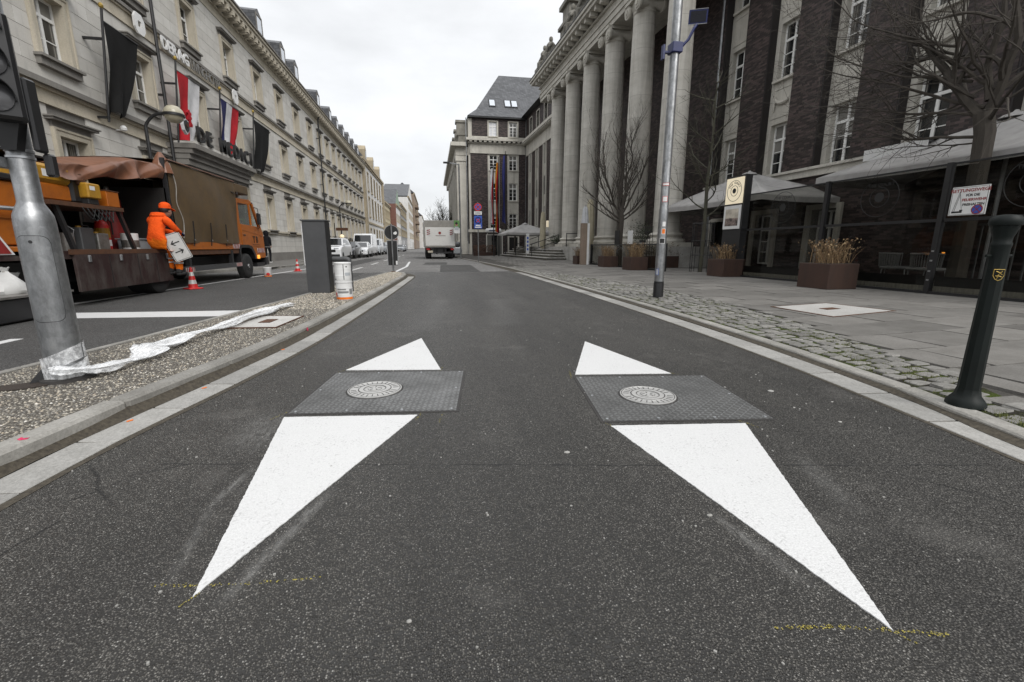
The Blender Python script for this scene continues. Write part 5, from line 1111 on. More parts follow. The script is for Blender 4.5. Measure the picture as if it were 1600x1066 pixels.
# ================================================================ right hand furniture
t = top('steel_mast', 'tall galvanised mast with stickers and a black foot on the right pavement', 'mast', (4.22, 7.85, .055))
mk('pole', MB().lathe([(.088,0),(.086,.3),(.084,1.6),(.082,1.62),(.078,1.64),(.074,6.5)], n=24), M['galvanised'], t, smooth=True); mk('foot_sleeve', MB().lathe([(.095,0),(.094,.25),(.090,.29),(.092,.3)], n=24, cap=False), M['black_plastic'], t, smooth=True)
azm = math.atan2(-7.85, -4.22)
def sticker(z, da, w, h, mat, rim=None):
    for i, (e, m_) in enumerate(((0, rim or mat), (.008, mat))):
        if i == 1 and rim is None: break
        a0 = azm+da-(w/2-e)/.085; a1 = azm+da+(w/2-e)/.085; o = mk('sticker', MB().grid(lambda u, v: ((.0865+.001*i)*math.cos(a0+(a1-a0)*u), (.0865+.001*i)*math.sin(a0+(a1-a0)*u), z+e+(h-2*e)*v), 6, 1), M[m_], t)
sticker(2.02,.1,.12,.05,'white_sheet','red'); sticker(1.74,.1,.09,.10,'white_sheet','red'); sticker(1.30,.25,.07,.10,'white_sheet','grey_label'); sticker(1.17,.25,.07,.10,'orange','white_sheet'); sticker(1.00,.1,.10,.10,'black_print','white_sheet'); sticker(.42,-.55,.06,.12,'car_silver','blue_sign')
t = top('solar_sensor', 'blue solar panel sensor clamped high on the galvanised mast', 'sensor', (4.22, 7.85, 4.22))
mk('clamp', MB().bev(-.095,.095,-.105,.09,.02,.18,.01), M['solar_blue'], t); mk('arm', MB().tube([(.08,0,.1),(.22,-.03,.25),(.30,-.05,.42),(.36,-.05,.5)], .025, 6), M['solar_blue'], t); mk('arm_pad', MB().box(-.2,-.11,-.03,.03,.02,.05).box(-.23,-.2,-.04,.04,-.08,.14), M['solar_blue'], t)
o = ob('solar_panel', MB().bev(-.15,.15,-.015,.015,-.10,.10,.006).mesh('solar_panel', M['solar_blue']), t, (.34,-.08,.58), rot=(R(14),0,R(-22))); mk('solar_cells', MB().box(-.125,.125,-.019,-.0155,-.08,.08), M['solar_cell'], o); mk('edge_trim', MB().box(-.15,.15,-.02,.02,.101,.108).box(-.15,.15,-.02,.02,-.108,-.101), M['steel'], o)
# green-black city bollard with a gold crest
t = top('city_bollard', 'dark green iron bollard with golden crest at the right kerb', 'bollard', (3.20, 2.06, .045), R(-20)); t.scale = (1,1,1.05)
mk('shaft', MB().lathe([(.054,.10),(.053,.11),(.043,.80),(.042,.90),(.046,.915),(.046,.925),(.041,.935),(.043,.96),(.056,1.0),(.060,1.02)], n=10), M['bollard_green'], t, smooth=True)
mk('foot', MB().lathe([(.095,0),(.093,.022),(.078,.045),(.062,.065),(.055,.10)], n=10), M['bollard_green'], t, smooth=True); mk('head', MB().lathe([(.068,1.021),(.072,1.035),(.070,1.055),(.055,1.072),(.02,1.078)], n=12), M['bollard_green'], t, smooth=True)
for a in (0.2, 3.34): mk('chain_lug', MB().tube([(.045*math.cos(a),.045*math.sin(a),.86),(.075*math.cos(a),.075*math.sin(a),.86)], .008, 6), M['bollard_green'], t)
ac = math.atan2(-2.03,-3.14)+.38+R(20); S = [(-.024,.028),(.024,.028),(.024,-.005),(.014,-.024),(0,-.032),(-.014,-.024),(-.024,-.005)]
def onshaft(a, z, r=.0492): return (r*math.cos(ac+a/.05), r*math.sin(ac+a/.05), .76+z)
cr = mk('crest', MB().tube([onshaft(a, b) for a, b in S+S[:1]], .0018, 5), M['gold'], t)
for seg in ([(-.014,.018),(.004,.01),(-.006,-.004),(.012,-.012)],[(.012,.020),(.004,.008),(.014,.0)],[(-.014,-.006),(-.002,-.010),(-.008,-.02)]): mk('crest_beast', MB().tube([onshaft(a, b) for a, b in seg], .0022, 5), M['gold'], cr)
# ---- corten planters with dry perennials
PLM = [MB().bev(-.36,.36,-.36,.36,0,.5,.008).mesh('box', M['corten']), MB().box(-.34,.34,-.34,.34,.5,.506).mesh('soil', M['soil'])]
def stalks(seed, n=230, h=(.2,.52)):
    r = random.Random(seed); mb = MB()
    for i in range(n):
        x, y = r.uniform(-.28,.28), r.uniform(-.28,.28); a = r.random()*6.28; l = r.uniform(*h); q = r.uniform(.08,.8)*l
        p = [(x,y,.49),(x+q*.4*math.cos(a),y+q*.4*math.sin(a),.5+l*.55),(x+q*math.cos(a),y+q*math.sin(a),.5+l)]; w = r.uniform(.003,.006)
        b = [Vector((w*math.sin(a+k),-w*math.cos(a+k),0)) for k in (0, 1.6)][r.randrange(2)]
        vs = []
        for u, k in zip(p, (1,.8,.35)): vs += [Vector(u)-b*k, Vector(u)+b*k]
        mb.add(vs, [(0,1,3,2),(2,3,5,4)])
        for k in range(2):
            f = r.uniform(.5,1); c = Vector(p[1]).lerp(Vector(p[2]), f); a2 = r.random()*6.28; s = r.uniform(.02,.05); mb.add([c, c+Vector((s*math.cos(a2),s*math.sin(a2),r.uniform(0,.04))), c+Vector((s*.5*math.cos(a2+.7),s*.5*math.sin(a2+.7),.03))], [(0,1,2)])
    return mb
def planter(x, y, s, label, seed, tall=1.0, mat='dry_stalk'):
    t = top('planter', label, 'planter', (x, y, .1), AB, 'rusty planters along the pavement'); a = ob('box', PLM[0], t); ob('soil', PLM[1], a); t.scale = (s, s, s)
    mk('plant', stalks(seed, 240, (.18*tall,.5*tall)), M[mat], t)
planter(8.62, 8.55, 1.08, 'rusty steel planter with dry stalks before the glass screen, nearest of the row', 1)
planter(8.95, 12.55, 1.05, 'rusty steel planter with dry stalks under the lit round sign', 2, .9)
planter(7.85, 16.6, 1.0, 'rusty steel planter of tall dry stalks beside the galvanised mast', 3, 1.15)
planter(7.85, 19.4, .95, 'rusty steel planter in the middle of the three before the columns', 4, 1.0); planter(7.62, 22.6, .86, 'rusty steel planter below the closed white parasol', 5, 1.1)
def hedge_trough(x, y, L, label, seed):
    t = top('shrub_trough', label, 'planter', (x, y, .1), AB); mk('box', MB().bev(-L/2,L/2,-.3,.3,0,.5,.01), M['corten'], t); r = random.Random(seed); mb = MB()
    for i in range(1500):
        c = Vector((r.uniform(-L/2,L/2), r.gauss(0,.18), .55+abs(r.gauss(0,.22)))); s = r.uniform(.02,.045); a = r.random()*6.28; b = r.uniform(-1,1); mb.add([c, c+Vector((s*math.cos(a),s*math.sin(a),s*b)), c+Vector((s*math.cos(a+1.2),s*math.sin(a+1.2),s))], [(0,1,2)])
    for i in range(60): x_ = r.uniform(-L/2,L/2); mb.tube([(x_,0,.45),(x_+r.gauss(0,.06),r.gauss(0,.1),.75),(x_+r.gauss(0,.12),r.gauss(0,.2),1.0)], .005, 4)
    mk('shrub', mb, M['brown_leaf'], t)
hedge_trough(9.6, 18.2, 1.8, 'long trough of brown withered shrubs behind the galvanised mast', 11)
t = top('hedge_row', 'low reddish brown hedge in a trough before the brick wing', 'hedge', (5.1, 45.2, .1)); mk('trough', MB().box(-1.1,1.1,-.3,.3,0,.35), M['corten'], t); r = random.Random(8); mb = MB()
for i in range(1600): c = Vector((r.uniform(-1.1,1.1), r.gauss(0,.2), .35+r.random()*.7)); s = r.uniform(.03,.06); a = r.random()*6.28; mb.add([c, c+Vector((s*math.cos(a),s*math.sin(a),s*r.uniform(-1,1))), c+Vector((s*math.cos(a+1.2),s*math.sin(a+1.2),s))], [(0,1,2)])
mk('shrub', mb, M['rust'], t)
# ---- terrace: glass screens, lit sign box, parasols, chairs
def screen(s0, s1, label, sign=False):
    t = top('glass_screen', label, 'glass screen', bl(-4.1, s0, .1), AB, 'glass terrace screens'); L = s1-s0
    mk('post', MB().box(-.05,.05,-.045,.045,0,2.42), M['black_metal'], t)
    mk('base_channel', MB().box(-.06,.06,.045,L-.045,0,.05), M['black_metal'], t); mk('lower_pane', MB().box(-.006,.006,.05,L-.05,.05,1.36), M['screen_glass'], t); mk('upper_pane', MB().box(-.006,.006,.05,L-.05,1.42,2.38), M['screen_glass'], t)
    mk('rail', MB().box(-.03,.03,.045,L-.045,1.362,1.418), M['black_metal'], t); mk('top_rail', MB().box(-.02,.02,.045,L-.045,2.38,2.41), M['black_metal'], t); mk('kick_board', MB().box(.03,.055,.05,L-.05,.12,.34), M['black_metal'], t); mk('sill_board', MB().box(.02,.07,.05,L-.05,.05,.15), M['wood_strip'], t)
    for z in (.25,.42,.62,.8): mk('fixing', MB().box(-.06,-.05,-.02,.02,z,z+.03), M['steel'], t)
    # etched ring emblem on the upper pane
    c = L/2; e = mk('emblem_ring', MB().tube([(-.009, c+.40*math.cos(q*math.pi/16), 1.93+.40*math.sin(q*math.pi/16)) for q in range(33)], .006, 5), M['black_print'], t); mk('emblem_ring', MB().tube([(-.009, c+.2*math.cos(q*math.pi/12), 1.93+.2*math.sin(q*math.pi/12)) for q in range(25)], .006, 5), M['black_print'], e)
    mk('emblem_core', MB().lathe([(.10,-.012),(.10,-.008)], (0,c,1.93), 16, axis='x'), M['black_print'], e)
    q = ob('lettering', text_me('THE COURT', .10, M['black_print'], .001, 'CENTER'), e, (-.01, c, 2.15), rot=FNX)
    return t
screen(9.86, 12.45, 'glass terrace screen panel behind the two nearest planters, beside the lit sign'); screen(7.36, 9.84, 'glass terrace screen panel between the planter and the fire access sign'); screen(4.9, 7.34, 'glass terrace screen panel carrying the fire access sign')
# fire brigade access sign on the screen
t = top('fire_access_sign', 'white notice about keeping fire brigade access clear on the glass screen', 'sign', bl(-4.16, 7.22, 1.555), AB)
mk('plate', MB().bev(-.012,0,-.56,0,0,.50,.005), M['white_sheet'], t)
bd = MB()
for a, b, c, d in ((-.545,-.015,.012,.018),(-.545,-.015,.482,.488),(-.545,-.539,.018,.482),(-.021,-.015,.018,.482)): bd.box(-.0135,-.0121,a,b,c,d)
mk('border', bd, M['black_print'], t)
for txt, z, m_, y, sz in (('RETTUNGSWEGE', .405, 'dark_red', -.285, .076),('FÜR DIE', .325, 'black_print', -.33, .058),('FEUERWEHR', .245, 'dark_red', -.36, .064),('FREIHALTEN', .165, 'black_print', -.36, .058)):
    ob('lettering', text_me(txt, sz, M[m_], .0006, 'CENTER', .002), t, (-.0135, y, z), rot=FNX)
pg = MB()
for a, b in (((-.06,.06),(-.13,.42)),((-.20,.09),(-.13,.42)),((-.085,.06),(-.14,.38)),((-.06,.06),(-.20,.06))): pg.tube([(-.0135,a[0],a[1]),(-.0135,b[0],b[1])], .0028, 4)
pg.box(-.0150,-.0121,-.21,-.05,.045,.075); pg.box(-.0150,-.0121,-.215,-.17,.075,.1); mk('pictogram', pg, M['black_print'], t)
nb = mk('no_stopping_symbol', MB().lathe([(.085,-.0148),(.085,-.0122)], (0,-.43,.09), 24, axis='x'), M['dark_red'], t); mk('symbol_field', MB().lathe([(.068,-.0160),(.068,-.0149)], (0,-.43,.09), 24, axis='x'), M['blue_sign'], nb)
for sg in (-1,1): mk('symbol_bar', MB().prism([(-.0162,-.43-sg*.055,.09-.045),(-.0162,-.43-sg*.045,.09-.055),(-.0162,-.43+sg*.055,.09+.045),(-.0162,-.43+sg*.045,.09+.055)], (-.0008,0,0)), M['dark_red'], nb)
# lit sign box of the restaurant
t = top('lit_sign_box', 'lit cream sign box reading THE COURT with a photo below, on a black stand', 'sign', bl(-4.25, 12.5, .1), AB)
mk('stand', MB().box(-.02,.2,-.03,.76,0,1.40).box(-.02,.2,-.05,.78,1.402,2.98), M['black_metal'], t)
f = mk('lit_panel', MB().box(-.05,-.021,.0,.73,2.17,2.92), M['lit_sign'], t); o = mk('photo_panel', MB().box(-.045,-.021,.02,.74,1.43,2.12), M['white_sheet'], t)
mk('photo_sky', MB().box(-.047,-.0451,.10,.66,1.75,2.02), M['poster_sky'], o); mk('photo_room', MB().box(-.047,-.0451,.10,.66,1.52,1.749), M['poster_room'], o)
for r_ in (.30,.15): mk('ring', MB().tube([(-.051, .365+r_*math.cos(q*math.pi/18), 2.545+r_*math.sin(q*math.pi/18)) for q in range(37)], .007, 5), M['black_print'], f)
mk('ring_core', MB().lathe([(.075,-.054),(.075,-.0501)], (0,.365,2.545), 18, axis='x'), M['black_print'], f)
for i, ch in enumerate('THE COURT'):
    a = math.radians(152-i*15.5)
    if ch == ' ': continue
    q = ob('lettering', text_me(ch, .085, M['black_print'], .001, 'CENTER', .002), f, (-.0515, .365-.205*math.cos(a), 2.545+.205*math.sin(a)))
    q.rotation_mode = 'QUATERNION'; q.rotation_quaternion = Euler((0, 0, 0)).to_quaternion(); q.rotation_quaternion = (Matrix.Rotation(math.pi/2-a, 4, Vector((1,0,0))) @ Euler(FNX).to_matrix().to_4x4()).to_quaternion() if False else (Matrix.Rotation((math.pi/2-a), 4, 'X') @ Euler(FNX).to_matrix().to_4x4()).to_quaternion()
def parasol(cx, cy, hx, hy, ze, za, label, mat='parasol_grey', pole=True):
    t = top('parasol', label, 'parasol', (cx, cy, .1), AB, 'open grey parasols'); ze -= .1; za -= .1
    mb = MB(); cs = [(-hx,-hy),(hx,-hy),(hx,hy),(-hx,hy)]
    for (x0, y0), (x1, y1) in zip(cs, cs[1:]+cs[:1]):
        n = 10
        def fn(u, v): x, y = x0+(x1-x0)*u, y0+(y1-y0)*u; sag = -.10*math.sin(math.pi*v)*math.sin(math.pi*u)-.06*math.sin(math.pi*u)*(1-v); k = 1-v*.97; return (x*k, y*k, ze+(za-ze)*v+sag+.05*math.sin(math.pi*u)*0)
        mb.grid(fn, n, 6)
    c = mk('canopy', mb, M[mat], t, smooth=True); mod = c.modifiers.new('thick', 'SOLIDIFY'); mod.thickness = .012
    mb = MB()
    for (x0, y0), (x1, y1) in zip(cs, cs[1:]+cs[:1]): mb.grid(lambda u, v: (x0+(x1-x0)*u, y0+(y1-y0)*u, ze-.005-.06*math.sin(math.pi*u)-.16*v), 10, 1)
    v_ = mk('valance', mb, M[mat], c); m2 = v_.modifiers.new('thick', 'SOLIDIFY'); m2.thickness = .008
    mk('cap', MB().lathe([(.30,-.06),(.22,.0),(.06,.06),(.03,.10)], (0,0,za), 12), M[mat], t, smooth=True)
    mk('pole', MB().tube([(0,0,0),(0,0,za)], .04, 8), M['steel'], t)
    for x, y in cs: mk('rib', MB().tube([(0,0,za-.12),(x*.97,y*.97,ze-.02)], .014, 5), M['steel'], t)
parasol(12.35, 8.2, 1.95, 2.85, 2.80, 3.75, 'large grey parasol over the terrace behind the fire access sign'); parasol(11.95, 15.9, 1.9, 2.9, 2.62, 3.72, 'large grey parasol behind the lit round sign')
t = top('awning_edge', 'bright white awning strip showing above the large grey parasol', 'awning', bl(-1.6, 9.2, 0), AB); mk('fabric', MB().prism([(-.6,0,3.42),(1.4,0,3.62),(1.4,1.5,3.62),(-.6,1.5,3.42)], (0,0,.03)), M['white_sheet'], t); mk('valance', MB().box(-.62,-.6,0,1.5,3.18,3.45), M['white_sheet'], t)
for y in (0.1, 1.4): mk('bracket', MB().tube([(1.4,y,3.5),(-.6,y,3.4)], .02, 5), M['steel'], t)
def rope_chair(lx, s, rz, label):
    t = top('rope_chair', label, 'chair', bl(lx, s, .1), AB+rz, 'rope terrace chairs')
    for sx in (-1,1):
        for sy in (-1,1): mk('leg', MB().tube([(sx*.24,sy*.23,0),(sx*.2,sy*.2,.42)], .011, 5), M['steel'], t)
    mk('seat', MB().bev(-.27,.27,-.25,.25,.40,.46,.02), M['rope_grey'], t); back = [(.27*math.cos(a), .05+.27*math.sin(a)) for a in [math.radians(-25+230*k/22) for k in range(23)]]
    mk('top_rail', MB().tube([(x,y,.74+.04*max(0,y)) for x, y in back], .018, 6), M['rope_grey'], t)
    for x, y in back[::1]: mk('rope', MB().tube([(x*.92,y*.92,.45),(x,y,.74+.04*max(0,y))], .011, 4), M['rope_grey'], t)
rope_chair(-3.0, 8.85, .5, 'grey rope chair seen through the glass, left of the pair'); rope_chair(-3.2, 8.05, -.3, 'grey rope chair seen through the glass, right of the pair')
t = top('terrace_table', 'small dark table behind the glass beside the rope chairs', 'table', bl(-2.5, 8.4, .1), AB); mk('table_top', MB().bev(-.35,.35,-.35,.35,.70,.73,.01), M['black_metal'], t); mk('leg', MB().tube([(0,0,0),(0,0,.7)], .03, 8), M['black_metal'], t); mk('base', MB().lathe([(.22,0),(.22,.02),(.04,.04)], n=14), M['black_metal'], t)
t = top('tea_light', 'tiny glowing orange tea light on the terrace table', 'candle', bl(-2.6, 8.2, .832), AB); mk('flame_glass', MB().lathe([(.02,0),(.028,.05)], n=8), M['lamp_amber'], t)
# terrace railing of upright bars behind the rightmost screen
t = top('bar_railing', 'dark upright bar railing behind the right glass screen', 'railing', bl(-3.2, 4.9, .1), AB)
for k in range(14): mk('bar', MB().tube([(0,.18*k,0),(0,.18*k,1.3)], .018, 5), M['dark_grey_paint'], t)
mk('rail', MB().box(-.02,.02,-.05,2.4,1.30,1.34), M['dark_grey_paint'], t)
# low glass balustrade before the columns with menu boards
t = top('glass_balustrade', 'low black framed glass balustrade between the planters before the columns', 'balustrade', bl(-4.75, 15.6, .1), AB)
mk('post', MB().box(-.05,.05,6.9,7.0,0,1.02), M['black_metal'], t); mk('post', MB().box(-.04,.04,0,.08,0,1.02), M['black_metal'], t); mk('rail', MB().box(-.03,.03,.08,6.9,.96,1.01), M['black_metal'], t); mk('base_channel', MB().box(-.04,.04,.08,6.9,0,.06), M['black_metal'], t); mk('glass', MB().box(-.006,.006,.08,6.9,.06,.96), M['screen_glass'], t)
for nm, s, w, z0, z1, m_, lab in (('menu_board', 20.6, .42, .95, 1.65, 'black_print', 'small black menu board standing above the glass balustrade'), ('notice_sheet', 19.3, .42, 1.0, 1.6, 'white_sheet', 'white notice sheet beside the black menu board')):
    t = top(nm, lab, 'sign', bl(-4.3, s, .1), AB); mk('board', MB().box(-.02,.02,-w/2,w/2,z0,z1), M[m_], t); mk('stand', MB().tube([(.03,0,0),(.03,0,z0+.1)], .02, 6), M['black_metal'], t)
t = top('wire_trellis', 'small black wire trellis beside the menu board', 'trellis', bl(-4.3, 17.8, .1), AB)
for k in range(5): mk('wire', MB().tube([(0,-.4+.2*k,0),(0,-.4+.2*k,1.72)], .012, 4), M['black_metal'], t)
for z in (1.0,1.25,1.5,1.7): mk('wire', MB().tube([(0,-.4,z),(0,.4,z)], .012, 4), M['black_metal'], t)
# closed parasols and pillar sign
def closed(x, y, h, r, mat, label):
    t = top('closed_parasol', label, 'parasol', (x, y, .1), 0, 'closed parasols'); n = 16; prof = [(r*.5,.75),(r*.85,.95),(r,1.4),(r*.8,h*.75),(r*.5,h-.1),(.05,h)]; mb = MB()
    vs = [(q*(1+.18*math.cos(4*a*2+z)) * math.cos(a), q*(1+.18*math.cos(8*a+z))*math.sin(a), z) for q, z in prof for a in [2*math.pi*k/n for k in range(n)]]; mb.add(vs, [(i*n+k, i*n+(k+1)%n, (i+1)*n+(k+1)%n, (i+1)*n+k) for i in range(len(prof)-1) for k in range(n)]); mk('canopy', mb, M[mat], t, smooth=True); mk('pole', MB().tube([(0,0,0),(0,0,h+.08)], .03, 6), M['steel'], t); mk('base', MB().box(-.3,.3,-.3,.3,0,.08), M['kerb'], t)
closed(8.15, 23.6, 3.0, .22, 'parasol_white', 'closed white parasol behind the smallest planter'); closed(9.0, 25.2, 3.55, .26, 'parasol_cream', 'closed cream parasol rising behind the white one'); closed(8.5, 34.5, 3.55, .24, 'parasol_cream', 'closed cream parasol by the steps below the first column')
t = top('pillar_sign', 'narrow brown and white pillar sign beside the closed parasols', 'sign', (7.72, 22.0, .1), AB); mk('pillar', MB().box(-.32,-.02,-.1,.1,0,2.05), M['brown_plaster'], t); mk('white_strip', MB().box(-.019,.10,-.1,.1,0,2.05), M['white_sheet'], t)
# metal tree guard comes with the trees; parasol on the forecourt, sign by steps
parasol(8.0, 39.0, 2.0, 2.0, 2.15, 2.95, 'grey parasol on the forecourt before the brick wing')
t = top('sign_pillar', 'slim white pillar with dark letters under the forecourt parasol', 'sign', (7.7, 36.4, .9)); mk('pillar', MB().box(-.13,.13,-.05,.05,-.8,1.15), M['white_sheet'], t)
for z in (-.2,.1,.4,.7): mk('mark', MB().box(-.07,.07,-.054,-.0501,z,z+.18), M['blue_sign'], t)
t = top('entrance_booth', 'dark glazed entrance booth with white lettered fascia by the flags', 'booth', (6.6, 48.5, .1)); mk('frame', MB().box(-.9,-.8,-.05,.05,0,2.2).box(.8,.9,-.05,.05,0,2.2).box(-.8,.8,-.05,.05,2.1,2.2), M['hotel_block'], t); mk('glass', MB().box(-.8,.8,-.02,.02,0,2.1), M['window_glass'], t); mk('fascia', MB().bev(-.95,.75,-.3,.3,2.35,2.8,.12), M['white_sheet'], t); mk('sign_text', MB().box(-.6,.4,-.305,-.301,2.52,2.62), M['solar_blue'], t); mk('stay', MB().box(-.8,-.7,-.05,.05,2.2,2.35).box(.5,.6,-.05,.05,2.2,2.35), M['hotel_block'], t)
t = top('lit_lantern', 'small lit square lamp above the forecourt parasol', 'lamp', bl(-.35, 44.2, 2.9), AB); mk('glass', MB().bev(-.12,.12,-.2,.2,0,.62,.02), M['lit_sign'], t); mk('bracket', MB().box(.12,.3,-.04,.04,.25,.33), M['black_metal'], t)
# ---- flag masts with hanging flags
def mast_flag(x, y, h, zt, zb, stripes, label):
    t = top('flag_mast', label, 'flag', (x, y, .1), 0, 'flag masts before the wing'); mk('mast', MB().tube([(0,0,0),(0,0,h)], [.06,.035], 8), M['black_metal'], t)
    n = len(stripes); 
    for i, m_ in enumerate(stripes):
        def fn(u, v):
            f = (i+u)/n; sw = .10+.10*math.sin(math.pi*min(1, v*.9))+.32*max(0, v-.70); w = sw*(f-.15)*1.5
            return (-.06-w+.05*math.sin(v*7+f*3), -.05+.09*math.sin(f*8+v*3), zt-(zt-zb)*(v if True else 0)*(1-.04*f))
        mk('stripe', MB().grid(fn, 5, 20), M[m_], t, smooth=True)
mast_flag(5.72, 42.5, 8.2, 7.9, 2.9, ['flag_red','flag_white'], 'red and white banner hanging from the left mast'); mast_flag(6.28, 43, 9.0, 8.5, 2.1, ['flag_black','flag_red','flag_gold'], 'gold red and black banner hanging from the middle mast'); mast_flag(7.0, 43.4, 9.6, 9.2, 3.0, ['flag_euro'], 'blue banner hanging from the right mast')
# ---- no stopping sign post, banner lamp post
t = top('no_stopping_sign', 'no stopping signs on a steel post at the far right kerb', 'road sign', (2.74, 27.4, .09)); mk('post', MB().tube([(0,0,0),(0,0,3.5)], .032, 8), M['galvanised'], t, smooth=True)
def nostop(z, r, par):
    d = mk('disc', MB().lathe([(r,-.05),(r,-.04)], (0,0,z), 24, axis='y'), M['red'], par); mk('field', MB().lathe([(r*.78,-.054),(r*.78,-.0502)], (0,0,z), 24, axis='y'), M['blue_sign'], d)
    for sg in (-1,1): q = r*.55; w = r*.12; mk('bar', MB().prism([(-q-w*.7,-.0545,z-sg*(q)+w*.7*sg),(-q+w*.7,-.0545,z-sg*q-w*.7*sg),(q+w*.7,-.0545,z+sg*q-w*.7*sg),(q-w*.7,-.0545,z+sg*q+w*.7*sg)], (0,-.002,0)), M['red'], d)
nostop(3.22, .23, t); mk('text_plate', MB().box(-.23,.23,-.05,-.04,2.78,2.97), M['white_sheet'], t)
for z in (2.83,2.90): mk('plate_text', MB().box(-.17,.17,-.053,-.0501,z,z+.03), M['grey_label'], t)
z_ = mk('zone_plate', MB().bev(-.24,.24,-.05,-.038,1.98,2.72,.004), M['blue_sign'], t); nostop(2.44, .19, z_); mk('plate_text', MB().box(-.15,.15,-.054,-.0501,2.12,2.19), M['white_sheet'], z_); mk('plate_text', MB().box(-.19,.19,-.054,-.0501,2.02,2.08), M['white_sheet'], z_)
t = top('banner_post', 'lamp post with a green and white portrait banner behind the delivery truck', 'lamp post', (1.98, 36.6, .09)); mk('post', MB().tube([(.25,0,0),(.25,0,7.2)], .06, 8), M['galvanised'], t); mk('lamp_arm', MB().tube([(.25,0,7.15),(-.5,0,7.25)], .04, 6), M['galvanised'], t); mk('lamp_head', MB().bev(-.95,-.45,-.12,.12,7.2,7.32,.03), M['black_metal'], t)
bn = mk('banner', MB().box(-.25,.24,-.03,.03,2.35,2.95), M['green_poster'], t); mk('banner_lower', MB().box(-.25,.24,-.031,.031,1.95,2.348), M['white_sheet'], t); mk('portrait', MB().lathe([(.09,-.034),(.09,-.0305)], (-.05,0,2.6), 14, axis='y', sy=1.3), M['skin'], bn); mk('portrait_hair', MB().lathe([(.1,-.036),(.1,-.0345)], (-.05,0,2.72), 14, axis='y'), M['hair'], bn); mk('portrait_shirt', MB().box(-.2,.12,-.036,-.0312,2.2,2.46), M['car_silver'], t)
# ================================================================ road-marking truck
TX = -5.9
tk = top('road_works_truck', 'orange flatbed works truck with brown tarpaulin parked before the hotel', 'truck', (TX, 0, 0))
def yz(pts, x0, dx): return MB().prism([(x0, a, b) for a, b in pts], (dx, 0, 0))
CW = 2.15
cab = MB(); low = [(15.32,.98),(15.32,1.70),(17.22,1.66),(17.36,1.40),(17.40,.62),(16.36,.62),(16.30,.78),(16.14,.93),(15.92,1.0)]
cab.prism([(0,a,b) for a, b in low], (-CW,0,0)); cab.prism([(-.04,15.34,2.40),(-.04,15.42,2.47),(-.04,16.55,2.51),(-.04,16.72,2.44),(-.04,16.70,2.36),(-.04,15.34,2.34)], (-CW+.08,0,0))
for x in (0, -CW+.06):
    cab.prism([(x,15.32,1.70),(x,15.34,2.36),(x,15.50,2.36),(x,15.50,1.70)], (-.06,0,0)); cab.prism([(x,17.22,1.66),(x,16.72,2.40),(x,16.60,2.40),(x,17.06,1.66)], (-.06,0,0)); cab.prism([(x,16.40,1.69),(x,16.38,2.36),(x,16.44,2.36),(x,16.46,1.69)], (-.05,0,0))
cab.box(-CW+.06,-.06,15.32,15.38,1.70,1.95)
cab = mk('cab', cab, M['truck_orange'], tk)
dr = mk('door', MB().prism([(.012,15.50,1.02),(.012,15.50,1.69),(.012,16.98,1.655),(.012,17.02,1.02)], (-.012,0,0)), M['truck_orange'], cab); mk('handle', MB().bev(.012,.035,15.62,15.78,1.34,1.38,.008), M['black_plastic'], dr); mk('swage', MB().prism([(.02,15.55,1.56),(.02,17.2,1.40),(.02,17.2,1.36),(.02,15.55,1.52)], (-.02,0,0)), M['truck_orange'], dr)
letters('TB', .30, M['black_print'], dr, (.018, 16.36, 1.13), FX, .42, .003, .006); mk('door_text', MB().box(.012,.016,16.28,16.9,1.055,1.07), M['black_print'], dr)
for x in (-.03, -CW+.035): mk('side_window', MB().prism([(x,15.50,1.70),(x,15.50,2.34),(x,16.38,2.35),(x,16.40,1.70)], (-.006,0,0)), M['clear_glass'], cab); mk('quarter_window', MB().prism([(x,16.47,1.69),(x,16.44,2.35),(x,16.60,2.36),(x,17.04,1.68)], (-.006,0,0)), M['clear_glass'], cab)
mk('windscreen', MB().prism([(-.06,17.24,1.66),(-CW+.06,17.24,1.66),(-CW+.06,16.74,2.40),(-.06,16.74,2.40)], (0,-.01,0)), M['clear_glass'], cab); mk('roof_lip', MB().bev(-CW+.05,-.05,16.62,16.86,2.40,2.46,.01), M['black_plastic'], cab)
mk('seats', MB().bev(-.9,-.3,15.45,15.75,1.4,1.85,.05).bev(-1.9,-1.3,15.45,15.75,1.4,1.85,.05), M['black_cloth'], cab)
mk('mudguard', yz([(15.18,.52),(15.18,.96),(15.30,1.06),(15.95,1.06),(16.22,.98),(16.40,.80),(16.46,.60),(16.36,.60),(16.28,.76),(16.10,.92),(15.90,.97),(15.36,.97),(15.28,.90),(15.28,.52)], .03, -.35), M['black_plastic'], tk); mk('bumper', MB().bev(-CW-.02,.02,17.32,17.62,.36,.66,.03), M['black_plastic'], tk); mk('step', MB().box(-.3,.01,16.50,17.2,.34,.46), M['black_plastic'], tk)
mk('front_panel', MB().box(-CW+.1,-.1,17.402,17.43,.70,1.35), M['truck_orange'], tk)
mk('indicator', MB().bev(-.02,.03,16.62,16.78,.60,.72,.01), M['lamp_amber'], tk)
m_ = mk('mirror', MB().bev(.10,.18,16.62,16.82,1.72,2.10,.02), M['black_plastic'], tk); mk('mirror_arm', MB().tube([(-.02,16.75,2.3),(.12,16.74,2.26),(.14,16.72,2.1)], .012, 6), M['black_metal'], m_); mk('mirror_arm', MB().tube([(-.02,16.98,1.62),(.12,16.76,1.62),(.14,16.72,1.74)], .012, 6), M['black_metal'], m_)
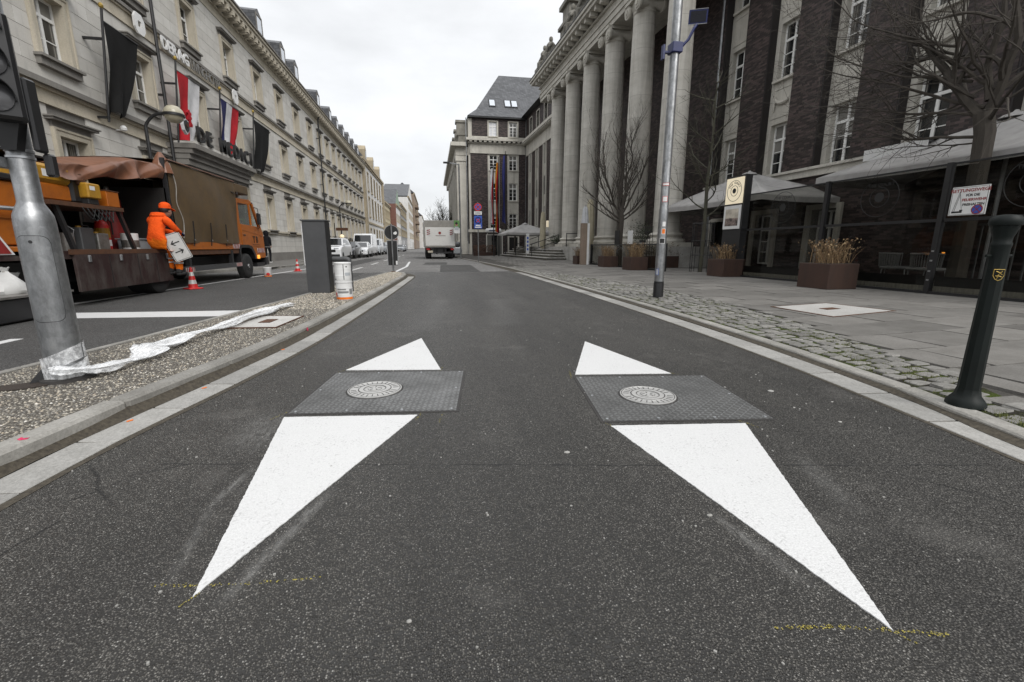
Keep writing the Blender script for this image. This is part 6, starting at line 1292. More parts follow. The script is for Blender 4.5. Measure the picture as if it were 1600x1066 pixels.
def hazard(y0, y1, z0, z1, x=.014, n=5):
    t = mk('warning_strip', MB().box(x-.004,x,y0,y1,z0,z1), M['reflective'], tk); w = (y1-y0)/n
    mb = MB(); h = z1-z0
    for k in range(n):
        a = y0+k*w; mb.prism([(x+.0005,min(a+w*.5,y1),z0),(x+.0005,a,z0),(x+.0005,min(a+h*.55,y1),z1),(x+.0005,min(a+w*.5+h*.55,y1),z1)], (.002,0,0))
    mk('stripes', mb, M['dark_red'], t)
hazard(14.75, 15.28, .945, 1.08, .024); hazard(16.66, 17.30, .80, .95, .008, 5); hazard(14.75, 15.15, .42, .52, .064, 5); hazard(11.9, 12.3, .40, .50, .064, 5)
def wheel(y, x, dual=False):
    w = top('wheel', '', ''); 
    for k in ('label', 'category'):
        if k in w: del w[k]
    w.parent = tk; w.location = (x, y, .39); W_ = .52 if dual else .24
    mk('tyre', MB().lathe([(.24,0),(.34,.0),(.385,-.03),(.39,-.08),(.39,-W_+.08),(.385,-W_+.03),(.34,-W_),(.24,-W_)], n=28, axis='x'), M['rubber'], w, smooth=True)
    r_ = mk('rim', MB().lathe([(.24,-.02),(.235,-.05),(.20,-.07),(.15,-.04 if not dual else -.12),(.08,-.02 if not dual else -.12),(.07,.01 if not dual else -.06),(.02,.015)], n=24, axis='x'), M['rim'] if not dual else M['rust'], w, smooth=True)
    if not dual:
        for k in range(8): a = k*math.pi/4; mk('nut', MB().lathe([(.016,-.03),(.016,.0)], (0,.12*math.cos(a),.12*math.sin(a)), 6, axis='x'), M['steel'], w)
wheel(15.75, .02); wheel(15.75, -CW+.22); wheel(11.0, -.02, True); wheel(11.0, -CW+.50, True)
mk('chassis', MB().box(-1.55,-1.42,6,17.2,.50,.74).box(-.75,-.62,6,17.2,.50,.74).box(-1.6,-.5,13.4,14.8,.35,.72).box(-1.9,-.3,7.2,10.2,.40,.76), M['black_metal'], tk)
mk('side_guard', MB().box(.02,.06,11.85,15.16,.40,.53), M['dark_grey_paint'], tk); mk('guard_posts', MB().box(-.08,.019,12.2,12.3,.45,.90).box(-.08,.019,14.6,14.7,.45,.90), M['black_metal'], tk)
mk('bed', MB().box(-CW-.1,.0,11.75,15.28,.80,.925), M['rust'], tk); mk('bed_rail', MB().box(-.03,.02,11.75,15.28,.93,1.115), M['truck_orange'], tk)
# tarpaulin with sag and creases
def tarp_side(u, v):
    y = 11.78+u*(15.30-11.78); z = 1.09+v*(2.90-1.09); d = .05*math.sin(math.pi*v)*math.sin(math.pi*u)
    f = .028*math.sin((u*3.4+v*1.6)*3.1)*(1-v)*(.3+u)+.022*math.sin(abs(u-.85)*19+v*5)*(1-v)*u+.008*math.sin(v*9+u*13)
    return (.03+d+f, y, z)
tp_ = mk('tarpaulin', MB().grid(tarp_side, 46, 26), M['tarp_brown'], tk, smooth=True)
mk('tarp_roof', MB().grid(lambda u, v: (.03-v*(CW+.06), 11.78+u*(16.32-11.78), 2.905+.05*math.sin(math.pi*v)+.012*math.sin(u*20)), 20, 8), M['tarp_brown'], tk, smooth=True)
mk('tarp_front_box', MB().bev(-CW-.02,.04,15.30,16.32,2.62,2.90,.03), M['tarp_brown'], tk); mk('tarp_back', MB().box(-CW,-CW+.02,11.78,15.3,1.1,2.9).box(-CW+.02,0,15.26,15.295,1.1,2.9), M['tarp_brown'], tk)
mk('tarp_hem', MB().tube([(.045,11.80,2.93),(.05,13.5,2.925),(.045,15.3,2.92)], .018, 6), M['tarp_rust'], tk); mk('tarp_post', MB().box(-.05,.03,11.70,11.76,.93,2.95), M['black_metal'], tk); mk('rope', MB().tube(smooth_line([(.06,11.86,2.86),(.09,11.95,2.4),(.07,11.92,2.0),(.09,12.05,1.6),(.07,12.0,1.2)], 5), .011, 6), M['wood_strip'], tk)
mk('tie_strap', MB().tube([(.05,15.0,2.6),(.09,15.35,2.55),(.06,15.40,2.62)], .012, 5), M['black_metal'], tk)
# open rear deck
mk('deck', MB().box(-CW-.1,.0,6.0,11.748,.80,.93), M['rusty_skirt'], tk); mk('deck_edge', MB().box(.0,.05,8.55,11.7,.87,.955), M['rust'], tk)
sk = mk('side_skirt', MB().bev(.0,.05,8.6,11.35,.25,.868,.006), M['rusty_skirt'], tk)
for y in (9.4,10.2,10.8): mk('skirt_seam', MB().box(.0505,.054,y,y+.012,.27,.86), M['black_metal'], sk)
mk('rear_wall', MB().box(-CW-.1,-CW-.05,6.0,11.75,.93,2.45).box(-CW-.05,-.02,11.70,11.745,.93,2.3), M['interior_dark'], tk); mk('deck_roof', MB().box(-CW-.1,-.45,8.35,11.7,2.44,2.47), M['interior_dark'], tk)  # near-black panels: the shade inside the bed put into their colour
fq = random.Random(12); FW = [(fq.uniform(5,16), fq.uniform(-7,7), fq.random()*6, fq.uniform(.012,.03)) for _ in range(7)]
def roll(u, v):
    """tarpaulin folded back over the hoop: flat top, then a creased edge hanging down"""
    y = 8.7+u*3.15; zt = 2.36+.50*u-.05*math.sin(u*7); cr_ = sum(a*(1-2*abs(math.sin(k*u+j*v+p))) for k, j, p, a in FW)
    hang = .20+.16*u+.05*math.sin(u*11+1)
    if v < .45: f = v/.45; return (-1.3+1.22*f, y, zt+.06*math.sin(f*3.1)+cr_*.8*f)
    f = (v-.45)/.55; a = f*1.9
    return (-.08+.10*math.sin(a)+cr_*(.6+f), y+.03*math.sin(f*5+u*9), zt-hang*(1-math.cos(a))*.8+cr_*.4)
mk('folded_tarpaulin', MB().grid(roll, 120, 40), M['tarp_rust'], tk, smooth=True)
mk('tarp_peak', MB().lathe([(.22,-.15),(.17,.05),(.10,.2),(.04,.30)], (-.1,11.85,2.78), 9), M['tarp_rust'], tk, smooth=True)
mk('shelf', MB().box(-1.7,.0,8.4,10.12,1.66,1.73), M['rust'], tk); mk('shelf_support', MB().prism([(-.05,10.05,1.66),(-.05,10.12,1.66),(-.05,10.42,.93),(-.05,10.35,.93)], (-.06,0,0)), M['black_metal'], tk); mk('shelf_support', MB().prism([(-.05,8.55,1.66),(-.05,8.62,1.66),(-.05,8.85,.93),(-.05,8.78,.93)], (-.06,0,0)), M['black_metal'], tk)
# orange cabinet block at the rear with pipe and warning triangle
cb_ = mk('rear_cabinet', MB().bev(-CW,-.05,5.2,8.02,1.02,1.92,.02).bev(-CW,.0,5.2,8.06,.86,1.0,.01).box(-CW,-.02,5.2,8.04,1.40,1.43), M['truck_orange'], tk); mk('cabinet_roof', MB().bev(-CW,.0,5.2,8.1,1.93,2.02,.02), M['black_metal'], tk); mk('handrail', MB().tube([(.04,5.2,1.52),(.04,7.9,1.53)], .03, 8), M['steel'], tk); mk('roof_pipe', MB().tube([(.0,5.2,2.10),(.0,7.9,2.11)], .035, 8), M['dirty_white'], tk)
mk('roof_clutter', MB().bev(-1.4,-.3,5.4,7.7,2.021,2.38,.08), M['black_metal'], tk); mk('exhaust_stack', MB().tube([(-.35,8.5,2.0),(-.35,8.48,2.75)], .08, 10), M['black_metal'], tk)
tr = mk('warning_triangle', MB().prism([(.008,6.6,.90),(.008,7.52,.90),(.008,7.06,1.62)], (.008,0,0)), M['dark_red'], tk); mk('triangle_rim', MB().prism([(.006,6.54,.885),(.006,7.58,.885),(.006,7.06,1.67)], (.0018,0,0)), M['white_sheet'], tr); mk('triangle_field', MB().prism([(.0165,6.8,1.0),(.0165,7.32,1.0),(.0165,7.06,1.40)], (.002,0,0)), M['white_sheet'], tr); mk('triangle_figure', MB().box(.019,.021,6.95,7.15,1.03,1.2), M['black_print'], tr)
# ---- load on the truck, each a thing
def load(name, label, cat, y, z, x=-.45): return top(name, label, cat, (TX+x, y, z))
t = load('yellow_generator', 'worn yellow generator hood on the truck shelf behind the pole', 'machine', 8.72, 1.732, -.5); mk('base', MB().bev(-.4,.4,-.42,.30,0,.27,.03), M['truck_orange'], t); mk('hood', MB().bev(-.42,.42,-.44,.34,.272,.56,.05), M['machine_yellow'], t); mk('label', MB().box(.4205,.424,-.25,-.08,.36,.47), M['white_sheet'], t); mk('grille', MB().box(.30,.40,.341,.35,.32,.5), M['black_metal'], t)
t = load('black_motor', 'black motor block between yellow machine cases on the shelf', 'machine', 9.2, 1.732, -.4); mk('block', MB().bev(-.3,.28,-.12,.25,0,.52,.04), M['black_metal'], t); mk('dial', MB().lathe([(.11,.281),(.10,.31),(.02,.31)], (0,.08,.40), 16, axis='x'), M['rust'], t); mk('frame_bar', MB().box(.2,.29,.251,.285,.2,.58), M['hotel_trim'], t)
t = load('yellow_case', 'small yellow machine case with a white label on the shelf', 'machine', 9.38, 1.732, -.12); mk('case', MB().bev(-.2,.14,-.15,.17,.10,.36,.02), M['machine_yellow'], t); mk('label', MB().box(.1405,.144,-.1,.02,.24,.31), M['white_sheet'], t); mk('foot', MB().bev(-.15,.1,-.12,.14,0,.10,.01), M['black_metal'], t)
t = load('orange_box', 'rusty orange sheet metal box at the shelf end', 'box', 9.9, 1.732, -.2); mk('box', MB().bev(-.2,.18,-.16,.17,0,.28,.008), M['truck_orange'], t); mk('lid', MB().box(-.21,.19,-.17,.18,.281,.295), M['rust'], t)
t = load('fire_extinguisher', 'red fire extinguisher with yellow label standing on the truck deck', 'extinguisher', 10.22, .932, -.5); mk('cylinder', MB().lathe([(.10,0),(.115,.02),(.115,.46),(.09,.54),(.04,.58)], n=18), M['red'], t, smooth=True); mk('label', MB().lathe([(.117,.24),(.117,.42)], n=18, cap=False), M['machine_yellow'], t); mk('label', MB().lathe([(.117,.08),(.117,.20)], n=18, cap=False), M['white_sheet'], t); mk('valve', MB().lathe([(.035,.58),(.035,.66),(.01,.67)], n=10), M['black_metal'], t); mk('hose', MB().tube([(.03,.02,.64),(.15,.05,.55),(.14,.06,.3)], .015, 6), M['rubber'], t)
for i, (y, w, h, lab) in enumerate(((9.0,.11,.30,'tall dented metal can leftmost on the truck deck'),(9.32,.16,.40,'large dark square canister on the truck deck'),(9.72,.15,.31,'pale grey square can beside the fire extinguisher'))):
    t = load('metal_can', lab, 'can', y, .932, -.3); t['group'] = 'cans on the truck deck'
    if i == 0: mk('body', MB().lathe([(w,0),(w,h)], n=16), M['can_metal'], t, smooth=True); mk('handle', MB().tube([(w,0,h*.8),(w+.03,.0,h+.05),(0,.0,h+.16)], .006, 5), M['steel'], t)
    else: mk('body', MB().bev(-w*.8,w*.8,-w,w,0,h,.015), M['dark_grey_paint'] if i == 1 else M['can_metal'], t); mk('cap', MB().lathe([(.04,h),(.04,h+.03)], n=10), M['machine_yellow'], t)
t = load('white_tin', 'white paper-wrapped tin on the deck left of the worker', 'tin', 10.75, .932, -.35); mk('body', MB().lathe([(.15,0),(.15,.34)], n=18), M['white_sheet'], t, smooth=True); mk('wrap', MB().lathe([(.152,.05),(.152,.2)], n=18, cap=False), M['can_metal'], t)
t = load('plastic_crate', 'pale plastic crate behind the seated worker', 'crate', 11.25, .932, -.55); mk('body', MB().bev(-.2,.2,-.25,.25,0,.22,.02), M['car_silver'], t); mk('rim', MB().box(-.22,.22,-.27,.27,.221,.245), M['car_silver'], t)
t = load('gas_bottle', 'dark red gas bottle above the worker inside the truck', 'gas bottle', 11.3, .932, -.95); mk('bottle', MB().lathe([(.19,0),(.2,.03),(.2,1.05),(.15,1.16),(.06,1.22)], n=18), M['dark_red'], t, smooth=True); mk('valve', MB().lathe([(.04,1.22),(.05,1.3),(.02,1.34)], n=10), M['can_metal'], t)
t = load('hanging_plate', 'square metal plate hanging inside the dark truck bed', 'plate', 11.0, 1.5, -1.2); mk('plate', MB().box(-.02,.02,-.16,.16,0,.32), M['can_metal'], t); mk('hook', MB().tube([(0,0,.32),(0,0,.95)], .008, 4), M['steel'], t)
t = load('hose_coil', 'coiled black hose lying on the truck shelf', 'hose', 9.62, 1.732, -.75); mk('hose', MB().tube([((.22-.004*k)*math.cos(k*.5), (.22-.004*k)*math.sin(k*.5), .03+.010*k) for k in range(48)], .022, 6), M['rubber'], t, smooth=True); mk('nozzle', MB().tube([(.2,0,.05),(.34,.1,.06)], [.02,.012], 6), M['can_metal'], t)
t = load('broom', 'worn broom leaning inside the open truck bed', 'broom', 10.6, .932, -1.1); mk('handle', MB().tube([(0,0,.12),(-.1,.25,1.45)], .014, 6), M['wood_strip'], t); mk('head', MB().bev(-.05,.05,-.2,.2,.06,.13,.01), M['rust'], t); mk('bristles', MB().box(-.04,.04,-.19,.19,0,.06), M['dry_stalk'], t)
t = load('shovel', 'dark shovel hanging on the rear wall of the truck bed', 'shovel', 9.9, .98, -1.9); mk('shaft', MB().tube([(0,0,.3),(0,.1,1.3)], .016, 6), M['wood_strip'], t); mk('blade', MB().prism([(0,-.12,0),(0,.12,0),(0,.13,.25),(0,0,.34),(0,-.13,.25)], (.015,0,0)), M['can_metal'], t)
t = load('cable_bundle', 'tangle of dark cables drooping from the truck shelf', 'cable', 9.35, 1.60, .0)
for k in range(6): mk('cable', MB().tube(smooth_line([(-.02,-.3+.11*k,.1),(.03,-.26+.12*k,-.04-.02*(k%3)),(.02,-.12+.10*k,-.12-.03*(k%2)),(-.02,.05+.09*k,.09)], 4), .009, 5), M['rubber'], t, smooth=True)
t = load('jerry_can', 'dented dark jerry can behind the fire extinguisher', 'can', 10.48, .932, -.95); mk('body', MB().bev(-.09,.09,-.17,.17,0,.42,.03), M['dark_grey_paint'], t); mk('handle', MB().tube([(0,-.1,.42),(0,-.08,.48),(0,.08,.48),(0,.1,.42)], .012, 5), M['dark_grey_paint'], t)
for y in (12.5,13.4,14.3): mk('tarp_strap', MB().tube([(.085,y,1.62),(.075,y,1.30),(.035,y,1.02)], .012, 5), M['black_metal'], tk); mk('tarp_eyelet', MB().lathe([(.022,0),(.022,.012)], (.07,y,1.16), 8, axis='x'), M['steel'], tk)
for y in (8.9,9.7,10.5,11.2): mk('latch', MB().bev(.05,.075,y-.03,y+.03,.74,.85,.006), M['steel'], sk)
# tray with sacks by the truck's tail
t = top('steel_tray', 'dark steel tray low at the truck tail beside the pole', 'tray', (-5.75, 7.1, 0)); mk('trough', MB().bev(-.55,.3,-.9,.68,.02,.33,.02), M['black_metal'], t); mk('lip', MB().box(-.58,.33,-.93,.71,.331,.36), M['can_metal'], t); mk('leg', MB().box(-.5,-.4,-.8,-.7,0,.02).box(.1,.2,.5,.6,0,.02), M['black_metal'], t)
def sack(x, y, z, r, h, label, seed):
    q = random.Random(seed); t = top('white_sack', label, 'sack', (x, y, z)); prof = [(r*.9,0),(r*1.05,h*.12),(r*.95,h*.35),(r*.6,h*.62),(r*.25,h*.8),(r*.18,h*.86),(r*.32,h)]; mb = MB(); n = 16; vs = []
    for pr_, zz in prof:
        for k in range(n): a = 2*math.pi*k/n; f = 1+.16*math.sin(3*a+zz*9)+q.uniform(-.08,.08); vs.append((pr_*f*math.cos(a), pr_*f*math.sin(a), zz+q.uniform(-.01,.01)))
    mb.add(vs, [(i*n+k, i*n+(k+1)%n, (i+1)*n+(k+1)%n, (i+1)*n+k) for i in range(len(prof)-1) for k in range(n)]+[tuple(range(n))[::-1]]); mk('bag', mb, M['sack_white'], t, smooth=True); mk('tie', MB().lathe([(r*.21,h*.82),(r*.21,h*.85)], n=10, cap=False), M['wood_strip'], t)
sack(-5.8, 7.25, .362, .17, .36, 'white tied sack standing on the steel tray', 1); sack(-6.2, 7.85, 0.0, .22, .62, 'smaller pale sack half behind the galvanised pole', 2)
# ================================================================ parked cars
def car(kind, x, y, paint, label, L=4.3, Wd=1.78, Hh=1.47, plate=True):
    t = top('parked_car', label, 'van' if kind == 'van' else 'car', (x, y, 0), 0, 'vehicles parked along the hotel kerb')
    # stations along y (front at y=0 facing the camera): profile half widths and heights
    if kind == 'van': lowt = [(0,.75),(.25,1.02),(.9,1.15)]; gl = [(.9,1.15),(1.55,Hh-.12),(1.8,Hh),(L-.1,Hh),(L,1.1)]
    elif kind == 'suv': lowt = [(0,.78),(.2,.98),(1.15,1.08)]; gl = [(1.15,1.08),(1.95,Hh-.05),(2.5,Hh),(L-.5,Hh-.06),(L,1.05)]
    else: lowt = [(0,.62),(.2,.80),(1.15,.95)]; gl = [(1.15,.95),(2.0,Hh-.06),(2.6,Hh),(L-.9,Hh-.12),(L,.95)]
    hw = Wd/2; bt = lowt[-1][1]
    side = [(0,.30)]+lowt+[(L-.05,bt+.02),(L,.35)]
    body = MB(); n = len(side); prof = side
    xs = [(-hw+.10,0),(-hw,.06),(hw,.06),(hw-.10,0)]
    # lower body: lofted slices across x with rounded shoulders
    sl_ = []
    for xx, ins in ((-hw,.10),(-hw+.07,.02),(-hw+.2,0),(hw-.2,0),(hw-.07,.02),(hw,.10)):
        sl_.append([(xx, a+ins*(1 if a < L/2 else -1)*(1.2 if b > .4 else .6), b-(ins*.5 if b > .5 else -ins*.1)) for a, b in side])
    vs = [p for s_ in sl_ for p in s_]; m = len(sl_)
    fs = [(i*n+k, i*n+(k+1)%n, (i+1)*n+(k+1)%n, (i+1)*n+k) for i in range(m-1) for k in range(n)]+[tuple(range(n)), tuple((m-1)*n+k for k in range(n))[::-1]]
    body.add(vs, fs); b_ = mk('body', body, M[paint], t, smooth=True)
    # greenhouse
    gh = MB(); gn = len(gl); tl = .16 if kind != 'van' else .06
    rows2 = []
    for xx, f in ((-hw+.06,0),(-hw+.06+tl,1),(hw-.06-tl,1),(hw-.06,0)):
        rows2.append([(xx, a, (b if f else bt)) for a, b in gl])
    def P(side_, k, top_):
        a, b = gl[k]; lim = (b-bt)/(Hh-bt); xx = hw-.05-tl*lim; return (side_*xx, a, b)
    vs = [P(-1,k,1) for k in range(gn)]+[P(1,k,1) for k in range(gn)]; fs = [(k,k+1,gn+k+1,gn+k) for k in range(gn-1)]+[tuple(range(gn)), tuple(range(gn,2*gn))[::-1]]
    gh.add(vs, fs); g_ = mk('cabin', gh, M[paint], t)
    a0, b0 = gl[0]; a1, b1 = gl[1]
    w = MB(); p = [Vector(P(-1,0,1)), Vector(P(1,0,1)), Vector(P(1,1,1)), Vector(P(-1,1,1))]; c = sum(p, Vector())/4; w.prism([tuple(c+(q_-c)*.90+Vector((0,-.012,.008))) for q_ in p], (0,.004,0)); mk('windscreen', w, M['car_glass'], g_)
    for sd in (-1,1):
        if kind == 'van': pts = [(1.15,1.2),(1.62,Hh-.28),(2.4,Hh-.28),(2.4,1.2)]
        else: pts = [(1.4,bt+.05),(2.08,Hh-.14),(L-1.2,Hh-.16),(L-.55,bt+.08)]
        w = MB(); w.prism([(sd*(hw-.05-tl*((b-bt)/(Hh-bt))+.006), a, b) for a, b in pts], (sd*.004,0,0)); mk('side_window', w, M['car_glass'], g_)
        mk('mirror', MB().bev(sd*(hw+.02)-.09,sd*(hw+.02)+.09,1.25,1.36,bt+.02,bt+.17,.03), M[paint], b_)
        mk('headlight', MB().bev(sd*(hw-.32)-.17,sd*(hw-.32)+.17,-.015+.05,.12,.60 if kind == 'car' else .74,.74 if kind == 'car' else .92,.03), M['headlight'], b_)
        for yy in (.78, L-.85):
            wl = mk('wheel', MB().lathe([(.20,.0),(.29,.0),(.315,-.02),(.32,-.06),(.32,-.16),(.29,-.2),(.2,-.2)], (sd*(hw+.01) if sd > 0 else -hw+.19, yy, .32), 20, axis='x'), M['rubber'], t, smooth=True); mk('rim', MB().lathe([(.2,-.01*sd if sd > 0 else -.19),(.05,.0 if sd > 0 else -.2)], (sd*(hw+.005) if sd > 0 else -hw+.195, yy, .32), 16, axis='x'), M['rim'], wl)
    mk('grille', MB().bev(-hw+.35,hw-.35,-.012,.06,.52 if kind == 'car' else .60,.66 if kind == 'car' else .80,.02), M['black_plastic'], b_); mk('bumper', MB().bev(-hw+.08,hw-.08,-.03,.25,.28,.48,.04), M['black_plastic'] if kind != 'car' else M[paint], b_); mk('air_intake', MB().bev(-hw+.4,hw-.4,-.036,.0,.31,.43,.01), M['black_plastic'], b_); mk('number_plate', MB().box(-.26,.26,-.046,-.0365,.40,.50), M['white_sheet'], b_)
    return t
car('suv', -7.35, 33.6, 'car_white', 'white off-road car parked nearest behind the grey column', 4.5, 1.85, 1.66)
car('car', -7.3, 38.9, 'car_black', 'black car parked between the two nearest white cars', 4.3, 1.78, 1.46)
car('car', -6.9, 43.6, 'car_white', 'white hatchback parked in front of the white van', 4.1, 1.78, 1.46)
car('van', -7.25, 48.6, 'car_white', 'white delivery van with black bumper parked in the row', 5.4, 2.0, 2.35)
car('van', -7.1, 55.2, 'car_silver', 'silver van parked behind the white van', 4.8, 1.85, 1.95); car('suv', -7.0, 61.5, 'car_grey', 'grey car parked behind the silver van', 4.4, 1.82, 1.6); car('car', -7.0, 67.0, 'car_silver', 'silver saloon parked farthest before the island sign', 4.4, 1.78, 1.46); car('car', -6.6, 92.0, 'car_grey', 'grey car visible just right of the island sign', 4.4, 1.78, 1.46); car('car', -6.6, 98.0, 'car_black', 'dark car behind the far grey one', 4.4, 1.78, 1.46)
# ================================================================ delivery truck ahead
t = top('delivery_truck', 'white box delivery truck seen from behind in the middle distance', 'truck', (.62, 37.4, 0), R(2.0))
w2 = 1.24; mk('box_body', MB().bev(-w2,w2,.06,6.4,.92,3.08,.03), M['truck_box'], t); mk('roof_flap', MB().box(-w2+.02,w2-.02,-.0,.055,2.56,3.07), M['truck_flap'], t)
tl = mk('tail_lift', MB().bev(-w2+.06,w2-.06,-.10,.055,1.06,2.52,.02), M['truck_box'], t)
for a, b, c, d in ((-w2+.0,-w2+.06,1.0,2.55),(w2-.06,w2,1.0,2.55),(-w2+.06,w2-.06,.97,1.05),(-w2+.06,w2-.06,2.525,2.55)): mk('frame_edge', MB().box(a,b,-.08,.055,c,d), M['truck_flap'] if c != .93 else M['dark_red'], tl)
for sd in (-1,1):
    h_ = mk('hazard_flag', MB().box(sd*.92-.13,sd*.92+.13,-.115,-.101,1.9,2.35), M['reflective'], tl); mb = MB()
    for k in range(3): z = 1.92+k*.15; mb.prism([(sd*.92-.13,-.116,z),(sd*.92+.13,-.116,z+sd*.12*0+.08),(sd*.92+.13,-.116,z+.15),(sd*.92-.13,-.116,z+.07)], (0,-.003,0))
    mk('stripes', mb, M['dark_red'], h_); mk('tail_light', MB().bev(sd*.98-.14,sd*.98+.14,-.06,.05,.72,.86,.01), M['taillight'], t); mk('mud_flap', MB().box(sd*.9-.2,sd*.9+.2,1.2,1.23,.12,.7), M['rubber'], t)
    mk('wheel', MB().lathe([(.2,0),(.42,.0),(.45,.04),(.45,.4),(.42,.45),(.2,.45)], (sd*.93-.225,1.7,.45), 20, axis='x'), M['rubber'], t, smooth=True); mk('wheel', MB().lathe([(.2,0),(.42,.0),(.45,.04),(.45,.3),(.42,.33),(.2,.33)], (sd*.95-.165,6.6,.45), 20, axis='x'), M['rubber'], t, smooth=True)
mk('number_plate', MB().box(-1.02,-.62,-.07,-.055,.52,.68), M['hotel_trim'], t); mk('emblem', MB().lathe([(.11,-.112),(.11,-.101)], (-.02,0,2.08), 16, axis='y'), M['dark_red'], tl); mk('emblem_text', MB().box(-.36,.44,-.106,-.101,1.84,1.88), M['rust'], tl)
mk('underrun_bar', MB().box(-.95,.95,-.02,.1,.45,.58), M['black_metal'], t); mk('chassis', MB().box(-.5,.5,.2,7.5,.5,.915), M['black_metal'], t); mk('lift_rams', MB().tube([(-.3,-.05,.9),(-.3,.1,.4)], .05, 6).tube([(.3,-.05,.9),(.3,.1,.4)], .05, 6), M['black_metal'], t); mk('cab', MB().bev(-1.1,1.1,6.45,8.2,.6,2.7,.12), M['car_white'], t)
t = top('far_car', 'small pale car parked right of the delivery truck', 'car', (2.3, 41.5, .0)); mk('body', MB().bev(-.5,.35,0,4.0,.3,.95,.1), M['car_silver'], t); mk('cabin', MB().bev(-.42,.28,.4,3.0,.951,1.42,.15), M['car_glass'], t); mk('wheel', MB().lathe([(.3,0),(.3,.2)], (-.5,.8,.3), 14, axis='x'), M['rubber'], t)
# ================================================================ people
def skin_mesh(name, J, E_, root, sub=2):
    names = list(J); ix = {k: i for i, k in enumerate(names)}
    me = bpy.data.meshes.new(name); me.from_pydata([J[k][0] for k in names], [(ix[a], ix[b]) for a, b in E_], []); o = bpy.data.objects.new('tmp', me); COL.objects.link(o)
    o.modifiers.new('skin', 'SKIN'); sv = me.skin_vertices[0].data
    for k in names:
        r = J[k][1]; sv[ix[k]].radius = (r, r) if not isinstance(r, tuple) else r; sv[ix[k]].use_root = (k == root)
    m = o.modifiers.new('sub', 'SUBSURF'); m.levels = sub; m.render_levels = sub
    dg = bpy.context.evaluated_depsgraph_get(); out_ = bpy.data.meshes.new_from_object(o.evaluated_get(dg)); bpy.data.objects.remove(o); out_.name = name
    out_.polygons.foreach_set('use_smooth', [True]*len(out_.polygons)); return out_
def paint_faces(me, mats, fn):
    me.materials.clear()
    for m in mats: me.materials.append(M[m])
    for p in me.polygons: p.material_index = fn(p.center)
def hand(parent, wrist, d, up, mat, L=.18):
    """palm and five curled fingers from the wrist along d"""
    d = Vector(d).normalized(); up = Vector(up).normalized(); s = d.cross(up).normalized(); w = Vector(wrist); J = {'w': (w, .028), 'p': (w+d*L*.38, (.040,.022))}; E_ = [('w','p')]
    for i, (k, l) in enumerate(zip((-1.5,-.5,.5,1.5), (.36,.42,.40,.32))):
        b = w+d*L*.45+s*k*.018; J['a%d'%i] = (b, .011); J['b%d'%i] = (b+d*L*l*.5-up*.012, .0095); J['c%d'%i] = (b+d*L*l*.75-up*.045, .0085); E_ += [('p','a%d'%i),('a%d'%i,'b%d'%i),('b%d'%i,'c%d'%i)]
    J['t0'] = (w+d*L*.2+s*.04, .012); J['t1'] = (w+d*L*.42+s*.055-up*.02, .010); E_ += [('p','t0'),('t0','t1')]
    me = skin_mesh('hand', J, E_, 'w', 1); me.materials.append(M[mat]); return ob('hand', me, parent)
def head_mesh(c, f, r=.105):
    """head at c facing horizontal dir f, with nose, brow and chin"""
    f = Vector(f).normalized(); s = Vector((f.y,-f.x,0)); mb = MB(); n, m = 18, 12; vs = []
    for i in range(m+1):
        th = math.pi*i/m
        for k in range(n):
            a = 2*math.pi*k/n; x, y, z = math.sin(th)*math.cos(a), math.sin(th)*math.sin(a), math.cos(th)
            rx = r*.98; rz = r*1.28; ry = r*.80; fx = x*rx
            if x > 0: fx *= 1.0-.12*max(0, z); 
            if x > .8 and -.35 < z < .12: fx += r*.20*(1-abs(y)*2.6 if abs(y) < .38 else 0)     # nose
            if x > .5 and .1 < z < .3 and abs(y) < .6: fx -= r*.05                                # eye line
            if z < -.55: ry *= .88
            vs.append(Vector(c)+f*fx+s*(y*ry)+Vector((0,0,z*rz)))
    mb.add(vs, [(i*n+k, (i+1)*n+k, (i+1)*n+(k+1)%n, i*n+(k+1)%n) for i in range(m) for k in range(n)]); 
    for sd in (-1,1): mb.lathe([(.0,-.01),(.028,-.006),(.022,.012)], tuple(Vector(c)+s*(sd*r*.80)+Vector((0,0,0))), 8, axis='x')
    return mb
# ---- the worker in orange, seated on the deck edge, leaning forward over a traffic sign
wk = top('person', 'person in orange hooded work clothes and cap sitting on the truck edge holding a sign', 'person', (-5.78, 10.85, .93))
o0 = Vector((-5.78, 10.85, .93))
def V(x, y, z): return Vector((x, y, z))-o0
J = {'hip': (V(-5.80,10.86,1.08), (.155,.13)), 'waist': (V(-5.80,10.84,1.24), (.15,.125)), 'chest': (V(-5.80,10.93,1.46), (.165,.14)), 'neckb': (V(-5.80,11.06,1.62), (.10,.09)), 'neck': (V(-5.79,11.15,1.68), .062), 
     'shR': (V(-5.62,10.99,1.55), .085), 'elR': (V(-5.53,11.14,1.34), .062), 'wrR': (V(-5.60,11.40,1.31), .046),
     'shL': (V(-5.98,11.02,1.55), .085), 'elL': (V(-6.00,11.25,1.38), .062), 'wrL': (V(-5.72,11.48,1.30), .046),
     'hR': (V(-5.70,10.92,1.05), .115), 'knR': (V(-5.66,11.28,.94), .088), 'anR': (V(-5.66,11.27,.53), .075), 'heR': (V(-5.66,11.27,.46), .06),
     'hL': (V(-5.90,10.92,1.05), .115), 'knL': (V(-5.92,11.30,.97), .088), 'anL': (V(-5.86,11.33,.56), .075), 'heL': (V(-5.86,11.33,.48), .06)}
E_ = [('hip','waist'),('waist','chest'),('chest','neckb'),('neckb','neck'),('neckb','shR'),('shR','elR'),('elR','wrR'),('neckb','shL'),('shL','elL'),('elL','wrL'),('hip','hR'),('hR','knR'),('knR','anR'),('anR','heR'),('hip','hL'),('hL','knL'),('knL','anL'),('anL','heL')]
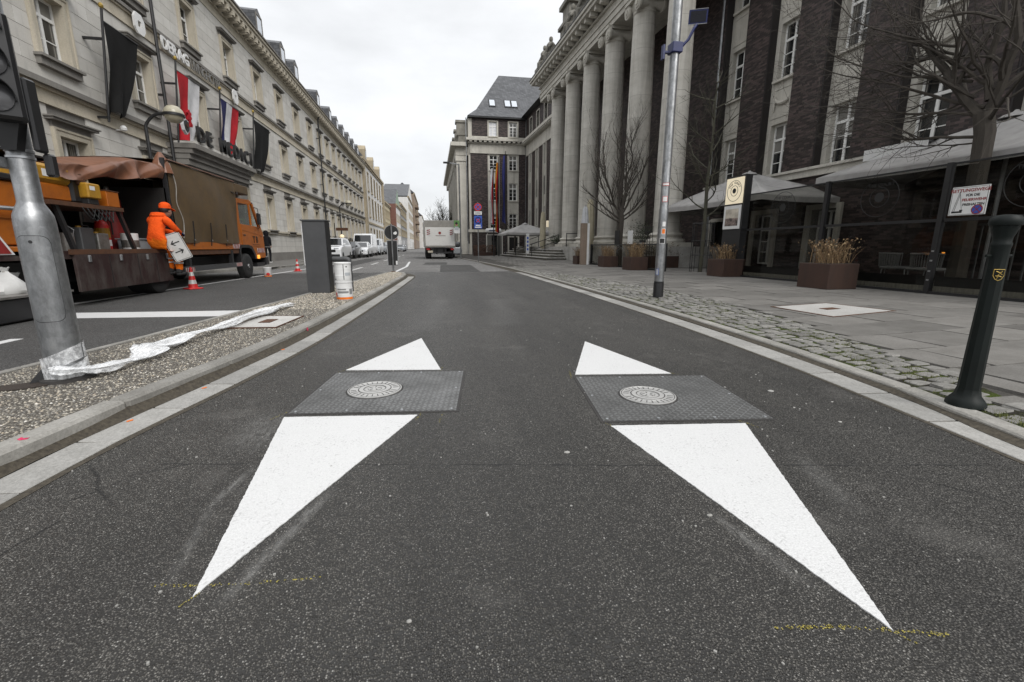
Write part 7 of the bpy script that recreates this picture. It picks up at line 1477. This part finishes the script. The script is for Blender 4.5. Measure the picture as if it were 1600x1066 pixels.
me = skin_mesh('body', J, E_, 'hip'); paint_faces(me, ['hivis_orange','hivis_trouser'], lambda c: 1 if c.z+.93 < 1.15 and not (c.z > .3) else 0); body = ob('body', me, wk)
hd = mk('head', head_mesh(V(-5.76,11.29,1.76), (.45,.9,0)), M['skin'], wk, smooth=True); hd.rotation_euler = (0,0,0)
mk('hair', MB().lathe([(.09,-.05),(.108,0),(.10,.03)], tuple(V(-5.775,11.25,1.79)), 14), M['hair'], hd, smooth=True)
cp_ = MB().lathe([(.112,0),(.114,.05),(.095,.10),(.05,.13),(.01,.138)], tuple(V(-5.765,11.27,1.82)), 18); cap = mk('cap', cp_, M['hivis_orange'], wk, smooth=True)
f = Vector((.45,.9,0)).normalized(); s = Vector((f.y,-f.x,0)); c0 = V(-5.765,11.27,1.822); mk('cap_peak', MB().prism([tuple(c0+f*a+s*b+Vector((0,0,-abs(a)*.38+.03))) for a, b in ((.085,-.085),(.15,-.075),(.20,-.04),(.21,0),(.20,.04),(.15,.075),(.085,.085))], (0,0,.010)), M['hivis_orange'], cap)
mk('hood', MB().lathe([(.06,-.06),(.13,-.03),(.15,.03),(.12,.09),(.08,.10)], tuple(V(-5.80,11.03,1.62)), 14), M['hivis_orange'], wk, smooth=True)
for kx, z, a, b in (('R',.64,-5.66,11.275),('R',.72,-5.66,11.275),('L',.66,-5.875,11.33),('L',.74,-5.88,11.325)): p = V(a, b, z); mk('reflective_band', MB().lathe([(.090,-.016),(.090,.016)], tuple(p), 16, cap=False), M['reflective'], wk, smooth=True)
hand(wk, V(-5.60,11.40,1.31), (.0,.9,-.25), (.3,0,1), 'navy_glove'); hand(wk, V(-5.72,11.48,1.30), (.35,.85,-.2), (.3,0,1), 'hivis_orange')
for x, y, z in ((-5.66,11.27,.36),(-5.86,11.33,.38)):
    p = V(x, y, z); mk('boot', MB().bev(p.x-.05,p.x+.05,p.y-.09,p.y+.20,p.z,p.z+.07,.025).bev(p.x-.048,p.x+.048,p.y-.09,p.y+.05,p.z+.05,p.z+.15,.025), M['rubber'], wk)
# the traffic sign in the hands
c = [Vector(q) for q in ((-5.84,11.01,1.217),(-5.60,11.20,1.325),(-5.43,11.335,.779),(-5.656,11.155,.658))]; ctr = sum(c, Vector())/4
ux = ((c[1]-c[0])+(c[2]-c[3])).normalized(); uy = ((c[0]-c[3])+(c[1]-c[2])); uy = (uy-ux*uy.dot(ux)).normalized(); un = ux.cross(uy); hwd = .175; hht = .30
ctr = ctr+Vector((.075,-.075,0))
t = top('two_way_sign', 'white two-way traffic plate with black arrows held by the worker', 'road sign', tuple(ctr))
Q = lambda a, b, d=0: tuple(ux*a+uy*b+un*d)
def rr(hw_, hh_, r): return [(sx*(hw_-r)+r*math.cos(a)*1, sy*(hh_-r)+r*math.sin(a)) for sx, sy, a0 in ((1,1,0),(-1,1,90),(-1,-1,180),(1,-1,270)) for a in [math.radians(a0+k*30) for k in range(4)]]
mk('plate', MB().prism([Q(a, b, -.004) for a, b in rr(hwd, hht, .03)], tuple(un*.004)), M['dirty_white'], t)
A, B = rr(hwd-.012,hht-.012,.022), rr(hwd-.022,hht-.022,.016); n = len(A); mk('border', MB().add([Q(a,b,.0012) for a,b in A]+[Q(a,b,.0012) for a,b in B], [(i,(i+1)%n,n+(i+1)%n,n+i) for i in range(n)]), M['black_print'], t)
def arrow(cx, cy, d, ang):
    P_ = [(-.09,-.012),(.04,-.012),(.0,-.055),(.03,-.055),(.088,0),(.03,.055),(.0,.055),(.04,.012),(-.09,.012)]; ca, sa = math.cos(ang), math.sin(ang); return [Q(cx+d*(x*ca)-y*sa*1, cy+d*x*sa+y*ca, .0014) for x, y in P_]
for cy, d in ((.09,-1),(-.10,1)): mk('arrow', MB().prism(arrow(.0, cy, d, R(3)), tuple(un*.0012)), M['black_print'], t)
# ---- the walker in dark clothes
wl = top('person', 'person in dark hooded clothes walking away along the hotel wall', 'person', (-9.3, 27.8, .1))
J = {'hip': ((0,0,.92), (.15,.11)), 'waist': ((0,0,1.08), (.145,.11)), 'chest': ((0,.02,1.32), (.17,.12)), 'neckb': ((0,.03,1.45), .085), 'neck': ((0,.04,1.52), .06), 'shR': ((.17,.02,1.39), .075), 'elR': ((.22,-.06,1.12), .055), 'wrR': ((.18,.08,.95), .042), 'shL': ((-.17,.02,1.39), .075), 'elL': ((-.22,-.04,1.12), .055), 'wrL': ((-.2,.1,.95), .042),
     'hR': ((.09,0,.88), .095), 'knR': ((.09,.12,.5), .07), 'anR': ((.09,.02,.1), .05), 'toR': ((.09,.16,.04), .04), 'hL': ((-.09,0,.88), .095), 'knL': ((-.09,-.02,.5), .07), 'anL': ((-.09,-.28,.16), .05), 'toL': ((-.09,-.2,.04), .04)}
me = skin_mesh('body', J, [('hip','waist'),('waist','chest'),('chest','neckb'),('neckb','neck'),('neckb','shR'),('shR','elR'),('elR','wrR'),('neckb','shL'),('shL','elL'),('elL','wrL'),('hip','hR'),('hR','knR'),('knR','anR'),('anR','toR'),('hip','hL'),('hL','knL'),('knL','anL'),('anL','toL')], 'hip'); me.materials.append(M['black_cloth']); ob('body', me, wl)
h = mk('head', head_mesh((0,.06,1.64), (0,1,0)), M['skin'], wl, smooth=True); mk('hood', MB().lathe([(.1,-.16),(.135,-.05),(.135,.06),(.09,.14),(.02,.165)], (0,.03,1.64), 16), M['black_cloth'], wl, smooth=True)
mk('shirt_hem', MB().lathe([(.165,.87),(.165,.90)], (0,0,0), 16, cap=False, sy=.8), M['grey_label'], wl)
for x, y in ((.09,.06),(-.09,-.24)): mk('shoe', MB().bev(x-.05,x+.05,y-.08,y+.18,.0,.045,.015), M['white_sheet'], wl)
hand(wl, (.18,.08,.95), (0,.1,-1), (1,0,0), 'skin'); hand(wl, (-.2,.1,.95), (0,.1,-1), (-1,0,0), 'skin')
# ================================================================ bare trees
def tree(x, y, z, label, trunk, seed, bark, limbs, twig_depth=4, twig=1.0, kind='spread', min_r=.004, name='bare_tree', spread=.8, up=.25, density=1.0):
    """trunk: list of (dx,dy,z,r); limbs: list of start fraction, direction, length, radius"""
    q = random.Random(seed); t = top(name, label, 'tree', (x, y, z)); tr_ = MB(); tr_.tube([(a, b, c) for a, b, c, r in trunk], [r for a, b, c, r in trunk], 10); mk('trunk', tr_, M[bark], t, smooth=True)
    cr_ = MB()
    def branch(p, d, L, r, depth):
        n = max(3, int(L/.13)); pts = [p]; rs = [r]; d = d.normalized(); c = p
        kids = []
        for i in range(n):
            d = (d+Vector((q.gauss(0,.10), q.gauss(0,.10), q.gauss(0,.08)+up*.10))).normalized(); c = c+d*(L/n); pts.append(c); rs.append(max(min_r*.6, r*(1-.78*(i+1)/n)))
            if depth > 0 and i >= 1:
                k = 1 if q.random() < .56*density else 0
                for _ in range(k): kids.append((c.copy(), d.copy(), rs[-1], i/n))
        cr_.tube(pts, rs, 6 if r > .02 else 4 if r > .008 else 3, cap=False)
        for c2, d2, r2, f in kids:
            s_ = Vector((q.gauss(0,1), q.gauss(0,1), q.gauss(0,.7))); s_ = (s_-d2*s_.dot(d2)).normalized(); nd = (d2*.75+s_*spread+Vector((0,0,up*.5))).normalized()
            branch(c2, nd, L*q.uniform(.34,.62)*(1.1-.4*f)*twig, max(min_r, r2*.62), depth-1)
    for p, d, L, r in limbs: branch(Vector(p), Vector(d), L, r, twig_depth-1)
    mk('crown', cr_, M[bark], t); return t
# big dark tree at the right edge
tree(10.1, 7.12, .1, 'large bare dark tree at the right edge growing up past the grey parasol', [(0,0,0,.17),(.02,0,1.2,.15),(0,-.02,2.4,.145),(0,0,2.95,.155),(-.05,.05,3.3,.15)], 21, 'bark',
     [((-.05,.05,3.2),(-.35,.85,1.5),3.4,.09),((-.02,.02,3.25),(.1,-.5,1.4),3.2,.085),((-.05,.05,3.4),(-.5,1.6,.7),3.2,.036),((-.05,.1,2.9),(-.7,1.4,.28),3.0,.03),((0,0,3.1),(-.6,-.9,.7),2.6,.04),((-.05,0,3.5),(.0,.3,1.6),3.2,.07),((-.1,.2,3.6),(-1.0,.9,.9),2.6,.03),((0,.1,2.8),(-.2,1.5,.05),2.2,.02),((-.1,.3,3.9),(-.5,1.7,.5),3.0,.028),((-.15,.5,4.4),(-.4,1.5,.7),2.8,.028),((-.2,.6,4.6),(-.9,1.0,.4),2.6,.026),((-.1,.2,3.3),(-.5,2.0,.5),3.8,.026),((-.1,.3,4.1),(-.6,2.0,.8),3.8,.026),((-.1,.3,4.0),(-.9,1.7,.15),3.4,.024)], 4, 1.0, min_r=.0034, spread=.8, up=.15, density=.9)
# slim tree in its guard
tree(9.5, 14.75, .1, 'slim bare street tree in a metal guard before the brick bays', [(0,0,0,.075),(.03,0,1.5,.065),(.0,.02,3.0,.055),(.05,0,4.5,.04),(.03,0,6.2,.02)], 5, 'bark_green',
     [((.02,0,1.9+.27*k),(math.cos(k*2.4),math.sin(k*2.4),.5),2.0-.06*k,.026) for k in range(17)], 3, 1.0, min_r=.005, spread=.75, up=.35, density=1.15)
t = top('tree_guard', 'black metal tree guard round the slim tree', 'tree guard', (9.5, 14.75, .1), AB)
for k in range(8): a = k*math.pi/4; mk('bar', MB().tube([(.36*math.cos(a),.36*math.sin(a),0),(.36*math.cos(a),.36*math.sin(a),1.75)], .012, 5), M['black_metal'], t)
for z in (.6,1.1,1.7): mk('ring', MB().tube([(.36*math.cos(k*math.pi/8),.36*math.sin(k*math.pi/8),z) for k in range(17)], .010, 5), M['black_metal'], t)
# pollarded tree before the columns
tree(8.85, 20.5, .1, 'bare pollarded tree with upright twigs before the stone columns', [(0,0,0,.15),(0,0,1.4,.13),(.02,0,2.1,.14),(.0,0,2.5,.12)], 33, 'bark',
     [((0,0,2.3),(-.6,.2,1.2),4.0,.05),((0,0,2.35),(.75,-.3,1.2),4.2,.05),((0,0,2.4),(.1,.3,1.5),4.8,.055),((0,0,2.2),(-1.3,-.1,.45),2.6,.05),((0,0,2.25),(1.2,.1,.5),2.5,.05),((0,0,2.0),(-1.1,-.6,.25),2.2,.04),((0,0,2.1),(.9,-.7,.4),2.3,.04),((0,0,2.5),(-.3,.6,1.6),4.4,.04),((0,0,2.4),(.5,.5,1.4),4.2,.04),((0,0,2.45),(-.9,.3,1.0),3.8,.04)], 4, .82, min_r=.0040, spread=.6, up=.75, density=.8)
tree(7.6, 41.6, .1, 'small bare tree by the flag masts before the brick wing', [(0,0,0,.12),(0,0,2.2,.09)], 44, 'bark', [((0,0,1.9),(math.cos(k*1.3),math.sin(k*1.3)*.5,1.1),1.9,.04) for k in range(7)], 3, .9, min_r=.008, spread=.6, up=.5)
tree(1.9, 70, 0, 'bare tree against the sky above the delivery truck', [(0,0,0,.25),(0,0,3.0,.2)], 55, 'bark_green', [((0,0,2.6),(math.cos(k*.9),math.sin(k*.9)*.5,1.2),4.2,.08) for k in range(10)], 4, .9, min_r=.012, spread=.6, up=.35, density=.9)
def bush(x, y, z, r, label, seed):
    q = random.Random(seed); t = top('evergreen_bush', label, 'bush', (x, y, z)); mb = MB()
    for i in range(900): c = Vector((q.gauss(0,.42)*r, q.gauss(0,.42)*r, .25+abs(q.gauss(.5,.35))*r)); s = q.uniform(.03,.06); a = q.random()*6.28; mb.add([c, c+Vector((s*math.cos(a),s*math.sin(a),s*q.uniform(-1,1))), c+Vector((s*math.cos(a+1.1),s*math.sin(a+1.1),s*.6))], [(0,1,2)])
    mk('leaves', mb, M['green_leaf'], t); mk('pot', MB().lathe([(.16*r,0),(.2*r,.3)], n=12), M['dark_grey_paint'], t)
p = bl(-2.75, 21.0, 1.0); bush(p[0], p[1], 1.0, .8, 'dark evergreen bush between the near columns', 3); p = bl(-2.9, 34.0, 1.0); bush(p[0], p[1], 1.0, .55, 'small evergreen pot plant by the handrail', 4)
